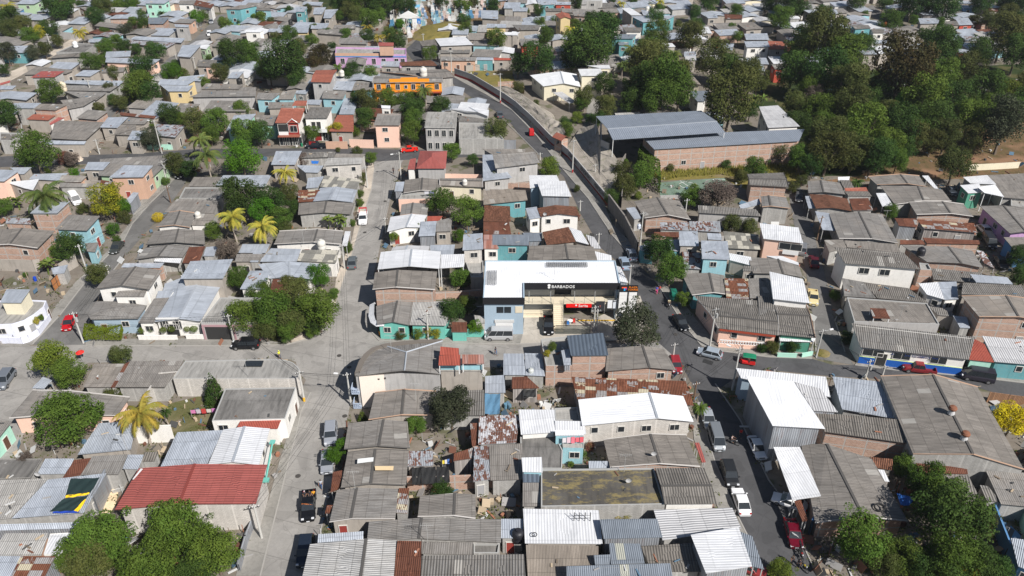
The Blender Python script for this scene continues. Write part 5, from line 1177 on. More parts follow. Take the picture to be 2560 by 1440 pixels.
trees('''
@1920,1080
g 950,1080,560; g 1320,1240,400; g 1760,640,460; d 1850,880,720; g 1850,1260,560; d 2120,1330,420; g 1600,500,420; g 1360,340,260; ym 130,1400,280; f 1960,1400,300; o 2130,900,300; d 1500,1330,380; d 2300,1400,340; o 1150,1330,320; d 1750,1420,400
@1920,720
Y 2440,1330,400 v=.8 label=golden_blossoming_tree_beside_the_brown_bamboo_fence; dm 790,500,150; dm 240,590,170; om 40,600,150; gm 670,80,120; dm 1030,1110,80
@1280,720
s 1230,400,500 label=sparse_grey_tree_with_red_tags_beside_the_plaza_forecourt; gp 1880,1190,180 h=3.2 label=small_potted_palm_tree_beside_a_parked_silver_car; g 1715,110,170; gm 400,590,110 z=4; fm 350,660,80 z=4; dm 2500,610,110
@640,720
g 140,230,440; o 420,130,400; g 620,230,420; o 370,350,300; o 90,420,260; d 600,330,260; g 330,430,240; g 40,60,260; gm 570,440,160; om 200,450,160
d 1950,240,280; g 2110,170,200; n 2200,400,170; om 1450,465,130; ym 1620,455,140; fm 1775,440,175; s 1950,1200,470 label=big_sparse_grey-green_tree_over_roofs_below_the_curved_building; g 1600,1370,220; yc 1060,1270,120 v=1.3 label=lime_green_conical_shrub_beside_the_cream_wall; g 780,60,120
@0,720
y 520,720,400 label=yellow-green_street_tree_with_small_zinc_lean-to_beneath,_cross_street; g 700,860,330; g 690,1330,640 v=.7 label=wide_green_tree_left_of_the_yellow_coconut_palm; om 1210,680,230; dc 2130,990,270 v=1.5 label=dark_green_conifer_in_the_corner_of_the_walled_lawn; qp 1400,1250,520 h=6 label=large_yellow_coconut_palm_above_the_light_zinc_roof; dp 1650,1230,150 h=3; fm 1470,950,170; om 1620,930,160; om 1140,1080,200; ym 1240,1010,160; 
yt 1412,425,72 z=1; yt 1512,418,68 z=1; yt 1632,422,68 z=1; yt 1716,410,76 z=1; yt 1870,410,64 z=1; yt 1938,412,76 z=1; g 2440,290,360; qm 350,330,90 z=1.5; gm 400,300,80 z=1.5
@0,1080
g 1020,1080,620; g 1720,960,580; g 1500,1330,640; g 2150,1220,520; o 900,1330,480; g 2000,1080,420; g 720,1250,380; d 1950,1380,420; x 600,1140,130; xm 250,260,130 z=2
@640,1080
n 770,240,190; n 900,140,200; dm 1860,580,230; om 900,890,150
@1280,1080
f 1090,800,220 v=.7; dm 1250,770,230; gm 1400,830,120; km 780,150,110; gm 700,220,90; om 950,690,150; gm 590,325,70
@0,360
g 350,80,420; pp 440,520,480 h=7 label=big_green_coconut_palm_above_the_small_brick_house; f 1060,560,360 label=yellow_flecked_tree_standing_by_the_left_street_verge; n 1220,630,180; d 690,1030,320; g 520,1080,130; ab 490,1240,220; o 970,1310,260; d 2400,520,420; qp 2320,730,320 h=6; g 2130,870,190; x 2270,1060,240; Yt 1580,735,110; o 1760,200,240 ; pp 2060,110,340 h=8 label=tall_coconut_palm_standing_beside_the_bright_green_tree; n 2420,150,380 label=bright_rounded_green_tree_behind_the_long_zinc_roof; g 30,640,180; n 1130,850,130; g 2380,1360,270; ab 140,600,240; km 630,150,150; x 720,150,150; gm 250,1310,60; gm 1165,960,90; om 1240,740,150; n 740,290,110; ym 480,275,60; om 830,650,130; gm 500,370,70 ; d 1900,260,200; gm 1660,375,90
@640,360
d 130,580,320; n 60,680,280; g 250,740,230; o 330,500,200; d 370,640,170; ab 750,740,400 label=broad_clump_of_banana_plants_above_a_low_yard_wall; qp 290,290,270 h=5 label=yellow_palm_above_the_light_zinc_roofs_near_the_back_street; qp 60,830,340 h=6; g 1150,140,130; om 820,60,60; g 1960,80,190; d 2170,160,130; om 2400,340,150; g 1860,590,300; g 2110,680,330 label=large_green_tree_overhanging_the_brown_tin_roofs; n 2020,920,140; n 620,1320,250; o 340,1420,220; d 480,1390,190; gm 1040,500,90; gm 1040,590,90; gm 920,1040,120; ym 1620,840,90 z=2; gm 2050,1350,230; x 470,160,150; om 280,830,160; om 1060,330,100; ym 1380,930,100 z=1.5; ym 1720,930,80; gm 960,790,80; om 1010,80,110
@1280,360
d 1470,1060,300; g 1590,1260,330 label=tall_rounded_street_tree_beside_the_parked_blue-grey_cars; x 2060,530,380 v=.6; g 1790,540,200; g 1820,480,160; om 2200,800,200; om 2380,830,170; qp 215,180,140 h=3; ym 390,255,230; om 1100,290,230; om 1120,430,260; dm 1000,540,180; gm 1290,340,300; dm 2140,210,110; om 1580,240,100; gm 2430,250,250; om 2300,330,150; gm 1120,200,100; om 650,450,80; ym 1260,520,90
@1920,360
o 1850,250,340 v=.75; g 1230,680,170; dp 890,380,160 h=3; om 250,440,130; om 340,370,120; d 2530,1150,260; d 2540,1330,280; o 600,90,420; o 850,110,340; d 1120,150,300; n 1160,120,90; g 1280,190,220; d 450,210,260; o 90,60,220; g 330,150,280; om 760,60,200; g 1860,90,130; gm 1500,1340,90; gm 1880,700,70; dm 2120,920,70
@1280,0
d 250,590,370 label=dome_shaped_dark_tree_behind_the_school_hall; d 60,640,240; g 630,450,300; d 870,400,380; d 800,540,420; d 620,600,260; o 1330,700,400; g 1500,870,480; d 1270,900,320; o 1640,800,300; g 1660,960,320; g 1450,1020,340; d 1200,1040,240; o 1450,620,300; b 1280,640,200
o 2180,1040,500 v=1 label=massive_yellowish_dark_tree_rising_right_behind_the_warehouse_roof; o 2020,640,340; d 2150,720,260; o 2330,760,280; ab 2440,980,240; d 2380,1100,200; d 930,870,200; o 720,1000,200; g 700,1040,160 label=small_rounded_tree_beside_the_school's_covered_walkway; pp 1200,500,230 h=7; g 1350,520,220; g 1450,370,240; o 1780,400,280; d 1830,300,160; g 340,370,200; g 280,230,130; d 265,100,130; g 435,210,110; g 630,250,130; d 800,215,140; d 1430,210,170; d 1830,145,130; o 920,1100,220; om 60,880,140; dm 520,1230,130; gm 550,1300,170; om 420,1290,90; ym 650,1180,130; g 2200,285,110; g 2260,375,130; ab 2080,70,240; d 1960,30,220; qp 590,290,160 h=5; pp 1620,540,180 h=6; pp 1110,640,160 h=5; dm 1010,280,140; om 240,1030,70; om 270,1110,80; om 960,230,120; o 850,280,130; g 1480,90,110; d 1200,20,120; qp 1090,30,110 h=5; o 1660,240,90; g 2230,140,140; d 1000,30,100; g 1380,60,80; d 640,40,130; d 780,1190,110; o 2450,840,240; d 870,1190,160; qp 1480,15,110 h=5; g 150,110,60
@1920,0
o 560,440,420 v=1.1; g 330,520,340; g 780,640,380; d 250,760,340; d 560,780,420; o 780,900,380; b 1330,760,560 v=.95 label=large_russet_brown_crowned_tree_in_the_middle_of_grove; d 1700,500,330; g 1740,820,340; o 2000,770,320; o 2350,400,380; d 2480,560,320; d 2120,560,260; d 2150,950,340; y 2370,960,240; n 1680,740,220; g 1560,1030,400; o 280,1040,260; g 520,1100,340; o 850,1130,380; o 600,1350,420; g 950,1330,400; n 1340,1100,240; d 1300,1300,380; d 1640,1270,360; g 2000,1230,340; s 2350,1290,440; d 1090,950,280; o 1180,1180,240; d 1850,1000,300; d 300,1250,300; g 420,900,240; d 960,480,200; d 680,450,220; o 480,340,260; d 1580,880,240; g 2140,1120,260; o 2540,900,240; d 2560,1050,260; d 2530,330,260; g 1130,820,180; x 480,960,220; o 1480,1400,260; o 1780,1380,280; g 560,1230,260; o 2050,1400,240; d 1450,1220,240; g 2430,1150,260; d 1000,1040,240
d 1040,1600,300; g 1200,1480,300; d 1350,1520,240; g 1480,1330,260; d 900,1540,260; o 1640,1440,220
d 540,180,180; g 120,220,220; d 250,60,280; g 880,50,170; d 1160,30,160; g 1220,240,230 v=.7; g 970,150,90; d 1450,60,260; g 1600,50,260; d 1770,90,260; d 2150,40,240; o 2380,180,200; d 1540,340,120; o 1640,420,150; d 1750,500,280; g 1720,230,120; d 2500,60,240; g 1450,200,110; o 2200,220,160; g 1340,20,150; d 2380,40,180; om 1810,330,100; g 740,230,110; d 30,60,200; o 2060,200,120; d 330,120,160; g 880,400,100
@640,0
d 280,620,480 label=big_dark_spreading_tree_left_of_the_narrow_red_roofed_house; g 130,700,260; d 400,760,260; b 640,570,240; b 560,650,180; o 420,480,200; g 60,700,180; g 980,540,110; d 1400,410,220; g 1330,340,150; g 1130,190,220; qp 1220,370,140 h=5; qp 1310,370,130 h=5; g 1740,540,180; d 2080,210,150; g 2090,300,150; g 2400,390,210; g 1140,740,170; d 960,710,180; d 900,780,140; o 1120,1010,270; g 1330,1000,220; g 1470,1010,190; g 1590,1030,220; pp 1680,900,200 h=8 label=dark_coconut_palm_in_front_of_the_orange_building; d 1840,1070,220; d 1080,1180,230 label=dense_round_tree_left_of_the_peach_two-storey_house; d 1570,1100,240; g 1570,1200,220; g 1560,1330,230; o 2400,1310,280; f 790,1310,170; ym 980,1320,130; d 40,1330,260; g 560,1330,170 z=1; g 340,340,180; g 560,410,140; d 710,335,110; g 890,350,140; d 1110,370,160; g 580,290,100; o 520,90,100; d 330,110,110; g 820,160,120; o 930,100,180; n 1440,240,100; qp 1110,270,140 h=5; d 820,30,200; d 950,20,240; g 1080,40,260; d 1230,40,280; d 1380,30,220; d 1500,60,220; o 1000,150,180; g 1240,160,160; d 880,60,160; d 1850,10,160; g 2100,60,120; d 2370,60,160; g 2300,180,90; o 2180,20,120; ym 2060,1420,60; d 1280,560,120 v=.5; g 30,190,150; d 100,310,90; om 200,380,120; g 560,200,60; d 700,200,70; gm 520,1200,90 z=4; gm 670,1200,70 z=4; d 1020,1000,190; gp 820,660,110 h=5; o 150,220,100; om 2280,1290,90; g 2020,40,110; d 760,480,120; d 20,140,110; ab 180,220,140
@0,0
d 570,60,320; g 640,100,200; d 90,190,240; o 230,240,180; o 90,310,220; d 490,290,200; f 370,340,180; g 290,370,190; o 30,300,120; qp 800,320,170 h=5 label=small_yellow_palm_beside_the_pale_dirt_track; d 950,170,200; g 1420,190,130 v=1.5; g 1330,220,110; g 1050,330,120; s 1260,310,160; n 1970,180,150; g 2030,160,120; g 2560,190,110; ab 2340,240,240; g 2250,240,140; g 1050,480,190; g 1150,430,160; d 1240,470,160; d 1360,490,110; d 1560,520,210; g 900,620,200; g 1010,610,120; d 1420,700,300; n 1720,730,210; y 1830,750,130; g 1400,880,330 v=.8; o 1300,960,180; d 1490,930,240; g 500,920,260; ab 410,960,140; s 330,530,160; o 440,490,160; s 60,530,200; d 1690,1150,240; g 1820,1190,160; o 1950,1220,280; g 2150,1230,280; g 2420,1100,180; ab 2230,1130,200; g 2040,830,120; o 2200,730,200; d 2330,540,300; g 2480,530,260; n 2250,480,150; d 2420,450,120; g 2440,1320,300; pp 2000,1400,260 h=6; g 2100,1350,200; d 40,1150,300; o 1130,730,150; s 1500,1390,230; g 30,480,100; o 570,410,130; d 1640,360,60; o 1100,900,150; qm 630,650,60; dm 1140,1010,130; o 1200,1030,160; d 430,30,90; g 720,30,100; d 1000,40,180; g 1180,50,150; g 1280,20,170; d 820,60,110; g 1350,40,120; o 1040,70,200; d 30,170,160; g 1490,1250,120; g 1390,1260,90; qp 70,70,190 h=5; om 1560,330,80; g 2400,220,80; d 2560,1350,160; om 990,1080,120; gm 2090,580,70; d 40,700,120; g 2520,590,140; pp 2300,600,110 h=4; d 1750,640,90; ab 1640,150,120; ab 1820,150,110
''')
# clipped box hedge on the corner and vine on the school wall
def leafbox(name, pts, z0, z1, mat, n, s, parent=None, taper=0):
    rg = random.Random(9); m = MB(); P = pts if signed(pts) > 0 else pts[::-1]; c = sum(P, Vector((0, 0, 0))) / len(P)
    for k in range(n):
        f = rg.random()
        if f < .5:
            i = rg.randrange(len(P)); a, b = P[i], P[(i + 1) % len(P)]; p = a.lerp(b, rg.random()); d = (b - a); nn = Vector((d.y, -d.x, 0)).normalized(); z = rg.uniform(z0, z1)
        else:
            a, b = P[rg.randrange(len(P))], P[rg.randrange(len(P))]; p = a.lerp(b, rg.random()).lerp(c, rg.random()); nn = Vector((0, 0, 1)); z = z1 + rg.uniform(-.12, .06)
        leafquad(m, Vector((p.x, p.y, z)), nn, s, rg)
    return m.build(name, mat, parent)
hp = [at(x, y, 1.6) for x, y in ((212, 812), (305, 815), (300, 840), (208, 838))]
hp = [Vector((p.x, p.y, 0)) for p in hp]
hd = empty('hedge', hp[3]); leafbox('foliage', [p - hp[3] for p in hp], .7, 1.9, leaf_mat('hedge_leaves', (.13, .20, .012), (.17, .225, .02)), 9000, .2, hd)
m = MB()
for f in (.2, .5, .8): q = hp[3].lerp(hp[2], f) - hp[3] + Vector((0, .6, 0)); m.tube([q, q + Vector((.05, 0, 1.2))], .06, 6)
m.build('stems', M_bark, hd); tag(hd, 'flat clipped bright green box hedge below the fan shaped roof', 'hedge')
vp = [at(x, y, 0) for x, y in ((1556, 500), (1600, 505), (1648, 488), (1645, 440), (1600, 398), (1592, 420))]
vh = empty('hedge', vp[0]); leafbox('foliage', [Vector((*(p - vp[0])[:2], 0)) for p in vp[3:]] + [Vector((*(vp[2] - vp[0])[:2], 0))], 0, 4.2, LM['g'], 4200, .5, vh)
tag(vh, 'tall vine covered wall corner beside the green sports court', 'hedge')
# ---------------------------------------------------------------- vehicles
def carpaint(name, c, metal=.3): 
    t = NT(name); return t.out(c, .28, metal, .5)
M_tyre = paint((.02, .02, .02), .85, name='tyre_rubber'); M_rim = paint((.35, .35, .36), .35, .6, name='wheel_rim'); M_lamp = paint((.75, .77, .8), .15, .1, name='headlamp_lens'); M_tail = paint((.4, .015, .01), .3, name='tail_lamp_lens')
M_plate = paint((.7, .72, .75), .5, name='number_plate'); M_skin = paint((.30, .16, .10), .6, name='skin'); M_hair = paint((.02, .015, .012), .6, name='dark_hair')
def rrect(w, h, z, y0=0, n=2, r=.25):
    pts = []
    for cx, cy, a0 in ((w / 2 - r, h / 2 - r, 0), (-w / 2 + r, h / 2 - r, 90), (-w / 2 + r, -h / 2 + r, 180), (w / 2 - r, -h / 2 + r, 270)):
        for k in range(n + 1): a = R(a0 + 90 * k / n); pts.append(Vector((cx + r * math.cos(a), y0 + cy + r * math.sin(a), z)))
    return pts
SPEC = { # length, width, hood height, belt, roof, nose..windscreen base..roof front..roof rear..rear glass base
 'sedan': (4.6, 1.78, .78, .92, 1.46, 1.15, .45, -.95, -1.75, .92), 'hatch': (4.2, 1.75, .85, .98, 1.52, 1.15, .55, -1.45, -1.95, .98),
 'suv': (4.7, 1.88, .98, 1.12, 1.76, 1.25, .65, -1.75, -2.15, 1.12), 'van': (4.9, 1.9, 1.05, 1.2, 2.15, 1.95, 1.25, -2.3, -2.42, 1.2),
 'pickup': (5.2, 1.85, 1.02, 1.12, 1.78, 1.25, .7, -.55, -.8, .95)}
def vehicle(kind, col, x, y, dx, dy, label, name=None, group=None, z=.03, cab=True, metal=.3, sc=1.0):
    L, Wd, hh, belt, rf, wb, r0, r1, rg_, rb = SPEC[kind]; P = at(x, y, z); Q = at(x + dx, y + dy, z); a = math.atan2(Q.y - P.y, Q.x - P.x)
    root = empty(name or {'van': 'minivan', 'pickup': 'pickup_truck', 'suv': 'suv'}.get(kind, 'car'), P, a); root.scale = (sc,) * 3
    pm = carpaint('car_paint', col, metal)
    def sec(xx, zt, w, zb=.28): # cross section in yz
        return [Vector((xx, -w * .46, zb)), Vector((xx, w * .46, zb)), Vector((xx, w * .5, zb + .22)), Vector((xx, w * .5, zt - .22)), Vector((xx, w * .455, zt - .03)), Vector((xx, w * .3, zt)), Vector((xx, -w * .3, zt)), Vector((xx, -w * .455, zt - .03)), Vector((xx, -w * .5, zt - .22)), Vector((xx, -w * .5, zb + .22))]
    m = MB(); h2 = L / 2
    if kind == 'pickup':
        S1 = [(h2, .62, .8), (h2 - .06, .85, .92), (h2 - .35, hh - .04, .99), (wb, hh + .04, 1), (wb - .1, belt, 1), (r1 - .35, belt, 1), (r1 - .42, .98, 1)]
        m.loft([sec(xx, zt, Wd * w, .34) for xx, zt, w in S1])
        for s in (-1, 1): m.box(((r1 - .42 - h2) / 2, s * (Wd / 2 - .06), .78), (h2 + r1 - .42, .1, .5))
        m.box((-h2 + .05, 0, .76), (.1, Wd, .48)); m.box(((r1 - .42 - h2) / 2, 0, .52), (h2 + r1 - .42, Wd - .1, .1))
    else:
        S1 = [(h2, .60, .78), (h2 - .07, .74, .9), (h2 - .4, hh - .05, .98), (wb, hh + .06, 1), (0, belt + .02, 1), (rg_ - .0, belt + .02, 1), (-h2 + .35, rb - .02, .98), (-h2 + .06, rb - .14, .9), (-h2, .62, .8)]
        m.loft([sec(xx, zt, Wd * w) for xx, zt, w in S1])
    bd = m.build('body', pm, root, smooth=False, weld=True)
    # greenhouse: glass hull plus painted roof and pillars
    m = MB(); wt = Wd * .80; wbt = Wd * .93
    A = [Vector((wb, -wbt / 2, belt - .04)), Vector((wb, wbt / 2, belt - .04)), Vector((rg_, wbt / 2, belt - .04)), Vector((rg_, -wbt / 2, belt - .04))]
    B = [Vector((r0, -wt / 2, rf - .05)), Vector((r0, wt / 2, rf - .05)), Vector((r1, wt / 2, rf - .05)), Vector((r1, -wt / 2, rf - .05))]
    m.loft([A, B]); m.build('windows', M_glass, root)
    m = MB(); xm = (r0 + r1) / 2
    m.loft([[Vector((xm + (v.x - xm) * k, v.y * k2, zz)) for v in B] for k, k2, zz in ((1.02, 1.02, rf - .06), (1.0, 1.0, rf - .015), (.9, .85, rf + .02))])
    for p, q in list(zip(A, B)): m.tube([p, q], .035, 4)
    for f in ((.5,) if kind != 'van' else (.3, .6)):
        for s in (0, 1):
            p = A[0 + s].lerp(A[3 - s], f); q = B[0 + s].lerp(B[3 - s], f); m.tube([p * 1.005, q * 1.005], .035, 4)
    m.build('roof', pm, root)
    wx = h2 * .63; wr = .33 if kind in ('sedan', 'hatch') else .38
    for sx in (1, -1):
        for sy in (1, -1):
            m = MB(); m.tube([(sx * wx, sy * (Wd / 2 - .2), wr), (sx * wx, sy * (Wd / 2 + .015), wr)], wr, 14); w = m.build('wheel', M_tyre, root)
            m = MB(); m.tube([(sx * wx, sy * (Wd / 2 + .0), wr), (sx * wx, sy * (Wd / 2 + .03), wr)], wr * .58, 10); m.build('rim', M_rim, w)
    for sy in (1, -1):
        m = MB(); m.box((h2 - .13, sy * Wd * .35, hh - .17), (.2, .34, .15)); m.build('headlight', M_lamp, root)
        m = MB(); m.box((-h2 + .06, sy * Wd * .38, (rb if kind != 'pickup' else .95) - .2), (.12, .22, .2)); m.build('tail_light', M_tail, root)
        m = MB(); m.box((wb - .12, sy * (Wd / 2 + .08), belt + .06), (.1, .2, .14)); m.build('mirror', pm, root)
    m = MB(); m.box((h2 + .005, 0, .46), (.03, .42, .14)); m.build('number_plate', M_plate, root)
    m = MB(); m.box((h2 - .015, 0, .62), (.05, Wd * .45, .12)); m.build('grille', M_black, root)
    tag(root, label, {'van': 'minivan', 'pickup': 'pickup truck', 'suv': 'suv'}.get(kind, 'car'), group); return root
Wt, Bk, Si, Gr = (.80, .80, .80), (.012, .013, .016), (.42, .45, .48), (.14, .16, .17)
vehicle('sedan', (.50, .01, .015), 176, 812, -13, 26, 'bright red car turning beside the clipped box hedge', metal=.1)
vehicle('suv', (.20, .22, .25), 16, 956, -20, 30, 'grey hatchback parked at the left edge of cross street', sc=1.0)
vehicle('suv', Bk, 616, 868, -60, 1, 'black suv driving along the cross street')
vehicle('van', (.50, .51, .52), 1247, 846, -60, 0, 'silver grey minivan parked against the blue-grey plaza wall')
vehicle('pickup', Bk, 1371, 820, 1, 60, 'black pickup parked nose out on the plaza driveway', z=.14)
vehicle('pickup', Wt, 908, 552, -3, 40, 'white pickup with red frame parked on central street', metal=0)
vehicle('sedan', Gr, 881, 662, 4, -40, 'dark grey car parked by a leaning pole, central street')
vehicle('pickup', Bk, 773, 1272, -3, 60, 'black pickup with people sitting in its bed')
vehicle('suv', (.36, .38, .42), 828, 1092, -3, 60, 'silver suv parked in shade above the small lime tree', group='cars parked below the street tree')
vehicle('sedan', (.36, .38, .42), 819, 1160, -3, 60, 'silver car half hidden beneath the small lime tree', group='cars parked below the street tree')
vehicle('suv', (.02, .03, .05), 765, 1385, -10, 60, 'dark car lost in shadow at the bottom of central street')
vehicle('pickup', (.015, .02, .03), 790, 370, -30, 0, 'black pickup parked on the back street by the red villa')
vehicle('pickup', (.65, .02, .01), 1024, 379, -30, 2, 'small red pickup where the back street meets central street', metal=0, sc=.85)
vehicle('sedan', (.10, .11, .12), 1249, 291, -6, -20, 'dark grey car parked by the bend of the main street')
vehicle('sedan', (.06, .065, .06), 294, 624, -20, 26, 'dark hatchback parked on the left street verge')
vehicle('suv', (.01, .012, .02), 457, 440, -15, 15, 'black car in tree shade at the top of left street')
vehicle('van', Wt, 190, 505, 14, 20, 'white van parked behind the big coconut palm', metal=0)
vehicle('sedan', (.32, .36, .42), 1579, 642, -9, -26, 'upper one of two blue-grey cars parked near the street tree', group='cars parked near the plaza corner')
vehicle('sedan', (.34, .42, .52), 1561, 664, -9, -26, 'lower one of two blue-grey cars parked near the street tree', group='cars parked near the plaza corner')
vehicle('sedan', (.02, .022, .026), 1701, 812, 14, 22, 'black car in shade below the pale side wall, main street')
vehicle('hatch', (.40, .46, .52), 1773, 890, -40, -10, 'light blue hatchback turning at the street junction')
vehicle('hatch', (.35, .03, .04), 1688, 918, 8, 30, 'dark red car half hidden by the brick sided house roof')
vehicle('sedan', Si, 1768, 1052, 10, 34, 'silver car parked beside the small palm')
vehicle('van', (.22, .24, .26), 1790, 1105, 12, 40, 'grey minivan parked below the small palm, tinted windows', sc=.95)
vehicle('sedan', Wt, 1891, 1125, 16, 36, 'white car coming downhill beside the tall white roof', metal=0)
vehicle('suv', (.03, .032, .035), 1822, 1192, 12, 40, 'black suv parked above the white saloon, papers on windscreen')
vehicle('sedan', (.78, .78, .79), 1851, 1261, -12, -36, 'white saloon parked at the kerb beside ribbed white roofs', metal=0)
vehicle('sedan', Wt, 1972, 1262, -40, -14, 'white car half under the rusty awning, bottom right', metal=0)
vehicle('sedan', (.16, .006, .02), 1981, 1340, 12, 44, 'dark red car with TERCEL on its windscreen, bottom right')
vehicle('sedan', (.3, .04, .04), 1868, 1424, 20, 8, 'red car sheltered by the grey strip awning at bottom edge')
vehicle('pickup', (.26, .03, .035), 2294, 928, -60, -8, 'dusty red pickup parked by the school with blue base')
vehicle('van', (.04, .036, .05), 2440, 948, -60, -10, 'dark old minivan parked beside the teal wall')
vehicle('pickup', (.62, .52, .28), 2031, 750, 3, 34, 'cream pickup with camper top parked in the side alley', metal=0, sc=.95)
vehicle('sedan', (.10, .012, .02), 2033, 660, -5, -24, 'dark red car in the side alley near the pink house')
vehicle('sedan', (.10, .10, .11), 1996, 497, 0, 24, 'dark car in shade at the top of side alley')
vehicle('suv', (.22, .23, .24), 2004, 628, 3, -24, 'grey car tucked beside the pink house balcony')
vehicle('sedan', (.12, .14, .17), 2379, 483, 14, 18, 'blue-grey car in the yard beside white canopies, right', )
vehicle('sedan', (.75, .75, .74), 2461, 581, 16, 14, 'white car in the right yard behind long rusty roof', metal=0)
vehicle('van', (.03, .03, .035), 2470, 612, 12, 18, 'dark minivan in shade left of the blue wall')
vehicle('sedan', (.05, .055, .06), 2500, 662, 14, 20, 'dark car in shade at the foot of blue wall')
vehicle('sedan', (.35, .37, .40), 528, 57, 3, 20, 'silver car on the far left street beside bushes')
vehicle('hatch', Wt, 524, 88, 2, 20, 'white car parked on the far left street near brick wall', metal=0)
vehicle('suv', (.05, .05, .05), 2100, 700, 4, 30, 'unseen') if False else None
# lettering carried by vehicles
def text(name, s, size, loc, rot, mat, parent=None, ext=.01, align='CENTER', sx=1.0):
    cu = bpy.data.curves.new(name, 'FONT'); cu.body = s; cu.size = size; cu.extrude = ext; cu.align_x = align; cu.align_y = 'CENTER'; cu.fill_mode = 'BOTH'; cu.resolution_u = 2
    o = bpy.data.objects.new('tmp', cu); COL.objects.link(o); dg = bpy.context.evaluated_depsgraph_get(); me = bpy.data.meshes.new_from_object(o.evaluated_get(dg)); bpy.data.objects.remove(o)
    me.materials.clear(); me.materials.append(mat); r = bpy.data.objects.new(name, me); COL.objects.link(r); r.parent = parent; r.location = loc; r.rotation_euler = rot; r.scale = (sx, 1, 1); return r
for o in list(S.objects):
    if o.get('label', '').startswith('dark red car with TERCEL'): text('windscreen_lettering', 'TERCEL', .34, (.93, 0, 1.26), (0, R(35), R(90)), M_white, o, sx=1.1)
    if o.get('label', '').startswith('black pickup with people'): text('windscreen_banner', 'A TODO A 7', .26, (.80, 0, 1.74), (0, R(15), R(90)), paint((.8, .25, .06), .5, name='orange_lettering'), o)
    if o.get('label', '').startswith('white pickup with red'):
        m = MB()
        for k in range(5): m.box((-2.5 + .12 * k, 0, 2.0), (.05, 1.7, .1))
        for s in (-.8, .8): m.tube([(-2.5, s, .95), (-2.5, s, 2.0)], .04, 4); m.tube([(-1.2, s, .95), (-1.2, s, 1.9)], .04, 4); m.tube([(-2.5, s, 2.0), (-1.2, s, 1.9)], .04, 4)
        m.build('cargo_frame', paint((.5, .04, .05), .5, name='red_frame_paint'), o)
# people --------------------------------------------------------------
def limbs(name, chains, mat, parent):
    vs = []; es = []; rs = []
    def add(p, r): vs.append(p); rs.append(r); return len(vs) - 1
    idx = {}
    for ch in chains:
        prev = None
        for p, r in ch:
            k = tuple(round(c, 4) for c in p)
            if k not in idx: idx[k] = add(p, r)
            i = idx[k]
            if prev is not None and prev != i: es.append((prev, i))
            prev = i
    me = bpy.data.meshes.new(name); me.from_pydata(vs, es, []); me.materials.append(mat); o = bpy.data.objects.new(name, me); COL.objects.link(o); o.parent = parent
    sk = o.modifiers.new('skin', 'SKIN'); sk.use_smooth_shade = True; lay = me.skin_vertices[0].data if me.skin_vertices else None
    if lay is None:
        bm = bmesh.new(); bm.from_mesh(me); bm.verts.layers.skin.verify(); bm.to_mesh(me); bm.free(); lay = me.skin_vertices[0].data
    for i, r in enumerate(rs): lay[i].radius = (r, r); lay[i].use_root = (i == 0)
    su = o.modifiers.new('sub', 'SUBSURF'); su.levels = 1; su.render_levels = 1
    dg = bpy.context.evaluated_depsgraph_get(); m2 = bpy.data.meshes.new_from_object(o.evaluated_get(dg)); o.modifiers.clear(); o.data = m2; return o
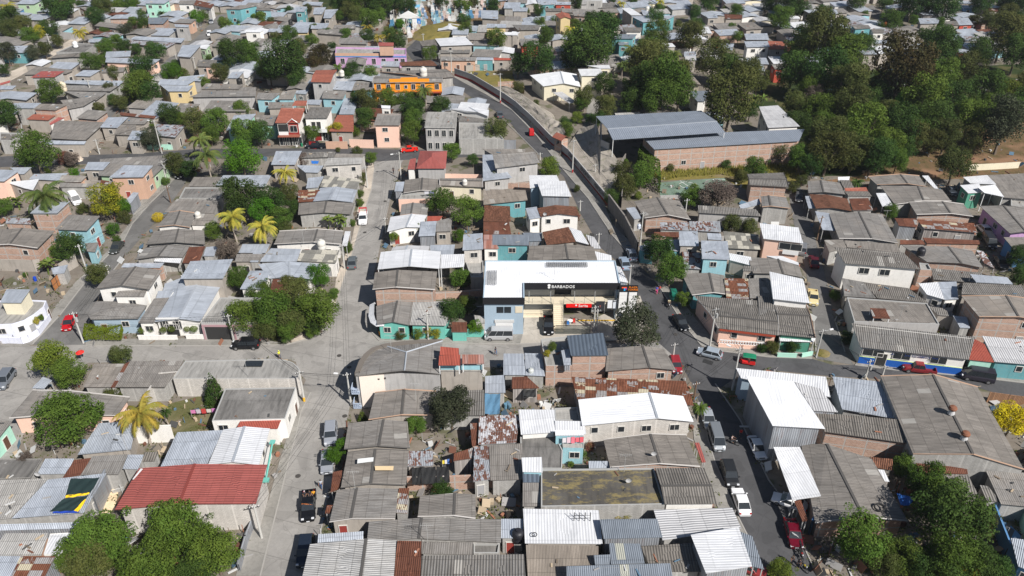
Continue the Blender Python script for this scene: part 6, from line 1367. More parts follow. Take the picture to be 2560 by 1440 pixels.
def person(x, y, dx, dy, shirt, trousers, label, pose='walk', z=.03, sc=1.0, hair=True, hat=None, world=None, rz=None):
    P = world if world else at(x, y, z)
    if rz is None: Q = at(x + dx, y + dy, z); rz = math.atan2(Q.y - P.y, Q.x - P.x)
    r = empty('person', P, rz); r.scale = (sc,) * 3; V = lambda *a: tuple(a)
    ms = paint(shirt, .8, name='shirt_cloth'); mt = paint(trousers, .8, name='trouser_cloth')
    sit = pose in ('sit', 'ride'); hz = .95 if not sit else (.45 if pose == 'sit' else .80)
    st = .22 if pose == 'walk' else 0
    pel = V(0, 0, hz); ch = V(0, 0, hz + .38); nk = V(.01, 0, hz + .55); hd = V(.02, 0, hz + .64); ht = V(.02, 0, hz + .74)
    legs = []
    for s in (1, -1):
        if not sit: kn = V(.06 + st * s * .5, s * .10, .5); an = V(st * s * .9 - .02, s * .10, .09); toe = V(st * s * .9 + .16, s * .11, .04)
        else: kn = V(.42, s * .14, hz + .02); an = V(.46 if pose == 'sit' else .25, s * .15, hz - .40); toe = V(an[0] + .16, s * .15, hz - .44)
        legs.append([(pel, .11), (V(.01, s * .10, hz - .06), .085), (kn, .06), (an, .042), (toe, .035)])
    arms = []
    for s in (1, -1):
        sh = V(0, s * .17, hz + .47)
        if pose == 'ride': el = V(.2, s * .24, hz + .28); wr = V(.45, s * .2, hz + .3)
        elif pose == 'sit': el = V(.08, s * .24, hz + .2); wr = V(.3, s * .14, hz + .12)
        else: el = V(-.04 - s * st * .4, s * .23, hz + .18); wr = V(.08 - s * st * .6, s * .22, hz - .05)
        d = (Vector(wr) - Vector(el)).normalized(); hn = tuple(Vector(wr) + d * .07)
        arms.append([(ch, .12), (sh, .055), (el, .042), (wr, .03), (hn, .028)])
        for k, ln in enumerate((.07, .085, .08, .06)): arms.append([(hn, .028), (tuple(Vector(hn) + d * ln + Vector((0, (k - 1.5) * .02, -.01 * k))), .009)])
        arms.append([(wr, .03), (tuple(Vector(wr) + d * .05 + Vector((.035, 0, .01))), .010)])
    limbs('body', [[(pel, .11), (V(0, 0, hz + .18), .105), (ch, .12), (nk, .05), (hd, .085), (V(.03, 0, hz + .72), .09), (ht, .06)]] + legs + arms, M_skin, r)
    limbs('shirt', [[(V(0, 0, hz - .02), .125), (V(0, 0, hz + .18), .125), (ch, .138), (V(0, 0, hz + .48), .09)]] + [[(ch, .138), a[1][0:1] + (.07,), (tuple(Vector(a[1][0]).lerp(Vector(a[2][0]), .7)), .058)] for a in (arms[0], arms[6])], ms, r)
    limbs('trousers', [[(pel, .125), (l[1][0], .10), (l[2][0], .072), (tuple(Vector(l[2][0]).lerp(Vector(l[3][0]), .85)), .055)] for l in legs], mt, r)
    m = MB(); rings = []
    for k in range(6): a = k / 5 * math.pi / 2; rings.append([Vector((.005 + math.cos(t * .7854) * .108 * math.cos(a), math.sin(t * .7854) * .10 * math.cos(a), hz + .70 + .125 * math.sin(a))) for t in range(8)])
    m.loft(rings); m.build('hair' if not hat else 'hat', M_hair if not hat else paint(hat, .6, name='hat_cloth'), r, smooth=True)
    for s in (1, -1): m = MB(); m.box((.115, s * .035, hz + .70), (.012, .018, .01)); m.build('eye', M_black, r)
    tag(r, label, 'person'); return r
person(804, 1222, -6, 14, (.45, .50, .58), (.04, .09, .22), 'person in pale shirt and blue trousers walking in shade, central street')
person(984, 434, -8, 14, (.03, .03, .04), (.02, .02, .03), 'cyclist in dark clothes near the top of central street', 'walk')
person(1641, 735, -4, 16, (.08, .10, .5), (.7, .08, .25), 'person in blue top and pink skirt walking past the signboard')
person(1648, 733, -4, 16, (.5, .05, .05), (.05, .05, .08), 'person in red top beside the one with pink skirt')
person(1239, 888, 8, 4, (.02, .03, .05), (.05, .12, .25), 'person in dark top and jeans beside the terrace wall')
person(1850, 1094, 2, 10, (.6, .02, .02), (.03, .03, .04), 'person in red shirt standing between motorcycle and white car')
person(1978, 1410, 8, 10, (.03, .03, .03), (.03, .03, .04), 'left one of two people in black standing by motorcycles', 'stand')
person(1995, 1420, -8, 10, (.05, .05, .06), (.04, .04, .05), 'right one of two people in black standing by motorcycles', 'stand')
person(1320, 300, 4, 8, (.6, .65, .75), (.1, .1, .12), 'person in pale shirt walking on the main street\'s far bend')
person(2262, 898, 0, 0.01, (.03, .03, .04), (.03, .03, .04), 'unused') if False else None
person(700, 897, 6, 3, (.75, .8, .05), (.1, .1, .12), 'person in a bright yellow cap behind the curved roof edge', hat=(.8, .85, .05))
pk = [o for o in S.objects if o.get('label', '').startswith('black pickup with people')][0]
for k, (xx, yy, c, lb) in enumerate(((-1.95, -.55, (.03, .03, .04), 'person in dark clothes with pale cap in the pickup bed'), (-1.95, .1, (.03, .025, .03), 'person in black shirt sitting mid pickup bed'), (-1.9, .6, (.75, .35, .03), 'person in an orange shirt sitting in the pickup bed'))):
    w = Matrix.Translation(pk.location) @ Matrix.Rotation(pk.rotation_euler.z, 4, 'Z') @ Vector((xx, yy, .22)); person(0, 0, 0, 0, c, (.04, .04, .05), lb, 'sit', world=w, rz=pk.rotation_euler.z, hat=(.7, .6, .65) if k == 0 else None)
# two wheelers and three wheelers -------------------------------------
def motorcycle(x, y, dx, dy, col, label, rider=None):
    P = at(x, y, .03); Q = at(x + dx, y + dy, .03); a = math.atan2(Q.y - P.y, Q.x - P.x); r = empty('motorcycle', P, a)
    for sx in (.62, -.62):
        m = MB(); rings = []
        for k in range(14): t = k / 14 * 6.2832; rings.append([Vector((sx + math.cos(t) * (.29 + .05 * math.cos(u)), .05 * math.sin(u), .31 + math.sin(t) * (.29 + .05 * math.cos(u)))) for u in (0, 1.57, 3.14, 4.71)])
        m.loft(rings + [rings[0]], cap=False); m.build('wheel', M_tyre, r)
    m = MB(); m.tube([(.62, 0, .31), (.42, 0, .8), (.36, 0, 1.0)], .035, 6); m.tube([(.4, 0, .75), (-.1, 0, .7), (-.62, 0, .31)], .04, 6); m.tube([(-.1, 0, .4), (.3, 0, .45), (.4, 0, .75)], .05, 6); m.box((.1, 0, .42), (.35, .24, .28)); m.build('frame', M_iron, r)
    m = MB(); m.loft([[Vector((xx, math.cos(t) * w, z + math.sin(t) * h)) for t in [k * .785 for k in range(8)]] for xx, w, z, h in ((.38, .06, .78, .05), (.25, .14, .84, .1), (.05, .12, .82, .08), (-.05, .07, .78, .05))]); m.build('fuel_tank', paint(col, .3, .2, name='tank_paint'), r, smooth=True)
    m = MB(); m.box((-.38, 0, .79), (.65, .24, .09), top=.9); m.build('seat', M_black, r)
    m = MB(); m.tube([(.34, -.34, 1.05), (.38, 0, 1.0), (.34, .34, 1.05)], .015, 5); m.build('handlebar', M_iron, r)
    m = MB(); m.tube([(.44, 0, .88), (.53, 0, .88)], .08, 8); m.build('headlight', M_lamp, r)
    tag(r, label, 'motorcycle')
    if rider: person(0, 0, 0, 0, rider[0], rider[1], rider[2], 'ride', world=Matrix.Translation(P) @ Matrix.Rotation(a, 4, 'Z') @ Vector((-.3, 0, .02)), rz=a, hat=rider[3] if len(rider) > 3 else None)
motorcycle(1832, 1110, 30, 12, (.03, .03, .03), 'black motorcycle carrying a rider between two rows of cars', ((.45, .35, .33), (.05, .05, .06), 'motorcycle rider in pale top near the white car'))
motorcycle(2001, 1392, 8, 22, (.4, .02, .02), 'red motorcycle parked below the dark red car')
motorcycle(2007, 1422, 14, 16, (.6, .45, .03), 'yellow motorcycle parked at the bottom edge of the main street')
motorcycle(2000, 1372, 6, 20, (.05, .02, .03), 'dark motorcycle touching the front of the dark red car')
motorcycle(1672, 768, 2, 20, (.03, .03, .05), 'motorcycle ridden down the main street past the plaza', ((.7, .62, .4), (.15, .12, .1), 'motorcycle rider in a cream shirt opposite the plaza'))
motorcycle(1385 + 0, 1008, 6, 4, (.7, .7, .7), 'white motorcycle among scrap in the yard below brick walls')
def mototaxi(x, y, dx, dy, body, top, label, sc=1.0):
    P = at(x, y, .03); Q = at(x + dx, y + dy, .03); a = math.atan2(Q.y - P.y, Q.x - P.x); r = empty('three_wheeled_taxi', P, a); r.scale = (sc,) * 3; pb = carpaint('taxi_paint', body, 0)
    m = MB(); m.loft([[Vector((xx, -w, .3)), Vector((xx, w, .3)), Vector((xx, w, z)), Vector((xx, -w, z))] for xx, w, z in ((1.25, .22, .85), (.95, .4, 1.0), (.75, .6, .75), (-.2, .65, .55), (-.5, .66, .9), (-1.3, .64, .95), (-1.35, .6, .5))]); m.build('body', pb, r)
    m = MB(); m.loft([[Vector((xx, -.62, 1.55)), Vector((xx, .62, 1.55)), Vector((xx, .5, z)), Vector((xx, -.5, z))] for xx, z in ((.75, 1.66), (.3, 1.75), (-.7, 1.76), (-1.32, 1.68))]); m.loft([[Vector((-1.34, -.62, .9)), Vector((-1.34, .62, .9)), Vector((-1.30, .62, .9)), Vector((-1.30, -.62, .9))], [Vector((-1.34, -.6, 1.56)), Vector((-1.34, .6, 1.56)), Vector((-1.30, .6, 1.56)), Vector((-1.30, -.6, 1.56))]]); m.build('canopy', paint(top, .6, name='canopy_fabric'), r)
    m = MB(); m.face([(.98, -.5, .95), (.98, .5, .95), (.78, .55, 1.56), (.78, -.55, 1.56)]); m.build('windscreen', M_glass, r)
    m = MB(); m.box((-.85, 0, .85), (.5, 1.1, .5)); m.build('seat', M_black, r)
    m = MB()
    for s in (-1, 1): m.tube([(.8, s * .58, .75), (.75, s * .6, 1.56)], .02, 4); m.tube([(-.35, s * .62, .8), (-.35, s * .6, 1.56)], .02, 4)
    m.build('canopy_frame', M_iron, r)
    for p in ((1.15, 0), (-.9, .58), (-.9, -.58)): m = MB(); m.tube([(p[0], p[1] - .06, .23), (p[0], p[1] + .06, .23)], .23, 10); m.build('wheel', M_tyre, r)
    for s in (-1, 1): m = MB(); m.tube([(1.2, s * .18, .85), (1.28, s * .18, .85)], .08, 8); m.build('headlight', M_lamp, r)
    tag(r, label, 'mototaxi')
mototaxi(1866, 908, -40, -6, (.55, .02, .02), (.01, .20, .10), 'red three-wheeled taxi with a green canopy at the junction')
mototaxi(1328, 337, -6, -18, (.5, .015, .02), (.5, .02, .02), 'all red three-wheeled taxi driving on the main street bend')
mototaxi(1682, 745, -6, -18, (.05, .25, .2), (.01, .15, .10), 'dark green three-wheeled taxi parked under the small street tree')
# ---------------------------------------------------------------- shopping plaza (white L-shaped roof, black fascia)
def bx(name, c, d, mat, parent, rz=0, **k):
    m = MB(); m.box(c, d, rz, **k); return m.build(name, mat, parent)
M_fascia = paint((.015, .015, .018), .55, name='black_fascia'); M_plw = WM['bg']; M_shut = paint((.55, .55, .54), .6, name='shutter_grey'); M_tile = paint((.68, .60, .46), .6, name='cream_tiles'); M_store = paint((.33, .34, .34), .35, name='frosted_shopfront')
PZ = empty('shopping_plaza', (-4.8, 112.9, 0)); O = Vector((-4.8, 112.9, 0))
def pz(name, x0, x1, y0, y1, z0, z1, mat, par=PZ):
    return bx(name, Vector(((x0 + x1) / 2, (y0 + y1) / 2, (z0 + z1) / 2)) - O, (x1 - x0, y1 - y0, z1 - z0), mat, par)
m = MB()
for q in ([(-4.7, 125.1), (2.0, 125.1), (2.0, 113.1), (-4.7, 113.1)], [(2.0, 125.1), (18.6, 125.1), (18.6, 117.75), (2.0, 117.75)]):
    roofquad(m, [Vector((x, y, 7.55 + (y - 113) * .012)) - O for x, y in q], .1, (q[0][0], 0))
m.build('roof', RM['ws'], PZ)
m = MB()
for x0, x1, y0, y1 in ((-4.85, 18.8, 125.1, 125.3), (-4.9, -4.7, 113, 125.3), (18.6, 18.8, 117.7, 125.2), (1.9, 2.12, 113.0, 117.75)): m.box(Vector(((x0 + x1) / 2, (y0 + y1) / 2, 7.45)) - O, (x1 - x0, y1 - y0, .75))
m.build('parapet', WM['bg'], PZ)
m = MB(); m.box(Vector((-1.4, 112.98, 7.15)) - O, (7.1, .25, 1.25)); m.box(Vector((10.4, 117.62, 7.15)) - O, (17.0, .25, 1.25)); m.build('fascia', M_fascia, PZ)
pz('wall', -4.75, 1.95, 113.2, 124.9, 0, 7.3, WM['bg']); pz('wall', 1.95, 18.6, 122.2, 125.0, 0, 7.3, WM['bg']); pz('wall', 18.3, 18.55, 118.0, 122.2, 0, 7.3, WM['bg'])
pz('gallery_floor', 1.95, 18.6, 117.9, 122.2, 3.2, 3.45, M_tile)
for x0, x1 in ((2.2, 7.6), (10.6, 18.2)): pz('shopfront', x0, x1, 120.2, 120.35, 3.45, 6.3, M_store)
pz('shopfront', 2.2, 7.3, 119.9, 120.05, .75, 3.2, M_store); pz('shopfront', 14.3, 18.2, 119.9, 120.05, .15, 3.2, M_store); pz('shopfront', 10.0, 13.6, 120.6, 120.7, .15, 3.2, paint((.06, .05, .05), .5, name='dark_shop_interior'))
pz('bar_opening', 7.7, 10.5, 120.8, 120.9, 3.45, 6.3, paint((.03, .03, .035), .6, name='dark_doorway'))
for k in range(4): pz('terrace_step', 1.95, 7.2, 118.2 + .35 * k, 120, .0 + .18 * k, .18 + .18 * k, M_tile)
m = MB()
for z in (3.7, 3.95, 4.2, 4.45):
    m.tube([Vector((2.1, 117.85, z)) - O, Vector((7.0, 117.85, z)) - O], .025, 4); m.tube([Vector((9.2, 117.85, z)) - O, Vector((18.5, 117.85, z)) - O], .025, 4)
for x in (2.1, 3.6, 5.3, 7.0, 9.2, 11, 12.8, 14.6, 16.4, 18.4): m.tube([Vector((x, 117.85, 3.4)) - O, Vector((x, 117.85, 4.5)) - O], .035, 4)
m.build('gallery_railing', paint((.35, .34, .28), .5, .2, name='olive_rail'), PZ)
m = MB()
for x in (3.0, 6.8, 11, 14.6, 18.1): m.tube([Vector((x, 118.0, 3.45)) - O, Vector((x, 118.0, 6.6)) - O], .06, 6)
m.build('gallery_post', M_grey, PZ)
for k in range(14):
    pz('stair_step', 7.3, 9.0, 117.7 - .27 * k - .3, 117.7 - .27 * k, 0, 3.3 - .235 * k, M_tile)
m = MB()
for x in (7.25, 9.05):
    for dz in (.4, .7, 1.0): m.tube([Vector((x, 117.7, 3.3 + dz)) - O, Vector((x, 113.9, .1 + dz)) - O], .02, 4)
    for k in range(5): y = 117.7 - .95 * k; m.tube([Vector((x, y, 3.3 - .8 * k)) - O, Vector((x, y, 4.35 - .8 * k)) - O], .03, 4)
for z in (.6, .9, 1.2): m.tube([Vector((9.1, 114.6, z)) - O, Vector((13.2, 113.6, z)) - O], .03, 4); m.tube([Vector((2.2, 118.1, .6 + z)) - O, Vector((7.1, 118.1, .6 + z)) - O], .025, 4)
m.build('stair_railing', paint((.35, .34, .28), .5, .2, name='olive_rail'), PZ)
m = MB(); m.box(Vector((-1.35, 113.15, 1.35)) - O, (3.0, .1, 2.5)); m.build('roller_shutter', M_white, PZ); pz('shutter_box', -3.0, .35, 113.0, 113.2, 2.6, 3.15, M_shut)
for x in (-2.6, -1.3): pz('window', x, x + 1.15, 113.12, 113.2, 4.6, 5.8, M_glass)
pz('window', .55, 1.8, 113.12, 113.2, 4.6, 5.9, M_tile)
def grille(x0, x1, y0, y1):
    m = MB(); z = 7.95; n = int(max(x1 - x0, 1) / .35); k = int(max(y1 - y0, 1) / .35)
    for i in range(n + 1): x = x0 + (x1 - x0) * i / n; m.box(Vector((x, (y0 + y1) / 2, z)) - O, (.05, y1 - y0, .06))
    for i in range(k + 1): y = y0 + (y1 - y0) * i / k; m.box(Vector(((x0 + x1) / 2, y, z)) - O, (x1 - x0, .05, .06))
    return m.build('air_unit_grille', M_iron, PZ)
grille(6.2, 13.6, 122.9, 124.4); grille(-4.4, -2.7, 117.0, 121.5)
text('bar_sign_lettering', 'BARBADOS', .8, Vector((8.9, 117.45, 7.13)) - O, (R(90), 0, 0), M_white, PZ, .03)
m = MB()
for cx, cz, rr in ((6.45, 7.42, .26), (6.45, 7.0, .22)): m.tube([Vector((cx, 117.47, cz)) - O, Vector((cx, 117.43, cz)) - O], rr, 12)
m.build('bar_emblem', M_white, PZ)
bn = pz('shop_sign', 9.6, 14.1, 117.72, 117.8, 2.6, 3.35, paint((.75, .01, .01), .4, name='red_sign_board')); text('shop_sign_lettering', 'Sarita', .75, Vector((12.6, 117.68, 2.98)) - O, (R(90), 0, 0), M_white, PZ, .02)
m = MB(); m.tube([Vector((11.35, 117.7, 3.1)) - O, Vector((11.35, 117.66, 3.1)) - O], .16, 10); m.build('shop_sign_emblem', M_white, PZ)
tag(PZ, 'L-shaped white roofed plaza with black fascia, two shop floors', 'shopping plaza')
def banner(x, y, z, w, h, col, label, txt=None, tc=None):
    r = empty('banner', (x, y, z)); bx('cloth', (0, 0, 0), (w, .04, h), paint(col, .7, name='banner_cloth'), r); m = MB(); m.tube([(w / 2 + .05, 0, -h / 2 - .3), (w / 2 + .05, 0, h / 2 + .1)], .03, 5); m.build('pole', M_grey, r)
    if txt: text('lettering', txt, .5, (0, -.03, 0), (R(90), 0, 0), paint(tc, .5, name='banner_ink'), r)
    tag(r, label, 'banner')
banner(15.6, 117.6, 2.9, 1.5, 2.2, (.03, .03, .035), 'black hanging banner with coloured 7 emblem under the gallery', '7', (.8, .2, .15))
banner(17.3, 117.6, 3.4, .8, 1.7, (.75, .77, .8), 'left one of two white hanging banners at the plaza gallery')
banner(18.25, 117.55, 3.4, .8, 1.7, (.66, .70, .76), 'right one of two white hanging banners at the plaza gallery')
# signboard totem
T = empty('plaza_signboard', (20.3, 117.4, 0)); m = MB(); m.tube([(0, 0, 0), (0, 0, 7.8)], .14, 8); m.build('pole', M_iron, T)
bx('sign_board', (0, -.22, 6.95), (3.2, .16, 1.35), M_fascia, T); text('sign_lettering', 'PLAZA\nTORRES', .5, (.75, -.32, 7.0), (R(90), 0, 0), paint((.9, .25, .01), .5, name='orange_lettering'), T)
m = MB(); m.box((-.8, -.32, 7.2), (.85, .04, .22)); m.build('emblem_bar', paint((.85, .12, .05), .5, name='red_emblem'), T); m = MB(); m.box((-.72, -.32, 6.8), (.25, .04, .5)); m.build('emblem_leg', paint((.02, .4, .75), .5, name='blue_emblem'), T)
m = MB(); m.box((-.45, -.32, 6.95), (.22, .04, .3)); m.build('emblem_middle', paint((.3, .04, .45), .5, name='purple_emblem'), T)
for sx in (-1, 1):
    for k in range(6): bx('blank_panel', (sx * .85, -.22, 5.85 - .72 * k), (1.35, .12, .66), M_white, T)
for sx in (-1.58, 0, 1.58): bx('panel_frame', (sx, -.2, 4.1), (.1, .1, 4.4), M_fascia, T)
tag(T, 'tall signboard with black header reading PLAZA and twelve blank panels', 'signboard')
# forecourt fence, table, poles
F_ = empty('slatted_fence', (7.6, 113.2, 0)); m = MB()
for k in range(44): m.box((k * .14, 0, .95), (.07, .04, 1.8))
m.build('slats', paint((.10, .12, .11), .5, .3, name='dark_green_slats'), F_); bx('top_rail', (3.05, 0, 1.88), (6.2, .08, .07), M_iron, F_); tag(F_, 'dark green slatted metal fence in front of the plaza stairs', 'fence')
for (x, y, c, lb) in ((11.0, 116.3, (.5, .04, .03), 'red plastic chair at the plaza snack table'), (9.9, 115.6, (.04, .16, .4), 'blue plastic chair at the plaza snack table')):
    r = empty('plastic_chair', (x, y, .12)); mm = paint(c, .4, name='plastic'); bx('seat', (0, 0, .43), (.45, .45, .05), mm, r); bx('backrest', (0, .21, .7), (.43, .05, .5), mm, r)
    for sx in (-.19, .19):
        for sy in (-.19, .19): bx('leg', (sx, sy, .21), (.05, .05, .42), mm, r)
    tag(r, lb, 'chair')
r = empty('round_table', (10.3, 116.2, .12)); m = MB(); m.tube([(0, 0, .70), (0, 0, .74)], .5, 14); m.build('table_top', M_white, r); m = MB(); m.tube([(0, 0, 0), (0, 0, .7)], .06, 6); m.build('leg', M_white, r); tag(r, 'white round table in front of the plaza ice cream shop', 'table')
r = empty('kerb_bar', (12.1, 117.2, .12)); bx('bar', (3, 0, .08), (6.5, .16, .14), paint((.70, .42, .03), .6, name='yellow_kerb_paint'), r); tag(r, 'long yellow painted bar on the plaza forecourt', 'barrier')
# ---------------------------------------------------------------- curved corner building (two storeys)
def curved():
    px = [(1106, 853), (1050, 854), (1000, 858), (960, 864), (930, 874), (910, 890), (898, 907), (891, 925), (887, 938)]
    h = 6.3; P = [at(x, y, h) for x, y in px]; a = at(897, 939, h); f = at(1011, 929, h); e = at(1100, 935, h); org = Vector((P[8].x, P[8].y, 0)); r = empty('corner_building', org)
    out = P + [a, f, e]; I = [p - org for p in out]; J = I if signed(I) > 0 else I[::-1]
    m = MB(); u = 0; W = inset(J, .1)
    for i in range(len(W)):
        j = (i + 1) % len(W); u = wallband(m, W[i], W[j], h - .3, h - .3, u)
    m.build('wall', WM['gy'], r)
    ap = at(1016, 881, h + 1.0) - org; q = at(1011, 926, h + 1.0) - org; tops = [p - org for p in out]
    m = MB(); cen = ap
    for i in range(8): p0, p1 = tops[i], tops[i + 1]; roofquad(m, [ap, ap, p1, p0], .06, (i * 3, 0)) if 0 else m.face([p1, p0, ap] if signed([p1, p0, ap]) > 0 else [p0, p1, ap], [((v - p0).dot((p1 - p0).normalized()) + i * 5, (v - p0).length) for v in ([p1, p0, ap] if signed([p1, p0, ap]) > 0 else [p0, p1, ap])])
    for tri in ([tops[8], tops[9], q, ap], [tops[9], tops[10], q], [tops[10], tops[11], q], [tops[11], tops[0], ap, q]):
        t = tri if signed(tri) > 0 else tri[::-1]; d = (q - ap).normalized(); s = d.cross(Vector((0, 0, 1))); m.face(t, [((v - ap).dot(d), abs((v - ap).dot(s))) for v in t])
    m.slab([p - Vector((0, 0, .05)) for p in tops], .1); rf = m.build('roof', RM['fg'], r)
    m = MB()
    for A, B in ((ap, q), (ap, tops[3]), (ap, tops[0])): m.tube([A + Vector((0, 0, .05)), B + Vector((0, 0, .05))], .13, 4)
    m.build('ridge_cap', M_ridgel, rf)
    m = MB()
    for i in range(8):
        up = Vector((0, 0, .38)); k0, k1 = (tops[i] + (Vector((ap.x, ap.y, tops[i].z)) - tops[i]).normalized() * .8), (tops[i + 1] + (Vector((ap.x, ap.y, tops[i].z)) - tops[i + 1]).normalized() * .8); a0, a1 = tops[i], tops[i + 1]
        q4 = [a0 + up, a1 + up, k1 + up, k0 + up]; m.face(q4 if signed(q4) > 0 else q4[::-1]); m.face([a0 - up, a1 - up, a1 + up, a0 + up]); m.face([k1 - up * .2, k0 - up * .2, k0 + up, k1 + up])
    m.build('parapet', paint((.16, .14, .12), .9, name='stained_parapet'), r)
    # cream end wall, balconies and a small railing towards the street
    A = a - org; d = (f - a); d.z = 0; L = d.length; d.normalize(); n = Vector((d.y, -d.x, 0)); n = n if n.y < 0 else -n
    bx('cream_end_wall', A + d * 1.85 + n * .03 + Vector((0, 0, -h / 2 - .1)), (3.7, .12, h - .25), paint((.82, .72, .63), .85, name='cream_render'), r, math.atan2(d.y, d.x))
    for z in (.25, 3.1):
        bl = bx('balcony', A + Vector((-.75, .3, z - h)), (1.2, 1.5, .18), paint((.40, .47, .58), .6, name='pale_blue_paint'), r); m = MB()
        for k in range(5): m.box(A + Vector((-1.35, -.4 + .3 * k, z - h + .5)), (.06, .08, .9))
        for k in range(5): m.box(A + Vector((-1.3 + .28 * k, -.45, z - h + .5)), (.08, .06, .9))
        m.box(A + Vector((-1.35, .3, z - h + .98)), (.1, 1.5, .08)); m.box(A + Vector((-.75, -.45, z - h + .98)), (1.2, .1, .08)); m.build('railing', paint((.40, .47, .58), .6, name='pale_blue_paint'), bl)
    for f2, z in ((.42, 5.35), (.56, 5.4)): bx('vent', A + d * L * f2 * 2.0 * .5 + n * .06 + Vector((0, 0, z - h)), (.3, .06, .3), M_iron, r, math.atan2(d.y, d.x))
    tag(r, 'two-storey corner building with rounded grey roof and cream end wall', 'building')
curved()
# ---------------------------------------------------------------- facades built by hand
def find(lbl):
    for H in HOUSES:
        if H['label'] and lbl in H['label']: return H
def fr(H):      # front edge: the wall edge nearest the camera
    W = H['W']; best = None
    for i in range(len(W)):
        A, B = W[i], W[(i + 1) % len(W)]; d = B - A; n = Vector((d.y, -d.x, 0))
        if n.length < 1: continue
        s = -n.normalized().y * n.length
        if best is None or s > best[0]: best = (s, A, B)
    return best[1], best[2]
def strip(H, name, z0, z1, mat, f0=0, f1=1, off=.05, th=.08):
    A, B = fr(H); d = B - A; d.z = 0; L = d.length; u = d.normalized(); n = Vector((u.y, -u.x, 0)); c = A + d * (f0 + f1) / 2 + n * off; c.z = (z0 + z1) / 2
    return bx(name, c, (L * (f1 - f0), th, z1 - z0), mat, H['root'], math.atan2(u.y, u.x))
H = find('school building with white front'); strip(H, 'blue_base', 0, 1.45, paint((.01, .10, .42), .7, name='deep_blue_paint'), 0, 1); strip(H, 'lime_line', 1.45, 1.53, paint((.6, .75, .3), .7, name='lime_paint'))
A, B = fr(H)
for f, w in ((.4, 2.6), (.755, 2.4), (.12, 3.2)): opening(H['root'], A, B, f, 2.45, w, 1.2, off=.06)
opening(H['root'], A, B, .215, 1.3, 1.5, 2.4, 'door', off=.08)
d = (B - A); ang = math.atan2(d.y, d.x); nn = Vector((d.y, -d.x, 0)).normalized() * .12
for s, f, z, sz in (('2', .31, 2.9, 1.1), ('Jose Espinoza', .52, 2.75, .55), ('BARRIO PMA', .66, 2.75, .5)):
    p = A + d * f + nn; p.z = z; text('wall_lettering', s, sz, p, (R(90), 0, ang), paint((.03, .06, .2), .6, name='dark_blue_ink'), H['root'])
H = find('orange two-storey'); strip(H, 'parapet', 5.9, 7.0, WM['or'], .23, .82); strip(H, 'parapet', 7.0, 7.4, WM['or'], .4, .65); A, B = fr(H)
for f in (.07, .21, .35, .47, .58, .72, .93): opening(H['root'], A, B, f, 4.6, 1.1 if f != .47 else .8, 1.6 if f != .47 else .9, off=.1, arch=True)
for f in (.1, .3, .5, .7, .9): opening(H['root'], A, B, f, 1.3, 1.4, 2.2, 'door', off=.05, arch=True)
strip(H, 'balcony', 2.9, 3.1, paint((.3, .06, .03), .6, name='dark_red_paint'), .0, .99, .5, 1.0)
H = find('lilac painted'); strip(H, 'parapet', 3.9, 4.9, WM['so'], 0, .8, .04); strip(H, 'blue_line', 3.6, 3.9, paint((.05, .25, .6), .6, name='blue_trim'), 0, 1, .06); A, B = fr(H)
for f in (.1, .28, .4, .54, .68, .86, .95): opening(H['root'], A, B, f, 2.2, 1.2, 1.8, off=.06)
H = find('dark red and white villa'); A, B = fr(H); strip(H, 'dark_red_front', 0, 6.4, WM['dr'], .0, .96); strip(H, 'porch_roof', 2.95, 3.15, RM['rc'], 0, 1, .8, 1.6)
opening(H['root'], A, B, .72, 4.7, 1.8, 1.7, off=.12, arch=True); strip(H, 'balcony', 3.2, 4.1, M_white, .03, .47, .6, .12); opening(H['root'], A, B, .25, 4.9, 2.6, 2.2, 'door', off=.1)
for f in (.15, .4, .62, .87): opening(H['root'], A, B, f, 1.3, 1.8, 2.2, 'window', off=.1)
m = MB(); dd = (B - A); dd.z = 0; u = dd.normalized(); n = Vector((u.y, -u.x, 0)); g0 = A + dd * .44; g1 = A + dd * 1.0; gm = A + dd * .72
m.face([g0 + n * .2 + Vector((0, 0, -.3)), g1 + n * .2 + Vector((0, 0, -.3)), gm + n * .2 + Vector((0, 0, .9))]); m.build('front_gable', WM['dr'], H['root'])
m = MB(); m.tube([g0 + n * .25 + Vector((0, 0, -.3)), gm + n * .25 + Vector((0, 0, .95)), g1 + n * .25 + Vector((0, 0, -.3))], .14, 4); m.build('gable_trim', M_white, H['root'])
H = find('planted balcony'); A, B = fr(H); strip(H, 'balcony_floor', 2.9, 3.1, M_white, 0, 1, .7, 1.4); strip(H, 'balustrade', 3.1, 3.9, M_white, 0, 1, 1.35, .1)
for f in (.35, .6): opening(H['root'], A, B, f, 4.3, 1.0, 2.1, 'door', off=.05)
opening(H['root'], A, B, .5, 1.2, 1.8, 2.2, 'door', off=.05, fm=paint((.25, .02, .02), .5, name='red_door')); opening(H['root'], A, B, .85, 1.2, 1.2, 2.2, off=.05)
H = find('arched openings'); A, B = fr(H)
for z in (4.9, 1.5):
    for f in (.13, .38, .62, .87): opening(H['root'], A, B, f, z, 1.0, 1.7, off=.05, arch=True)
H = find('salmon pink two-storey'); A, B = fr(H); opening(H['root'], A, B, .75, 4.2, 4.2, 1.4, off=.05); strip(H, 'balcony_railing', 2.6, 3.5, M_white, .55, 1.0, .35, .08); strip(H, 'orange_trim', 5.1, 5.35, WM['so'], .5, 1.0, .08)
H = find('long white two-storey house with dark'); A, B = fr(H)
for f in (.28, .58): opening(H['root'], A, B, f, 4.3, 1.7, 1.2, off=.05)
H = find('round topiary shrubs'); A, B = fr(H)
for f in (.22, .33, .78, .88): opening(H['root'], A, B, f, 2.3, .9, 1.6, off=.05)
opening(H['root'], A, B, .56, 1.2, 2.2, 2.5, 'door', off=.08); strip(H, 'white_fascia', 3.7, 4.0, M_white, 0, 1, .3, .3)
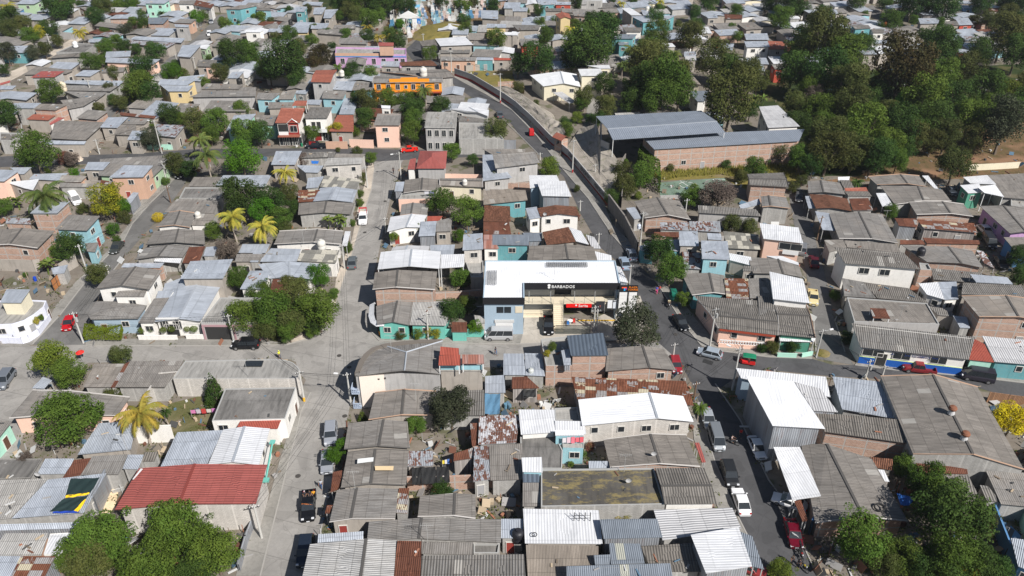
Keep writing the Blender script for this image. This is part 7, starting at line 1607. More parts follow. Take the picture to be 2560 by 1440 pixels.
H = find('ribbed dark roof shop'); A, B = fr(H); strip(H, 'orange_beam', 3.1, 3.45, paint((.35, .06, .03), .7, name='rust_red_beam'), 0, 1, .35, .3)
H = find('huge blue-grey metal'); 
for H2 in [h for h in HOUSES if h['label'] and 'dark red gabled' in h['label']]:
    rt = H2['root']; A, B, C, D = H2['Q']; o_ = H2['org']
    m = MB()
    for k in range(3): p = B.lerp(C, .02 + .0 * k) - o_
    e0, e1 = (at(681, 1105, 4.8) - o_), (at(664, 1200, 4.2) - o_)
    m.tube([e0, e1], .14, 4); m.box(e0, (.7, .7, .2)); m.box(e1, (.9, .6, .3)); m.build('turquoise_cornice', WM['tu'], rt)
H = find('rounded corner along the cross')
# white awning curve at the turquoise corner and orange plinth
H = find('turquoise corner house'); o_ = H['org']; m = MB(); ptsO = [(939, 759), (924, 762), (921, 790), (926, 806), (940, 816), (960, 815)]; ptsI = [(937, 755), (936, 760), (935, 785), (939, 800), (950, 810), (961, 809)]
for (a, b), (c, d) in zip(zip(ptsO, ptsO[1:]), zip(ptsI, ptsI[1:])): roofquad(m, [at(*c, 3.3) - o_, at(*d, 3.3) - o_, at(*b, 2.9) - o_, at(*a, 2.9) - o_], .05, (0, 0))
m.build('curved_awning', RM['wh'], H['root'])
# ---------------------------------------------------------------- free-standing walls and fences
def wall(s, h, mat, label, th=.18, name='wall', cat='wall', z=0, cap=None, base=None, lift=0):
    P = [at(x, y, lift) for x, y in pp(s)]; P = [Vector((p.x, p.y, z)) for p in P]; r = empty(name, P[0]); m = MB(); m2 = MB(); m3 = MB()
    for a, b in zip(P, P[1:]):
        d = b - a; L = d.length; c = (a + b) / 2 - P[0]; an = math.atan2(d.y, d.x); n = Vector((-d.y, d.x, 0)).normalized()
        for sg in (1, -1):
            p, q = a - P[0] + n * sg * th / 2, b - P[0] + n * sg * th / 2
            m.face([p, q, q + Vector((0, 0, h)), p + Vector((0, 0, h))] if sg < 0 else [q, p, p + Vector((0, 0, h)), q + Vector((0, 0, h))], [(0, 0), (L, 0), (L, h), (0, h)])
        m.box(c + Vector((0, 0, h - .02)), (L + th * .9, th + .04, .06), an)
        if base: m3.box(c + Vector((0, 0, base[1] / 2)), (L + .02, th + .06, base[1]), an)
    m.build('panel', mat, r)
    if base: m3.build('painted_base', base[0], r)
    tag(r, label, cat); return r
SW = '1137,190 1180,205 1225,232 1262,255 1290,275 1330,312 1375,360 1420,397 1470,457 1514,510 1522,518'
wall(SW, 2.6, WM['gy'], 'long school wall with dark red base and lettering, main street', .2, base=(WM['dr'], .8))
a, b = at(1420, 397, 0), at(1514, 510, 0); d = (b - a); n = Vector((d.y, -d.x, 0)).normalized(); n = n if n.x < 0 else -n
r = empty('wall_lettering', a.lerp(b, .5) + n * .22 + Vector((0, 0, 1.75))); [text('word', w_, 1.25, d.normalized() * o_, (R(90), 0, math.atan2(d.y, d.x)), M_black, r) for w_, o_ in (('COMPLEJO', -9.5), ('EDUCATIVO', 0), ('MERCEDARIO', 10))]; tag(r, 'black painted lettering running along the long school wall', 'lettering')
wall('1520,520 1560,575 1592,640', 3.4, WM['st'], 'vine topped stone wall below the long school wall', .3)
W_ = []
for s, h, mt, lb in (
 ('0,676 90,679 108,676', 2.6, 'pl', 'beige yard wall below the framed brick house, left edge'),
 ('155,689 196,664', 2.6, 'pl', 'short beige wall beside the brown sheet gate'),
 ('100,485 150,484 235,478 352,486', 2.8, 'pl', 'long beige yard wall behind the yellow flecked tree'),
 ('0,492 60,490 92,487', 2.6, 'gy', 'grey wall end beside the long beige yard wall'),
 ('410,975 490,968 512,966', 3.4, 'bw', 'white block wall at the back of the walled lawn'),
 ('375,1030 392,1000 410,975', 3.2, 'bw', 'white block wall on the left of walled lawn'),
 ('560,972 640,972 744,969', 3.4, 'ye', 'pale yellow wall between long flat roof and blackened roof'),
 ('1020,1226 1100,1225 1180,1222 1268,1218', 2.6, 'bk', 'long framed brick wall across yards below the tarpaulins'),
 ('0,1316 60,1310 128,1306', 1.2, 'cr', 'low cream and orange parapet wall, bottom left'),
 ('331,1108 385,1106 438,1104', 3.2, 'w', 'white plaster wall beside the light zinc roof bay'),
 ('279,1222 250,1286', 3.6, 'mt', 'tall slanting sheet metal wall between tarpaulins and red roof'),
 ('1,858 58,860 75,855 100,838 128,800 118,780', 1.3, 'li', 'lilac front garden wall of the rounded corner house'),
 ('348,850 445,850', 1.0, 'w', 'left white planter wall under round topiary shrubs'), ('467,848 512,848', 1.0, 'w', 'right white planter wall under round topiary shrubs'),
 ('948,838 975,842 1022,846', .8, 'or', 'low orange plinth wall in front of the turquoise house'), ('1086,842 1140,842 1210,842', 1.6, 'tu', 'turquoise yard wall between corner house and plaza'),
 ('1010,604 1070,605 1130,605', 1.8, 'mt', 'zinc sheet fence behind the small yard plants'),
 ('1090,749 1150,746 1212,740', 1.6, 'bk', 'low brick yard wall left of the plaza'),
 ('1205,452 1130,450 1108,450', 1.6, 'pk', 'pinkish yard wall right of the red hipped house'), ('1208,468 1240,470 1280,472 1330,470', 1.5, 'bk', 'brick yard wall below the white box roofs'),
 ('2343,922 2380,905 2405,907', .05, 'gy', ''), 
 ('2420,427 2480,424 2545,420', 1.6, 'cr', 'faded painted wall at the edge of leafy ground'),
 ('1795,868 1850,872 1912,876', .8, 'pk', 'pink front wall of the ribbed roof shop'),
 ('1942,893 1990,895', .9, 'gn', 'left half of the green planter wall with pickets'), ('2003,894 2030,889', .9, 'gn', 'right half of the green planter wall with pickets'),
 ('1158,176 1165,179 1280,170', 2.0, 'pl', 'beige back wall of the dry field'),
 ('1245,222 1290,220 1310,235', 2.2, 'bk', 'brick ruin wall beside the dry field'),
 ('1500,340 1500,400 1520,410', 5.5, 'gy', 'high grey retaining wall at the hall\'s open end'),
 ('1552,520 1556,480 1545,440 1562,412', 3.0, 'st', 'rough stone retaining wall beside the vines'),
 ('60,330 64,370 30,372', 2.4, 'gy', 'weathered grey wall by the far left bend'), ('150,97 190,100 225,70 215,60', 2.6, 'gy', 'pale block enclosure wall around a dry lot'),
 ('140,62 210,65', 2.6, 'gy', 'back wall of the dry lot enclosure'), ('2475,1040 2490,1108 2544,1195', .05, 'gy', ''),
 ('2472,1265 2545,1280 2560,1370', 2.6, 'lg', 'lime green yard wall in deep shade, bottom right'), ('2470,1290 2512,1400', 2.6, 'bu', 'blue yard wall right of the big dark trees'),
 ('1650,498 1720,496', .9, 'gy', 'white kerb wall below the sports court'), ('1765,600 1840,602 1900,605', 1.0, 'gy', 'low grey wall under dry bushes'),
 ('2160,905 2166,940', .05, 'gy', ''), ('2020,1340 2032,1310', 3.0, 'bu', 'blue side wall at the bottom right pavement'),
 ('600,1430 618,1360 634,1320', 1.6, 'mt', 'wire mesh fence beside the bottom left trees'),
 ('520,850 576,852', .05, 'gy', ''), ('816,372 870,372', 2.0, 'so', 'orange yard wall with gate on the back street'), ('875,368 935,370', 2.2, 'pk', 'pinkish garden wall beside the peach house'),
 ('355,374 440,374', 1.4, 'gn', 'mint fence wall with plants on the back street'), ('100,370 205,372', 2.4, 'gy', 'dark shop wall on the far side of back street'), ('1150,373 1215,372 1290,372', 2.4, 'mt', 'bluish sheet metal fence along the back street')):
    if lb: wall(s, h, WM[mt], lb)
wall('2465,1005 2515,1012 2560,1018', 2.0, WM['bb'], 'brown bamboo fence beside the golden blossoming tree', .08, name='fence', cat='fence')
def gate(px1, px2, h, col, label):
    a, b = at(*px1), at(*px2); r = empty('gate', a); d = b - a; L = d.length; an = math.atan2(d.y, d.x); mm = paint(col, .6, name='gate_paint')
    n = max(2, int(L / 1.3))
    for k in range(n): c = (d * ((k + .5) / n)); bx('leaf_panel', c + Vector((0, 0, h / 2)), (L / n - .08, .05, h - .1), mm, r, an)
    m = MB(); 
    for k in range(n + 1): m.box(d * (k / n) + Vector((0, 0, h / 2)), (.1, .1, h), an)
    m.box(d / 2 + Vector((0, 0, h - .03)), (L, .09, .1), an); m.box(d / 2 + Vector((0, 0, h * .5)), (L, .08, .08), an); m.build('frame', M_iron, r); tag(r, label, 'gate')
gate((136, 728), (156, 708), 2.4, (.42, .17, .06), 'brown sheet gate in the beige yard wall, left'); gate((2356, 925), (2403, 928), 3.0, (.42, .13, .04), 'large orange brown panelled gate beside the blue based school')
gate((1955, 896), (1968, 897), 1.2, (.25, .12, .08), 'small wooden gate between green planter walls') if False else None
gate((774, 372), (792, 373), 2.2, (.3, .02, .02), 'red metal gate below the planted balcony') 
gate((914, 368), (934, 369), 2.2, (.1, .05, .03), 'dark brown double gate beside the peach house')
# ring balustrade in front of the shop
r = empty('balustrade', at(1796, 868)); a, b = at(1796, 868), at(1908, 876); d = b - a; m = MB(); an = math.atan2(d.y, d.x); u = d.normalized()
for k in range(17):
    c = d * ((k + .5) / 17) + Vector((0, 0, 1.2)); ring = []
    for t in range(12): th = t / 12 * 6.2832; p = c + u * math.cos(th) * .3 + Vector((0, 0, math.sin(th) * .3)); ring.append([p + u * math.cos(th) * .05 + Vector((0, 0, math.sin(th) * .05)), p + Vector((-u.y, u.x, 0)) * .05, p - u * math.cos(th) * .05 - Vector((0, 0, math.sin(th) * .05)), p - Vector((-u.y, u.x, 0)) * .05])
    m.loft(ring + [ring[0]], cap=False)
m.box(d / 2 + Vector((0, 0, 1.58)), (d.length, .14, .1), an); m.build('rings', M_white, r); tag(r, 'white balustrade of concrete rings before the ribbed roof shop', 'balustrade')
# ---------------------------------------------------------------- rocky school embankment
def embank():
    top = [at(x, y, 3.0) for x, y in ((1268, 215), (1300, 232), (1340, 262), (1370, 290), (1400, 305), (1412, 330))]; bot = [at(x, y, 0) for x, y in ((1210, 222), (1250, 250), (1300, 291), (1345, 335), (1375, 365), (1400, 395))]
    m = MB(); n = 6; nx = 24; rg = random.Random(3); G = []
    def lerpl(P, f): q = f * (len(P) - 1); i = min(int(q), len(P) - 2); return P[i].lerp(P[i + 1], q - i)
    for i in range(nx + 1):
        A, B = lerpl(bot, i / nx), lerpl(top, i / nx); row = []
        for k in range(n + 1):
            p = A.lerp(B, k / n); p.z = 3.0 * (k / n) ** .8 + (rg.uniform(-.25, .25) if 0 < k < n else 0); row.append(p + Vector((rg.uniform(-.3, .3), rg.uniform(-.3, .3), 0)) * (0 < k < n))
        q = row[-1] + (row[-1] - row[0]).normalized() * 6; q.z = -.1; row.append(q); G.append(row)
    for i in range(nx):
        for k in range(n + 1): m.face([G[i][k], G[i + 1][k], G[i + 1][k + 1], G[i][k + 1]])
    t = NT('layered_rock'); P = t.pos(); x, y, z = t.sep(P); nz = t.noise(P, .8, 4.0); st = t.noise(t.vmul(P, (.3, .3, 3.0)), 1.0, 4.0); base = t.mix(st, (.16, .145, .12), (.48, .43, .37)); base = t.mix(t.math('MULTIPLY', t.step(nz, .55, .7), .6), base, (.09, .11, .04)); t.bump(st, .3); t.out(base, .95)
    o = m.build('rock_embankment', t.m); tag(o, kind='structure')
    m = MB(); P2 = [at(x, y, 0) for x, y in ((1398, 392), (1440, 440), (1500, 505), (1530, 520), (1545, 440), (1520, 405), (1500, 395), (1490, 345), (1450, 330))]
    G = P2; c = Vector((0, 0, 0))
    zz = [0, 0, 0, 0, 3.6, 4, 4, 4.0, 1.0]; Q = [Vector((p.x, p.y, z_)) for p, z_ in zip(P2, zz)]; mid = at(1500, 440, 1.6)
    for i in range(len(Q)):
        a_, b_ = Q[i], Q[(i + 1) % len(Q)]; N = 5
        for k in range(N):
            f0, f1 = k / N, (k + 1) / N; m.face([a_.lerp(mid, f0) if k else a_, b_.lerp(mid, f0) if k else b_, b_.lerp(mid, f1), a_.lerp(mid, f1)])
    o = m.build('rock_slope', t.m); tag(o, kind='structure')
embank()
# court lines
m = MB(); W0 = .02 + .02
def line(p, q, w=.12): 
    a, b = at(*p), at(*q); d = b - a; m.box((a + b) / 2 + Vector((0, 0, .035)), (d.length, w, .012), math.atan2(d.y, d.x))
cc = at(1718, 463)
for k in range(20):
    t0, t1 = k / 20 * 6.2832, (k + 1) / 20 * 6.2832; a = cc + Vector((math.cos(t0), math.sin(t0), 0)) * 1.8; b = cc + Vector((math.cos(t1), math.sin(t1), 0)) * 1.8; d = b - a; m.box((a + b) / 2 + Vector((0, 0, .035)), (d.length, .12, .012), math.atan2(d.y, d.x))
for p, q in (((1700, 452), (1733, 474)), ((1782, 449), (1795, 459)), ((1782, 449), (1812, 449)), ((1795, 459), (1818, 456))): line(p, q)
tag(m.build('court_markings', M_white), kind='structure')
# guard booth with a tiled roof on the school wall
r = empty('guard_booth', at(1402, 378)); bx('wall', (0, 0, 1.9), (2.2, 2.6, 3.8), WM['bk'], r, .7); m = MB(); e = [Vector((sx * 1.6, sy * 1.8, 3.8)) for sx, sy in ((-1, -1), (1, -1), (1, 1), (-1, 1))]; rot = Matrix.Rotation(.7, 4, 'Z'); e = [rot @ p for p in e]; r0, r1 = rot @ Vector((0, -1.8, 4.7)), rot @ Vector((0, 1.8, 4.7))
roofquad(m, (r0, r1, e[3], e[0]), .08, (0, 0)); roofquad(m, (r1, r0, e[1], e[2]), .08, (0, 0)); m.build('roof', RM['rc'], r); bx('window', (-1.0, -1.2, 2.9), (.9, .1, .8), M_glass, r, .7); tag(r, 'small guard booth with red tiled roof on the school wall', 'guard booth')
# ---------------------------------------------------------------- poles, lamps, wires
POLES = []
def pole(bx_, by, tx, ty, label, lamp=None, trans=False, dark=False, base=None):
    P = at(bx_, by); best = 4
    for k in range(20, 130):
        z = k / 10; x, y = pxof((P.x, P.y, z))
        if y <= ty: best = z; break
    h = best; r = empty('utility_pole', P); m = MB(); m.tube([(0, 0, 0), (0, 0, h)], [.17, .10], 8); m.build('shaft', M_wood if dark else paint((.50, .49, .46), .9, name='pale_concrete'), r)
    m = MB(); m.box((0, 0, h - .5), (1.3, .09, .09), .3); m.build('crossarm', M_wood if dark else M_iron, r)
    m = MB()
    for sx in (-.55, -.2, .2, .55): m.tube([(sx * .95, sx * .3, h - .45), (sx * .95, sx * .3, h - .25)], .05, 6)
    m.build('insulators', M_white, r)
    if lamp is not None:
        a = lamp; e = Vector((math.cos(a) * 1.5, math.sin(a) * 1.5, h - .35)); m = MB(); m.tube([(0, 0, h - .7), e * .5 + Vector((0, 0, h * .5 - .3)), e], .035, 5); arm = m.build('lamp_arm', M_grey, r)
        m = MB(); m.box(e + Vector((math.cos(a) * .25, math.sin(a) * .25, -.03)), (.65, .28, .14), a); m.build('lamp_head', M_white, r)
    if trans: m = MB(); m.tube([(.3, -.1, h - 1.9), (.3, -.1, h - 1.1)], .22, 10); m.build('transformer', M_grey, r)
    if base: m = MB(); m.tube([(0, 0, .02), (0, 0, .9)], .19, 8); m.build('painted_base', paint(base, .7, name='base_paint'), r)
    tag(r, label, 'utility pole'); POLES.append((P, h)); return r
PL = [(878, 1013, 869, 932, 'street lamp pole in front of the cream end wall', R(170)), (761, 1004, 754, 927, 'pole with yellow base at the yellow walled corner', None), (209, 858, 185, 780, 'leaning concrete pole beside the red car and hedge', None),
 (585, 855, 569, 786, 'pole beside the beach umbrella and pink carport', None), (1071, 850, 1068, 781, 'thin pole rising behind the turquoise corner house', None), (655, 1346, 640, 1262, 'pole on the pavement left of central street, bottom', None),
 (1774, 868, 1796, 770, 'tall pale pole at the corner of ribbed roof shop', None), (1830, 975, 1847, 868, 'pale pole with lamp at the corner of white roofs', R(150)), (1681, 905, 1688, 858, 'pole behind the brick sided house', None),
 (1734, 1002, 1744, 955, 'wooden pole above the small palm', None), (2040, 893, 2063, 824, 'lamp pole beside the green planter at alley mouth', R(20)), (2163, 946, 2176, 900, 'dark pole before the blue based school front', None), (2206, 938, 2209, 922, 'short pole stub on the right street', None),
 (2042, 600, 2058, 540, 'rusty pole in front of the awning, right alley', None), (1600, 616, 1605, 530, 'tall grey pole between tin shacks and main street', None), (1431, 432, 1437, 350, 'white pole with red base by the school wall', None), (1487, 443, 1489, 410, 'slim pole inside the rocky yard', None),
 (1450, 527, 1452, 501, 'short pole with blue sign on the main street', None), (1570, 745, 1576, 663, 'pale pole behind the tall signboard', None), (1496, 610, 1497, 583, 'short iron pole near white patched awnings', None),
 (1003, 450, 1002, 380, 'white lamp pole at the top of central street', R(200)), (919, 470, 915, 415, 'pole at the end of the block house row', None), (965, 583, 962, 544, 'pole beside the white gabled roof, central street', None), (862, 672, 857, 612, 'leaning pole by the grey car', None),
 (218, 680, 201, 612, 'pole beside dark rounded tree on the left street', None), (272, 684, 268, 663, 'short pole above the grey gabled roof', None), (416, 453, 404, 402, 'lamp pole beside the orange fronted house', R(60)), (427, 507, 419, 465, 'dark leaning pole on the left street', None), (405, 384, 395, 300, 'lamp pole on the back street by mint fence', R(160)), (249, 385, 240, 348, 'pole before the dark shop wall', None),
 (1251, 258, 1252, 183, 'tall lamp pole with red base by the dry field', R(170)), (1129, 184, 1130, 127, 'white pole beside the blue house row', None), (1099, 169, 1099, 132, 'white pole beside the round shrubby tree', None), (1060, 130, 1058, 84, 'pale pole beside the whitish hall roof', None), (1019, 95, 1019, 48, 'pole beside the cemetery gate', None), (986, 56, 986, 24, 'lamp pole among the tombs', None), (732, 228, 730, 205, 'pole beside the big dark spreading tree', None), (866, 236, 868, 219, 'pole near the orange building\'s left neighbour', None),
 (925, 28, 922, 14, 'lamp pole at the far wood edge', R(150)), (848, 47, 846, 28, 'pole beside the zinc roofs near the far wood', None), (128, 122, 118, 84, 'pole beside the pale dirt track', None), (233, 250, 222, 200, 'pale pole beside the patched left roofs', None), (283, 27, 279, 8, 'pole behind the salmon walled cottage', None), (522, 47, 519, 16, 'pole on the far left street beside parked cars', None), (446, 170, 440, 136, 'pole beside the far left street\'s olive trees', None), (370, 152, 365, 129, 'pole before the dark rounded far tree', None), (490, 178, 486, 142, 'pole beside the dark terrace building', None),
 (1593, 65, 1594, 68 - 20, 'pole beside the teal far building', None), (1732, 30, 1734, 4, 'pole at the far lane', None), (1800, 105, 1801, 76, 'pole among the far zinc roofs', None), (1937, 190, 1943, 152, 'pole beside the red shed, far right', None), (1959, 108, 1961, 84, 'pole with lamp near the red roofed white house', None), (2112, 26, 2115, 2, 'pole at the top edge, far right', None), (1693, 692, 1693, 700 - 44, 'pole hidden by small street tree', None),
 (1484, 828, 1486, 765, 'left one of two bare posts on the plaza forecourt', None), (1491, 826, 1492, 773, 'right one of two bare posts on the plaza forecourt', None), (1539, 800, 1541, 747, 'grey post beside the plaza signboard', None), (1350, 400, 1352, 388, 'small post on the main street pavement', None), (1710, 560, 1716, 497, 'thin pole behind the long ribbed roof', None), (1755, 640, 1758, 620, 'short pole above the light blue house', None)]
for i, q in enumerate(PL): pole(*q[:5], lamp=q[5], trans=i in (2, 11, 26, 6), dark=i in (9, 13, 27), base={1: (.7, .4, .03), 15: (.35, .03, .03), 30: (.35, .03, .03)}.get(i))
M_wire = paint((.03, .03, .03), .6, name='cable_sheath')
def wires(i, j, n=3):
    (A, ha), (B, hb) = POLES[i], POLES[j]; r = empty('power_line', A)
    for k in range(n):
        off = Vector(((k - (n - 1) / 2) * .4, 0, -.3 - .35 * (k == n - 1))); a = Vector((0, 0, ha)) + off; b = (B - A) + Vector((0, 0, hb)) + off; pts = []
        for s in range(9): f = s / 8; p = a.lerp(b, f); p.z -= 4 * f * (1 - f) * (B - A).length * .025; pts.append(p)
        m = MB(); m.tube(pts, .02, 3, cap=False); m.build('cable', M_wire, r)
    tag(r, None, 'power line'); r['label'] = 'overhead cables between ' + short(PL[i][4]) + ' and ' + short(PL[j][4])
def short(s): w = s.split(); return ' '.join(w[:6]) if w[-1] else s
for i, j in ((0, 5), (0, 1), (2, 3), (1, 0), (3, 1), (0, 23), (23, 22), (22, 20), (6, 8), (6, 7), (7, 9), (10, 11), (6, 10), (18, 6), (14, 18), (15, 14), (20, 21), (24, 27), (2, 25), (27, 26), (26, 28), (28, 29), (15, 30), (30, 31), (33, 34), (37, 36), (12, 11), (46, 45), (45, 44)): wires(i, j)
# ---------------------------------------------------------------- small things
def tank(x, y, z, col, label, s=1.0):
    P = at(x, y, z); r = empty('water_tank', P); r.scale = (s,) * 3; m = MB(); rings = []
    for rr, zz in ((.5, 0), (.52, .1), (.52, .45), (.49, .5), (.52, .55), (.52, .95), (.42, 1.12), (.2, 1.2)): rings.append([Vector((math.cos(a * .3927) * rr, math.sin(a * .3927) * rr, zz)) for a in range(16)])
    m.loft(rings); m.build('barrel', paint(col, .5, name='tank_plastic'), r, smooth=True); m = MB(); m.tube([(0, 0, 1.19), (0, 0, 1.3)], .2, 10); m.build('lid', paint(col, .5, name='tank_plastic'), r); tag(r, label, 'water tank')
Wh = (.62, .60, .55)
tank(496, 545, 3.2, Wh, 'white tank on the grey roofs right of the left street', 1.2); tank(805, 622, 3.4, Wh, 'pale tank on the white walled roof by central street', 1.6); tank(1162, 462, 3.8, Wh, 'pale tank standing on the tan corrugated roof', 1.1)
tank(1295, 1350, 2.2, (.02, .02, .025), 'black tank in the dark alley near the bottom edge', 1.4); tank(2300, 640, 3.2, (.02, .02, .025), 'black tank with white strap among the right roofs', 1.5); tank(1059, 190, 5.2, Wh, 'white tank on roof behind the orange building', 2.2); tank(855, 190, 4, Wh, 'white tank beside the narrow red roofed house', 1.5)
tank(1597, 571, 2.6, (.6, .65, .75), 'small whitish tank on a tin shack by the main street', .8); tank(159, 228, 3.6, (.7, .6, .45), 'cream tank beside the patched left roofs', 2.2); tank(190, 118, 3.6, (.75, .75, .75), 'white tank on the blackened far left roof', 1.6); tank(600, 212, 4, (.02, .02, .02), 'black tank on a far grey roof', 1.6); tank(727, 62, 4, (.02, .02, .02), 'black tank among far zinc roofs', 1.5); tank(1327, 935, 2.4, (.5, .52, .5), 'grey tank in the shaded zinc yard', .9); tank(1618, 28, 4, Wh, 'white tank on a far right rooftop', 1.5); tank(2212, 65, 4, (.8, .2, .05), 'orange tank on a far right rooftop', 1.2)
def sheetobj(name, s, z, col, label, cat, sag=.25, n=6, rough=.8, opts=None):
    P = [at(x, y, z) for x, y in pp(s)]; o_ = Vector((P[0].x, P[0].y, 0)); m = MB(); rg = random.Random(4)
    def q(u, v): p = P[0].lerp(P[1], u).lerp(P[3].lerp(P[2], u), v) - o_; p.z = z - sag * 4 * u * (1 - u) * .5 * (1 + .5 * math.sin(v * 9)) + .05 * math.sin(u * 14 + v * 6); return p
    for i in range(n):
        for j in range(n): m.face([q(i / n, (j + 1) / n), q((i + 1) / n, (j + 1) / n), q((i + 1) / n, j / n), q(i / n, j / n)])
    for i in range(n):
        for j in range(n): dz = Vector((0, 0, .03)); m.face([q(i / n, j / n) - dz, q((i + 1) / n, j / n) - dz, q((i + 1) / n, (j + 1) / n) - dz, q(i / n, (j + 1) / n) - dz])
    o = m.build(name, paint(col, rough, name='cloth')); o.location = o_; tag(o, label, cat)
sheetobj('tarpaulin', '177,1196 249,1194 226,1232 163,1240', 3.85, (.012, .03, .03), 'upper dark green tarpaulin on zinc roof, left foreground', 'tarpaulin', .1); sheetobj('tarpaulin', '160,1246 222,1238 190,1275 124,1278', 3.8, (.012, .03, .03), 'lower dark green tarpaulin on zinc roof, left foreground', 'tarpaulin', .1)
sheetobj('tarpaulin', '165,1238 224,1231 221,1236 163,1245', 3.84, (.80, .52, .01), 'bright yellow strip between the dark green tarpaulins', 'tarpaulin', .02); sheetobj('tarpaulin', '214,1247 215,1249 196,1279 184,1276', 3.84, (.80, .52, .01), 'slanting yellow edge beside the lower green tarpaulin', 'tarpaulin', .02); sheetobj('tarpaulin', '134,1279 190,1274 200,1281 130,1283', 3.7, (.01, .05, .35), 'blue strip at the foot of the lower green tarpaulin', 'tarpaulin', .02)
sheetobj('shade_cloth', '1030,1168 1052,1167 1053,1209 1030,1211', 2.7, (.02, .02, .02), 'left black shade cloth over the laundry yard', 'shade cloth', .2); sheetobj('shade_cloth', '1053,1167 1089,1166 1090,1207 1054,1209', 2.75, (.024, .024, .024), 'middle black shade cloth over the laundry yard', 'shade cloth', .2); sheetobj('shade_cloth', '1091,1166 1122,1166 1125,1205 1091,1207', 2.7, (.02, .02, .02), 'right black shade cloth over the laundry yard', 'shade cloth', .2)
sheetobj('tarpaulin', '1212,983 1251,984 1249,1034 1212,1034', 2.8, (.10, .22, .34), 'blue tarpaulin stretched beside rusty roofs', 'tarpaulin', .25); sheetobj('tarpaulin', '2241,1232 2288,1243 2275,1262 2252,1262', 2.8, (.02, .12, .42), 'blue tarpaulin beneath the big dark trees', 'tarpaulin', .2); sheetobj('tarpaulin', '778,402 797,402 795,409 779,409', 3.7, (.02, .15, .5), 'small blue tarpaulin by a leafless shrub', 'tarpaulin', .05)
sheetobj('tarpaulin', '1308,972 1340,972 1340,992 1310,990', 2.7, (.03, .03, .03), 'torn black tarpaulin below the rusty lean-to', 'tarpaulin', .2)
for s, c, lb in (('894,1147 934,1143 933,1153 893,1158', (.72, .73, .72), 'white translucent sheet on the central grey gable'), ('937,1165 984,1165 983,1175 938,1175', (.72, .55, .33), 'cream sheet on the central grey gable'), ('331,1198 352,1171 357,1172 334,1198', (.7, .7, .7), 'white strip near the corner of the dark red roof')):
    zz = 4.2 if 'gable' in lb else 5.75; o_ = [at(x, y, zz) for x, y in pp(s)]; m = MB(); m.slab(ccw(o_), .05); tag(m.build('roof_sheet', paint(c, .6, name='sheet')), lb, 'roof sheet')
# laundry
def laundry(x0, y0, x1, y1, z, cols, label, drop=.9):
    A, B = at(x0, y0, z), at(x1, y1, z); r = empty('clothes_line', Vector((A.x, A.y, 0))); o_ = Vector((A.x, A.y, 0)); m = MB(); m.tube([A - o_, B - o_], .012, 3); m.build('line', M_wire, r)
    for sx in (A, B): m = MB(); m.tube([Vector((sx.x, sx.y, max(0, z - 2.2))) - o_, sx - o_], .03, 5); m.build('post', M_grey, r)
    n = len(cols)
    for k, c in enumerate(cols): p = A.lerp(B, (k + .5) / n) - o_; d = (B - A); bx('garment', p - Vector((0, 0, drop / 2)), (d.length / n * .85, .04, drop * (.7 + .3 * ((k * 7) % 3) / 2)), paint(c, .85, name='fabric'), r, math.atan2(d.y, d.x))
    tag(r, label, 'clothes line')
laundry(1406, 1093, 1460, 1091, 4.6, ((.75, .7, .72), (.75, .55, .6), (.8, .2, .25), (.8, .15, .18), (.75, .12, .15)), 'pink and white laundry hanging on the light blue terrace', 1.2); laundry(475, 1024, 540, 1020, 1.8, ((.6, .2, .4), (.5, .45, .5), (.5, .05, .05), (.6, .55, .5), (.55, .2, .45)), 'laundry line with pink clothes across the walled lawn')
laundry(1105, 1150, 1130, 1146, 2.2, ((.75, .6, .05), (.7, .7, .7), (.1, .2, .5), (.7, .2, .1)), 'colourful laundry beside the right shade cloth'); laundry(1060, 478, 1110, 476, 4.4, ((.6, .6, .65), (.3, .3, .55), (.7, .65, .6), (.4, .2, .3)), 'laundry hanging on the terrace edge above the round trees', .8); laundry(1284, 627, 1316, 628, 2.2, ((.7, .7, .7), (.7, .1, .1), (.1, .5, .55), (.7, .6, .1), (.2, .3, .7)), 'colourful laundry behind the plaza\'s white roof')
# umbrellas, frames, ventilators, antennas, tyres
def umbrella(x, y, cols, label, z=0, s=1.2):
    P = at(x, y, z); r = empty('umbrella', P); m = MB(); m.tube([(0, 0, 0), (0, 0, 2.3)], .03, 6); m.build('pole', M_grey, r)
    for k in range(8):
        a0, a1 = k * .7854, (k + 1) * .7854; m = MB(); m.face([(0, 0, 2.4), (math.cos(a0) * s, math.sin(a0) * s, 2.0), (math.cos(a1) * s, math.sin(a1) * s, 2.0)]); m.face([(0, 0, 2.38), (math.cos(a1) * s, math.sin(a1) * s, 1.98), (math.cos(a0) * s, math.sin(a0) * s, 1.98)]); m.build('canopy_panel', paint(cols[k % len(cols)], .7, name='canopy_cloth'), r)
    tag(r, label, 'umbrella')
umbrella(566, 832, ((.5, .6, .5), (.6, .2, .15)), 'faded green and red umbrella beside the pink carport'); umbrella(1428, 232, ((.85, .5, .02),), 'left yellow umbrella outside the school hall', s=1.6); umbrella(1466, 232, ((.85, .5, .02), (.05, .15, .4)), 'middle yellow and blue umbrella outside the school', s=1.3); umbrella(1479, 231, ((.85, .5, .02),), 'right yellow umbrella outside the cream school block', s=1.2); umbrella(208, 905, ((.7, .03, .02),), 'red umbrella beside the yellow-green street tree', s=.7)
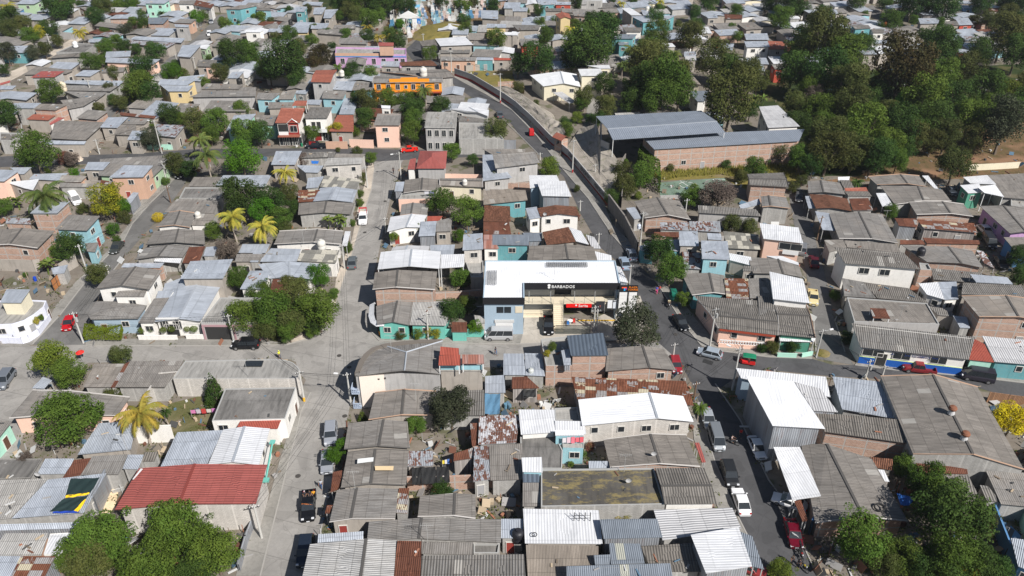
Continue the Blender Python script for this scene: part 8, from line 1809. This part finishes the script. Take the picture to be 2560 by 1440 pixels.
def ventilator(x, y, z, label):
    P = at(x, y, z); r = empty('roof_ventilator', P); m = MB(); m.tube([(0, 0, -.3), (0, 0, .35)], [.5, .35], 12); m.build('base', paint((.5, .5, .5), .5, name='galvanised'), r); rings = [[Vector((math.cos(a * .3927) * rr, math.sin(a * .3927) * rr, zz)) for a in range(16)] for rr, zz in ((.3, .35), (.52, .5), (.58, .75), (.45, .98), (.1, 1.08))]; m = MB(); m.loft(rings); m.build('turbine', paint((.22, .09, .05), .8, name='rusted_turbine'), r); tag(r, label, 'ventilator')
ventilator(2379, 1030, 6.2, 'upper rusty turbine ventilator on the biggest grey roof'); ventilator(2411, 1094, 6.1, 'lower rusty turbine ventilator on the biggest grey roof')
def tyre(x, y, z, label, s=.8):
    P = at(x, y, z); m = MB(); rings = []
    for k in range(20): t = k / 20 * 6.2832; rings.append([Vector((math.cos(t) * (.75 + .14 * math.cos(u)), math.sin(t) * (.75 + .14 * math.cos(u)), .14 + .14 * math.sin(u))) for u in (0, 1.05, 2.1, 3.14, 4.2, 5.24)])
    m.loft(rings + [rings[0]], cap=False); o = m.build('tyre', M_tyre); o.location = P; o.scale = (s,) * 3; tag(o, label, 'tyre')
tyre(2198, 1270, 3.95, 'big black tyre lying on the grey gable by dark trees'); tyre(1336, 1337, 4.0, 'small black tyre on the white ribbed roof', .4) 
def frame(x, y, z, label):
    r = empty('iron_frame', at(x, y, z)); m = MB()
    for xx in (-1, -.35, .35, 1): m.tube([(xx, 0, 0), (xx, 0, 1.5)], .05, 4)
    for zz in (.5, 1.0): m.tube([(-1, 0, zz), (1, 0, zz)], .04, 4)
    m.build('bars', M_iron, r); tag(r, label, 'iron frame')
frame(1455, 1302, 3.9, 'welded iron frame standing on the white ribbed roof')
def antenna(x, y, z, label):
    r = empty('tv_antenna', at(x, y, z)); m = MB(); m.tube([(0, 0, 0), (0, 0, 3.2)], .03, 5); m.build('mast', M_grey, r); m = MB(); m.tube([(-.8, 0, 3.1), (.8, 0, 3.1)], .02, 4)
    for k in range(7): m.tube([(-.75 + .25 * k, -.4 + .03 * k, 3.1), (-.75 + .25 * k, .4 - .03 * k, 3.1)], .014, 4)
    m.build('elements', M_grey, r); tag(r, label, 'antenna')
for x, y, z, lb in ((1070, 1357, 3.8, 'antenna casting a shadow on the bottom grey gable'), (888, 1222, 3.8, 'antenna on the edge between two grey gables'), (125, 1018, 3.6, 'antenna on the grey gable above the round green tree'), (979, 880, 7.0, 'antenna on the curved grey roof'), (620, 940, 3.6, 'antenna on the long flat grey roof'), (1040, 1000, 4.0, 'antenna near the big sparse tree'), (2210, 560, 4.0, 'antenna on the large grey gable beside the side alley'), (1560, 1180, 4.2, 'antenna on the mossy slab'), (2247, 802, 3.6, 'antenna by the rust coloured awning'), (2150, 1075, 5.0, 'antenna on the dark ribbed roof, right foreground'), (760, 610, 3.8, 'antenna on the long white walled roof'), (1385, 700, 7.6, 'antenna on the plaza roof'), (320, 1130, 5.2, 'antenna by the light zinc bay')): antenna(x, y, z, lb)
def dish(x, y, z, label):
    r = empty('satellite_dish', at(x, y, z)); m = MB(); rings = [[Vector((rr * math.cos(a * .5236), -.3 + zz, .5 + rr * math.sin(a * .5236))) for a in range(12)] for rr, zz in ((.03, 0), (.25, -.05), (.4, -.14))]; m.loft(rings, cap=False); m.build('reflector', paint((.4, .4, .4), .5, name='dish_paint'), r); m = MB(); m.tube([(0, -.1, 0), (0, -.3, .5)], .03, 5); m.build('mount', M_iron, r); tag(r, label, 'satellite dish')
for x, y, z, lb in ((1362, 538, 4.2, 'dish on the clay tiled gable edge'), (100, 1186, 3.5, 'black dish beside the zinc and rust roofs'), (1570, 1202, 4.2, 'dish lying on the mossy slab'), (2315, 905, 3.6, 'dish on the school\'s ribbed roof'), (1633, 1135, 4.2, 'dish on the wire fenced grey gable')): dish(x, y, z, lb)
# barrels and buckets in yards
def barrel(x, y, col, label, z=0, s=1.0):
    r = empty('barrel', at(x, y, z)); r.scale = (s,) * 3; rings = [[Vector((math.cos(a * .5236) * rr, math.sin(a * .5236) * rr, zz)) for a in range(12)] for rr, zz in ((.28, 0), (.3, .25), (.29, .45), (.3, .65), (.28, .88))]; m = MB(); m.loft(rings); m.build('drum', paint(col, .5, name='drum_plastic'), r); tag(r, label, 'barrel')
for x, y, c, lb in ((89, 702, (.01, .06, .45), 'blue barrel on the bare yard, left edge'), (1264, 1020, (.12, .25, .35), 'left blue barrel beside the blue tarpaulin'), (1274, 1022, (.12, .22, .3), 'right blue barrel beside the blue tarpaulin'), (160, 537, (.02, .1, .5), 'blue barrel beside the small brick house'), (1352, 1016, (.75, .75, .72), 'white drum in the scrap yard'), (755, 366, (.02, .2, .1), 'green bin beside the black pickup')): barrel(x, y, c, lb)
# laundry yard clutter, dirt piles
def pile(x, y, r_, mat, label, cat, h=.35):
    o_ = at(x, y); rg = random.Random(int(x)); m = MB(); N = 12; rings = [[Vector((math.cos(k / N * 6.2832) * r_ * f * rg.uniform(.85, 1.15), math.sin(k / N * 6.2832) * r_ * f * rg.uniform(.85, 1.15), h * r_ * z)) for k in range(N)] for f, z in ((1, 0), (.75, .5), (.4, .85), (.1, 1))]
    m.loft(rings); o = m.build('pile', mat); o.location = o_; tag(o, label, cat)
pile(2056, 884, 1.3, GM['dry'], 'heap of straw at the mouth of the side alley', 'straw heap'); pile(360, 478, 1.5, GM['walk'], 'rubble heap beside the orange fronted house', 'rubble'); pile(1120, 85, 14, GM['dry'], 'tall dry golden grass mound beside the uphill road', 'grass mound', .25); pile(178, 402, 2.6, paint((.62, .52, .42), .95, name='dry_blossom'), 'pale dry blossoming bush beside the round left tree', 'bush', .9)
# cemetery ------------------------------------------------------------
cols = [(.5, .5, .48), (.12, .32, .34), (.25, .4, .46), (.48, .38, .34), (.46, .44, .34), (.07, .2, .33), (.36, .36, .34), (.3, .4, .33), (.55, .55, .55), (.18, .26, .38)]
tproto = []
for ci, c in enumerate(cols):
    t = empty('tomb', (0, 0, 0)); mm = paint(c, .7, name='tomb_paint'); bx('base', (0, 0, .3), (1.1, 2.2, .6), mm, t); bx('headstone', (0, .95, 1.0), (.9, .2, .9), mm, t)
    m = MB(); m.box((0, .95, 1.85), (.12, .1, .9)); m.box((0, .95, 2.0), (.55, .1, .12)); m.build('cross', M_white if ci % 2 else mm, t)
    bpy.context.view_layer.update(); tproto.append(t)
rg = random.Random(11); cem = pp('1000,80 965,62 1000,22 1040,12 1225,8 1212,45 1150,52 1110,58 1060,78 1030,95'); k = 0; tries = 0; used = [False] * len(cols); ct = {}
CN = ['white', 'teal', 'sky blue', 'pink', 'pale yellow', 'deep blue', 'grey', 'mint', 'bright white', 'slate blue']
while k < 170 and tries < 3000:
    tries += 1; x, y = rg.uniform(960, 1228), rg.uniform(8, 96)
    if not inpoly(x, y, cem) or abs(x - (1068 + (y - 30) * .35)) < 7: continue
    ci = rg.randrange(len(cols)); t = tproto[ci]
    if used[ci]: t = copy_tree(t)
    used[ci] = True; t.location = at(x, y); s = rg.uniform(.8, 1.5); t.scale = (s, s, s * rg.uniform(.8, 1.5)); t.rotation_euler = (0, 0, rg.uniform(-.35, .35)); k += 1
    tag(t, f'small {CN[ci]} tomb with headstone and cross in the crowded hillside cemetery', 'tomb', f'{CN[ci]} tombs crowding the cemetery')
r = empty('cemetery_gate', at(1023, 74)); m = MB()
for q in ((-3.2, -1.4), (1.4, 3.2)): m.box(((q[0] + q[1]) / 2, 0, 2.2), (q[1] - q[0], .6, 4.4))
m.box((0, 0, 4.7), (6.4, .6, 1.0)); m.loft([[Vector((-3.6, -.35, 5.2)), Vector((3.6, -.35, 5.2)), Vector((0, -.35, 7.0))], [Vector((-3.6, .35, 5.2)), Vector((3.6, .35, 5.2)), Vector((0, .35, 7.0))]]); m.build('arch', M_white, r); bx('blue_panel', (3.9, -.1, 3.2), (1.5, .2, 2.0), paint((.02, .2, .6), .6, name='blue_panel'), r); tag(r, 'white gabled cemetery gate with arch and blue panel', 'gate')
tag(tree('Yr'.replace('Y', 'n'), 1000, 60, 26, {}, rg), None)
r = empty('open_shrine', at(1036, 36)); mb = paint((.2, .5, .7), .6, name='sky_blue_paint')
for sx in (-2, 2):
    for sy in (-1.4, 1.4): bx('post', (sx, sy, 1.6), (.3, .3, 3.2), mb, r)
bx('roof', (0, 0, 3.3), (4.8, 3.6, .35), mb, r); tag(r, 'sky blue open shrine above the cemetery tombs', 'shrine')

for i, (x, y) in enumerate(((848, 889), (873, 918), (963, 503), (912, 581), (1029, 403), (1689, 836), (1720, 928), (1428, 448), (745, 1190), (862, 1040))):
    o = at(x, y, .05); m = MB(); m.tube([o - o, Vector((0, 0, .02))], .38, 14); q = m.build('manhole_cover', paint((.06, .055, .05), .8, name='cast_iron')); q.location = o; tag(q, ['round iron cover nearest the centre of the main crossing', 'round iron cover in shade beside the curved corner building', 'upper round iron cover on central street', 'round iron cover beside the white pickup', 'round iron cover at the top end of central street', 'round iron cover in the middle of the main junction', 'round iron cover beside the dark red parked car', 'pale round cover along the school wall street', 'round iron cover above the black pickup', 'round iron cover left of the street lamp'][i], 'manhole cover', 'manhole covers in the streets')
r = empty('drain_grate', at(1770, 905, .05)); bx('bars', (0, 0, .02), (1.6, 1.0, .03), M_iron, r, -.5); tag(r, 'rectangular iron drain grate below the light blue hatchback', 'drain')

H = find('pink carport'); A, B = fr(H); mp_ = paint((.42, .26, .28), .7, name='dusty_pink_paint'); strip(H, 'pink_beam', 2.75, 3.15, mp_, 0, 1, .06); strip(H, 'garage_opening', .1, 2.7, M_iron, .05, .5, .04)
for f in (.0, .52, .97): strip(H, 'pink_post', 0, 2.75, mp_, f, f + .03, .08, .15)
dd = (B - A); m = MB()
for k in range(26): p = A + dd * (k / 26); m.tube([(p.x, p.y, 3.5), (p.x, p.y, 4.3)], .02, 4)
m.tube([(A.x, A.y, 4.3), (B.x, B.y, 4.3)], .03, 4); m.build('terrace_railing', M_iron, H['root'])
H = find('red roofed rooftop rooms'); strip(H, 'veranda_rail', 6.2, 7.1, WM['lb'], 0, 1, -.1, .1)
r = empty('solar_panel', at(635, 910, 3.65)); bx('panel', (0, 0, .12), (2.7, 1.2, .08), M_glass, r, 0, rx=.1); bx('frame', (0, 0, .06), (2.8, 1.3, .05), M_iron, r, 0, rx=.1); tag(r, 'black solar panel on the long flat grey roof by the crossing', 'solar panel')
facades()
# ---------------------------------------------------------------- far filler rows, one stuff object
def worldpoly(H): return [(q.x, q.y) for q in H['Q']]
ex = [worldpoly(H) for H in HOUSES]; exc = [(sum(p[0] for p in P) / len(P), sum(p[1] for p in P) / len(P)) for P in ex]
tc = [(t['root'].location.x, t['root'].location.y, t['D']) for t in TREES]
NOGO = ROADS + [pp(s) for s in ('960,95 975,15 1240,5 1215,55 1110,66 1060,100', '1165,172 1290,160 1330,240 1250,240', '1880,190 2560,150 2700,440 2000,450 1860,330', '1290,250 1480,230 1540,400 1650,500 1480,510', '790,-40 960,-40 985,25 940,60 800,25', '1450,200 1900,180 1960,300 1470,300')]
rg = random.Random(77); FB = {}; WB = {}; placed = []
roofs = ['fg'] * 6 + ['zi'] * 6 + ['fd', 'fb', 'zw', 'rt', 'wh', 'zr', 'zw', 'fw']; walls = ['pl'] * 6 + ['bl', 'bk', 'w', 'cr', 'bk', 'gy', 'gy', 'lb', 'bl']
Y = 66.0
while Y < 380:
    step = 9.5; X = -330.0 + rg.uniform(0, 6)
    while X < 330:
        X += rg.uniform(5.5, 8.5); cx, cy = X, Y + rg.uniform(-1.5, 1.5)
        x, y = pxof((cx, cy, 3))
        if y < -30 or not (-700 < x < 3260) or (-90 < x < 2650 and (y > 330 or Y < 168)): continue
        w, d = rg.uniform(2.7, 4.8), rg.uniform(2.6, 4.2); a = rg.uniform(-.1, .1) + (.12 if x > 1300 else -.08) + (cx * .0006)
        ca, sa = math.cos(a), math.sin(a); Q = [Vector((cx + ca * u - sa * v, cy + sa * u + ca * v, 0)) for u, v in ((-w, d), (w, d), (w, -d), (-w, -d))]
        test = [(q.x, q.y) for q in Q] + [(cx, cy)] + [((Q[i].x + Q[i - 1].x) / 2, (Q[i].y + Q[i - 1].y) / 2) for i in range(4)]
        bad = False
        for tx, ty in test:
            gx, gy = pxof((tx, ty, 0))
            if any(inpoly(gx, gy, P) for P in NOGO): bad = True; break
            if any(abs(c[0] - tx) < 30 and abs(c[1] - ty) < 30 and inpoly(tx, ty, P) for P, c in zip(ex, exc)): bad = True; break
        qq = [(q.x, q.y) for q in Q]
        if not bad and any(abs(c[0] - cx) < 30 and inpoly(c[0], c[1], qq) for c in exc): bad = True
        if not bad and any((t[0] - cx) ** 2 + (t[1] - cy) ** 2 < (t[2] * .38) ** 2 and t[2] > 3 for t in tc): bad = True
        if not bad and any((p[0] - cx) ** 2 + (p[1] - cy) ** 2 < 33 for p in placed): bad = True
        if bad:
            continue
        placed.append((cx, cy)); rm = rg.choice(roofs); wm = rg.choice(walls); h = rg.choice((2.5, 2.7, 3.0, 3.4)); uvo = (rg.uniform(0, 90), rg.uniform(0, 90))
        m = FB.setdefault(rm, MB()); z = [h, h, h, h]
        A, B, C, D = [Vector((q.x, q.y, h)) for q in Q]
        if rg.random() < .5:
            A.z = B.z = h + .5; roofquad(m, (A, B, C, D), .07, uvo)
        else:
            e = (A + B) / 2; f = (C + D) / 2; e.z = f.z = h + .6; roofquad(m, (f, e, A, D), .07, uvo); roofquad(m, (e, f, C, B), .07, uvo)
        m = WB.setdefault(wm, MB()); I = inset([D, C, B, A] if signed([D, C, B, A]) > 0 else [A, B, C, D], .35)
        for i in range(4): wallband(m, I[i], I[(i + 1) % 4], I[i].z - .05, I[(i + 1) % 4].z - .05, rg.uniform(0, 5))
    Y += 6.6
mats = [RM[k] for k in FB] + [WM[k] for k in WB]; big = MB()
for i, mb in enumerate(list(FB.values()) + list(WB.values())):
    b = len(big.v); big.v += mb.v; big.f += [tuple(j + b for j in f) for f in mb.f]; big.uv += mb.uv; big.mi += [i] * len(mb.f)
if big.v:
    o = big.build('far_houses', mats); tag(o, kind='stuff'); o['label'] = 'crowded small roofs filling the far neighbourhood between the other houses'; o['category'] = 'far houses'
print('fillers', len(placed))
# ---------------------------------------------------------------- loose debris and weeds, too many to count
rg = random.Random(42); DM = [paint(c, .85, name='debris') for c in ((.16, .07, .045), (.32, .31, .30), (.20, .16, .12), (.55, .55, .54), (.34, .15, .09), (.10, .18, .26), (.07, .07, .07), (.45, .36, .25))]; dm = MB(); wd = MB(); nd = nw = 0
gap = []
for _ in range(26000):
    x, y = rg.uniform(-10, 2570), 1440 * rg.random() ** .8
    P = at(x, y)
    if any(inpoly(x, y, R_) for R_ in ROADS + (WALKS if rg.random() < .93 else [])): continue
    if any(abs(c[0] - P.x) < 30 and abs(c[1] - P.y) < 30 and inpoly(P.x, P.y, E_) for E_, c in zip(ex, exc)): continue
    if 1200 < x < 1620 and 640 < y < 870: continue
    if inpoly(x, y, NOGO[-2]) or (1130 < x < 1600 and 190 < y < 540): continue
    gap.append(P)
for P in gap[:3600]:
    k = rg.random(); a = rg.uniform(0, 3.14); mi = rg.randrange(len(DM))
    if k < .4: dm.box(P + Vector((0, 0, .12)), (rg.uniform(.3, 1.8), rg.uniform(.1, .3), .12), a, mi)
    elif k < .7: s_ = rg.uniform(.25, .6); dm.box(P + Vector((0, 0, s_ / 2)), (s_, s_ * rg.uniform(.6, 1.2), s_), a, mi)
    elif k < .9: dm.box(P + Vector((0, 0, .5)), (rg.uniform(.8, 2.0), .05, rg.uniform(.8, 1.2)), a, mi, rx=rg.uniform(.3, 1.2))
    else: dm.tube([P, P + Vector((0, 0, rg.uniform(.5, 2.2)))], .05, 5, mi)
for P in gap[3600:6200]:
    h_ = rg.uniform(.15, .8)
    for q in range(9): leafquad(wd, P + Vector((rg.gauss(0, .45), rg.gauss(0, .45), h_ * rg.random())), Vector((0, 0, 1)), .38, rg)
# planks, sheets and stones lying on the roofs
for H in HOUSES:
    if H['typ'] not in 'SF' or len(H['Q']) != 4 or H['size'] < 16 or H['rm'] in ('ws', 'wg', 'gd', 'wh') or H['wm'] == 'op': continue
    for _ in range(rg.choice((0, 1, 2, 3, 5))):
        u, v = rg.uniform(.12, .88), rg.uniform(.12, .88); q = H['Q']; P = q[0].lerp(q[1], u).lerp(q[3].lerp(q[2], u), v); dz = -float(H['o'].get('p', .35)) if H['typ'] == 'F' else 0
        dm.box(P + Vector((0, 0, .07 + dz)), (rg.uniform(.2, 1.2), rg.uniform(.1, .28), .08), rg.uniform(0, 3), rg.randrange(len(DM)))
gp_ = pp('1600,428 1615,415 1850,404 1985,392 1996,440 1900,462 1860,440 1830,442 1800,437 1700,444 1650,452'); tg = MB()
for _ in range(7000):
    x, y = rg.uniform(1600, 1996), rg.uniform(392, 462)
    if inpoly(x, y, gp_): P = at(x, y); h_ = rg.uniform(.5, 1.3); tg.face([P, P + Vector((rg.uniform(-.3, .3), rg.uniform(-.3, .3), h_)), P + Vector((.22, .05, 0))])
tag(tg.build('tall_grass', leaf_mat('dry_grass_blades', (.27, .23, .05), (.17, .17, .035))), 'tall dry yellow grass along the foot of the brick warehouse wall', 'grass', kind='stuff')
o = dm.build('yard_debris', DM); tag(o, 'loose boards, sheets and rubbish scattered in yards and over roofs', 'debris', kind='stuff')
o = wd.build('weeds', LM['o']); tag(o, 'weeds and low ground plants along walls and in yards', 'weeds', kind='stuff')
# ---------------------------------------------------------------- kinds and labels
LMK = [('plaza', 1390, 700), ('curved corner building', 1000, 900), ('turquoise corner house', 1000, 780), ('red hipped house', 1070, 400), ('big dark red roof', 470, 1215), ('mossy slab', 1500, 1215), ('walled lawn', 470, 1050), ('orange building', 1010, 205), ('lilac building', 920, 135), ('dark red villa', 720, 300), ('brick warehouse', 1750, 370), ('sports court', 1730, 470), ('pink balcony house', 1950, 595), ('light blue house', 1785, 640), ('topiary house', 470, 760), ('red car', 176, 812), ('big coconut palm', 115, 490), ('cemetery gate', 1023, 74), ('school hall', 1390, 205), ('laundry yard', 1080, 1190), ('biggest grey roof', 2380, 1050), ('blue based school', 2290, 870), ('tall white metal roof', 1940, 1010), ('white canopy', 1050, 645), ('banana clump', 825, 545), ('russet tree', 2250, 190), ('clay tile gable', 2080, 500), ('white two-storey house', 2200, 660), ('slate blue roof', 1465, 860), ('tarpaulins', 200, 1235), ('orange fronted house', 330, 435), ('narrow red roofed house', 810, 195), ('yellow zinc roofed house', 460, 210), ('red roofed block house', 120, 190), ('yellow villa', 1410, 60), ('golden tree', 2530, 1060), ('bottom right trees', 2350, 1330), ('bottom left trees', 400, 1350), ('turquoise far block', 1560, 110), ('white far house', 1900, 120), ('dirt track', 130, 130), ('far left street', 500, 90), ('yellow palm', 350, 1030), ('central street bend', 980, 600), ('far right shacks', 2400, 80)]
ORD = ['', 'second ', 'third ', 'fourth ', 'fifth ', 'sixth ', 'seventh ', 'eighth ', 'ninth ', 'tenth ', 'eleventh ', 'twelfth ']
def place(c):
    n, x, y = min(LMK, key=lambda l: math.hypot(l[1] - c[0], (l[2] - c[1]) * 1.4)); dx, dy = c[0] - x, (c[1] - y) * 1.4
    rel = ('right of' if dx > 0 else 'left of') if abs(dx) > abs(dy) else ('below' if dy > 0 else 'beyond')
    return n, rel, math.hypot(dx, dy)
def autolabel(items, desc):
    g = {}
    for it in items: n, rel, d = place(it['c']); g.setdefault((desc(it), rel, n), []).append((d, it))
    for (ds, rel, n), L in g.items():
        L.sort(key=lambda t: t[0])
        for k, (d, it) in enumerate(L):
            it['root']['label'] = f'{ds}, {ORD[min(k, 11)]}{"nearest " if 0 else ""}{rel} the {n}' if k else f'{ds}, just {rel} the {n}'
for H in HOUSES:
    r = H['root']
    if r.name.startswith('house'):
        if H['wm'] == 'op': r.name = 'awning'; H['k'] = 'awning'
        elif H['z0'] > 0: r.name = 'rooftop_room'; H['k'] = 'rooftop room'
        elif H['size'] < 34 and (H['rm'][0] in 'rzwgt' or H['h'] <= 3): r.name = 'shed'; H['k'] = 'shed'
        else: H['k'] = 'house'
    else: H['k'] = r.name.split('.')[0].replace('_', ' ')
    r['category'] = H['k']
    if H['label']: r['label'] = H['label']
autolabel([H for H in HOUSES if not H['label']], lambda H: (f"{ROOFD[H['rm']]} awning on posts" if H['k'] == 'awning' else f"{WALLD[H['wm']]} {H['k']}, {ROOFD[H['rm']]} roof"))
GR = {'house': 'houses of the dense neighbourhood', 'shed': 'small tin sheds between the houses', 'awning': 'awnings and lean-to canopies on posts', 'rooftop room': 'rooms built on top of roofs'}
for H in HOUSES:
    if H['k'] in GR: H['root']['group'] = GR[H['k']]
for t in TREES:
    t['root']['category'] = t['nm']; t['root']['group'] = {'tree': 'trees between the houses', 'shrub': 'shrubs in yards and verges', 'palm tree': 'palm trees', 'banana plants': 'banana clumps'}[t['nm']]
    if t['label']: t['root']['label'] = t['label']
def sz(t): return 'huge' if t['D'] > 13 else 'large' if t['D'] > 8.5 else 'mid-sized' if t['D'] > 5 else 'small'
autolabel([t for t in TREES if not t['label']], lambda t: f"{sz(t)} {t['kind']} {t['nm']}")
for o in S.objects:
    if o.parent is None and o.get('category') == 'utility pole': o['group'] = 'poles along the streets'
    if o.parent is None and o.get('category') == 'power line': o['group'] = 'overhead cables'
# posts of awnings as separate pieces

# ---------------------------------------------------------------- light haze
m = MB(); m.box((0, 1100, 42.5), (3200, 3200, 89)); t = bpy.data.materials.new('air'); t.use_nodes = True; n = t.node_tree; n.nodes.remove(n.nodes['Principled BSDF'])
v = n.nodes.new('ShaderNodeVolumePrincipled'); v.inputs['Color'].default_value = (.80, .86, .95, 1); v.inputs['Density'].default_value = .00010; v.inputs['Anisotropy'].default_value = .2
n.links.new(v.outputs[0], n.nodes['Material Output'].inputs['Volume']); hz = m.build('haze', t); tag(hz, kind='stuff'); hz['label'] = 'thin pale air haze over the whole town'; hz['category'] = 'haze'
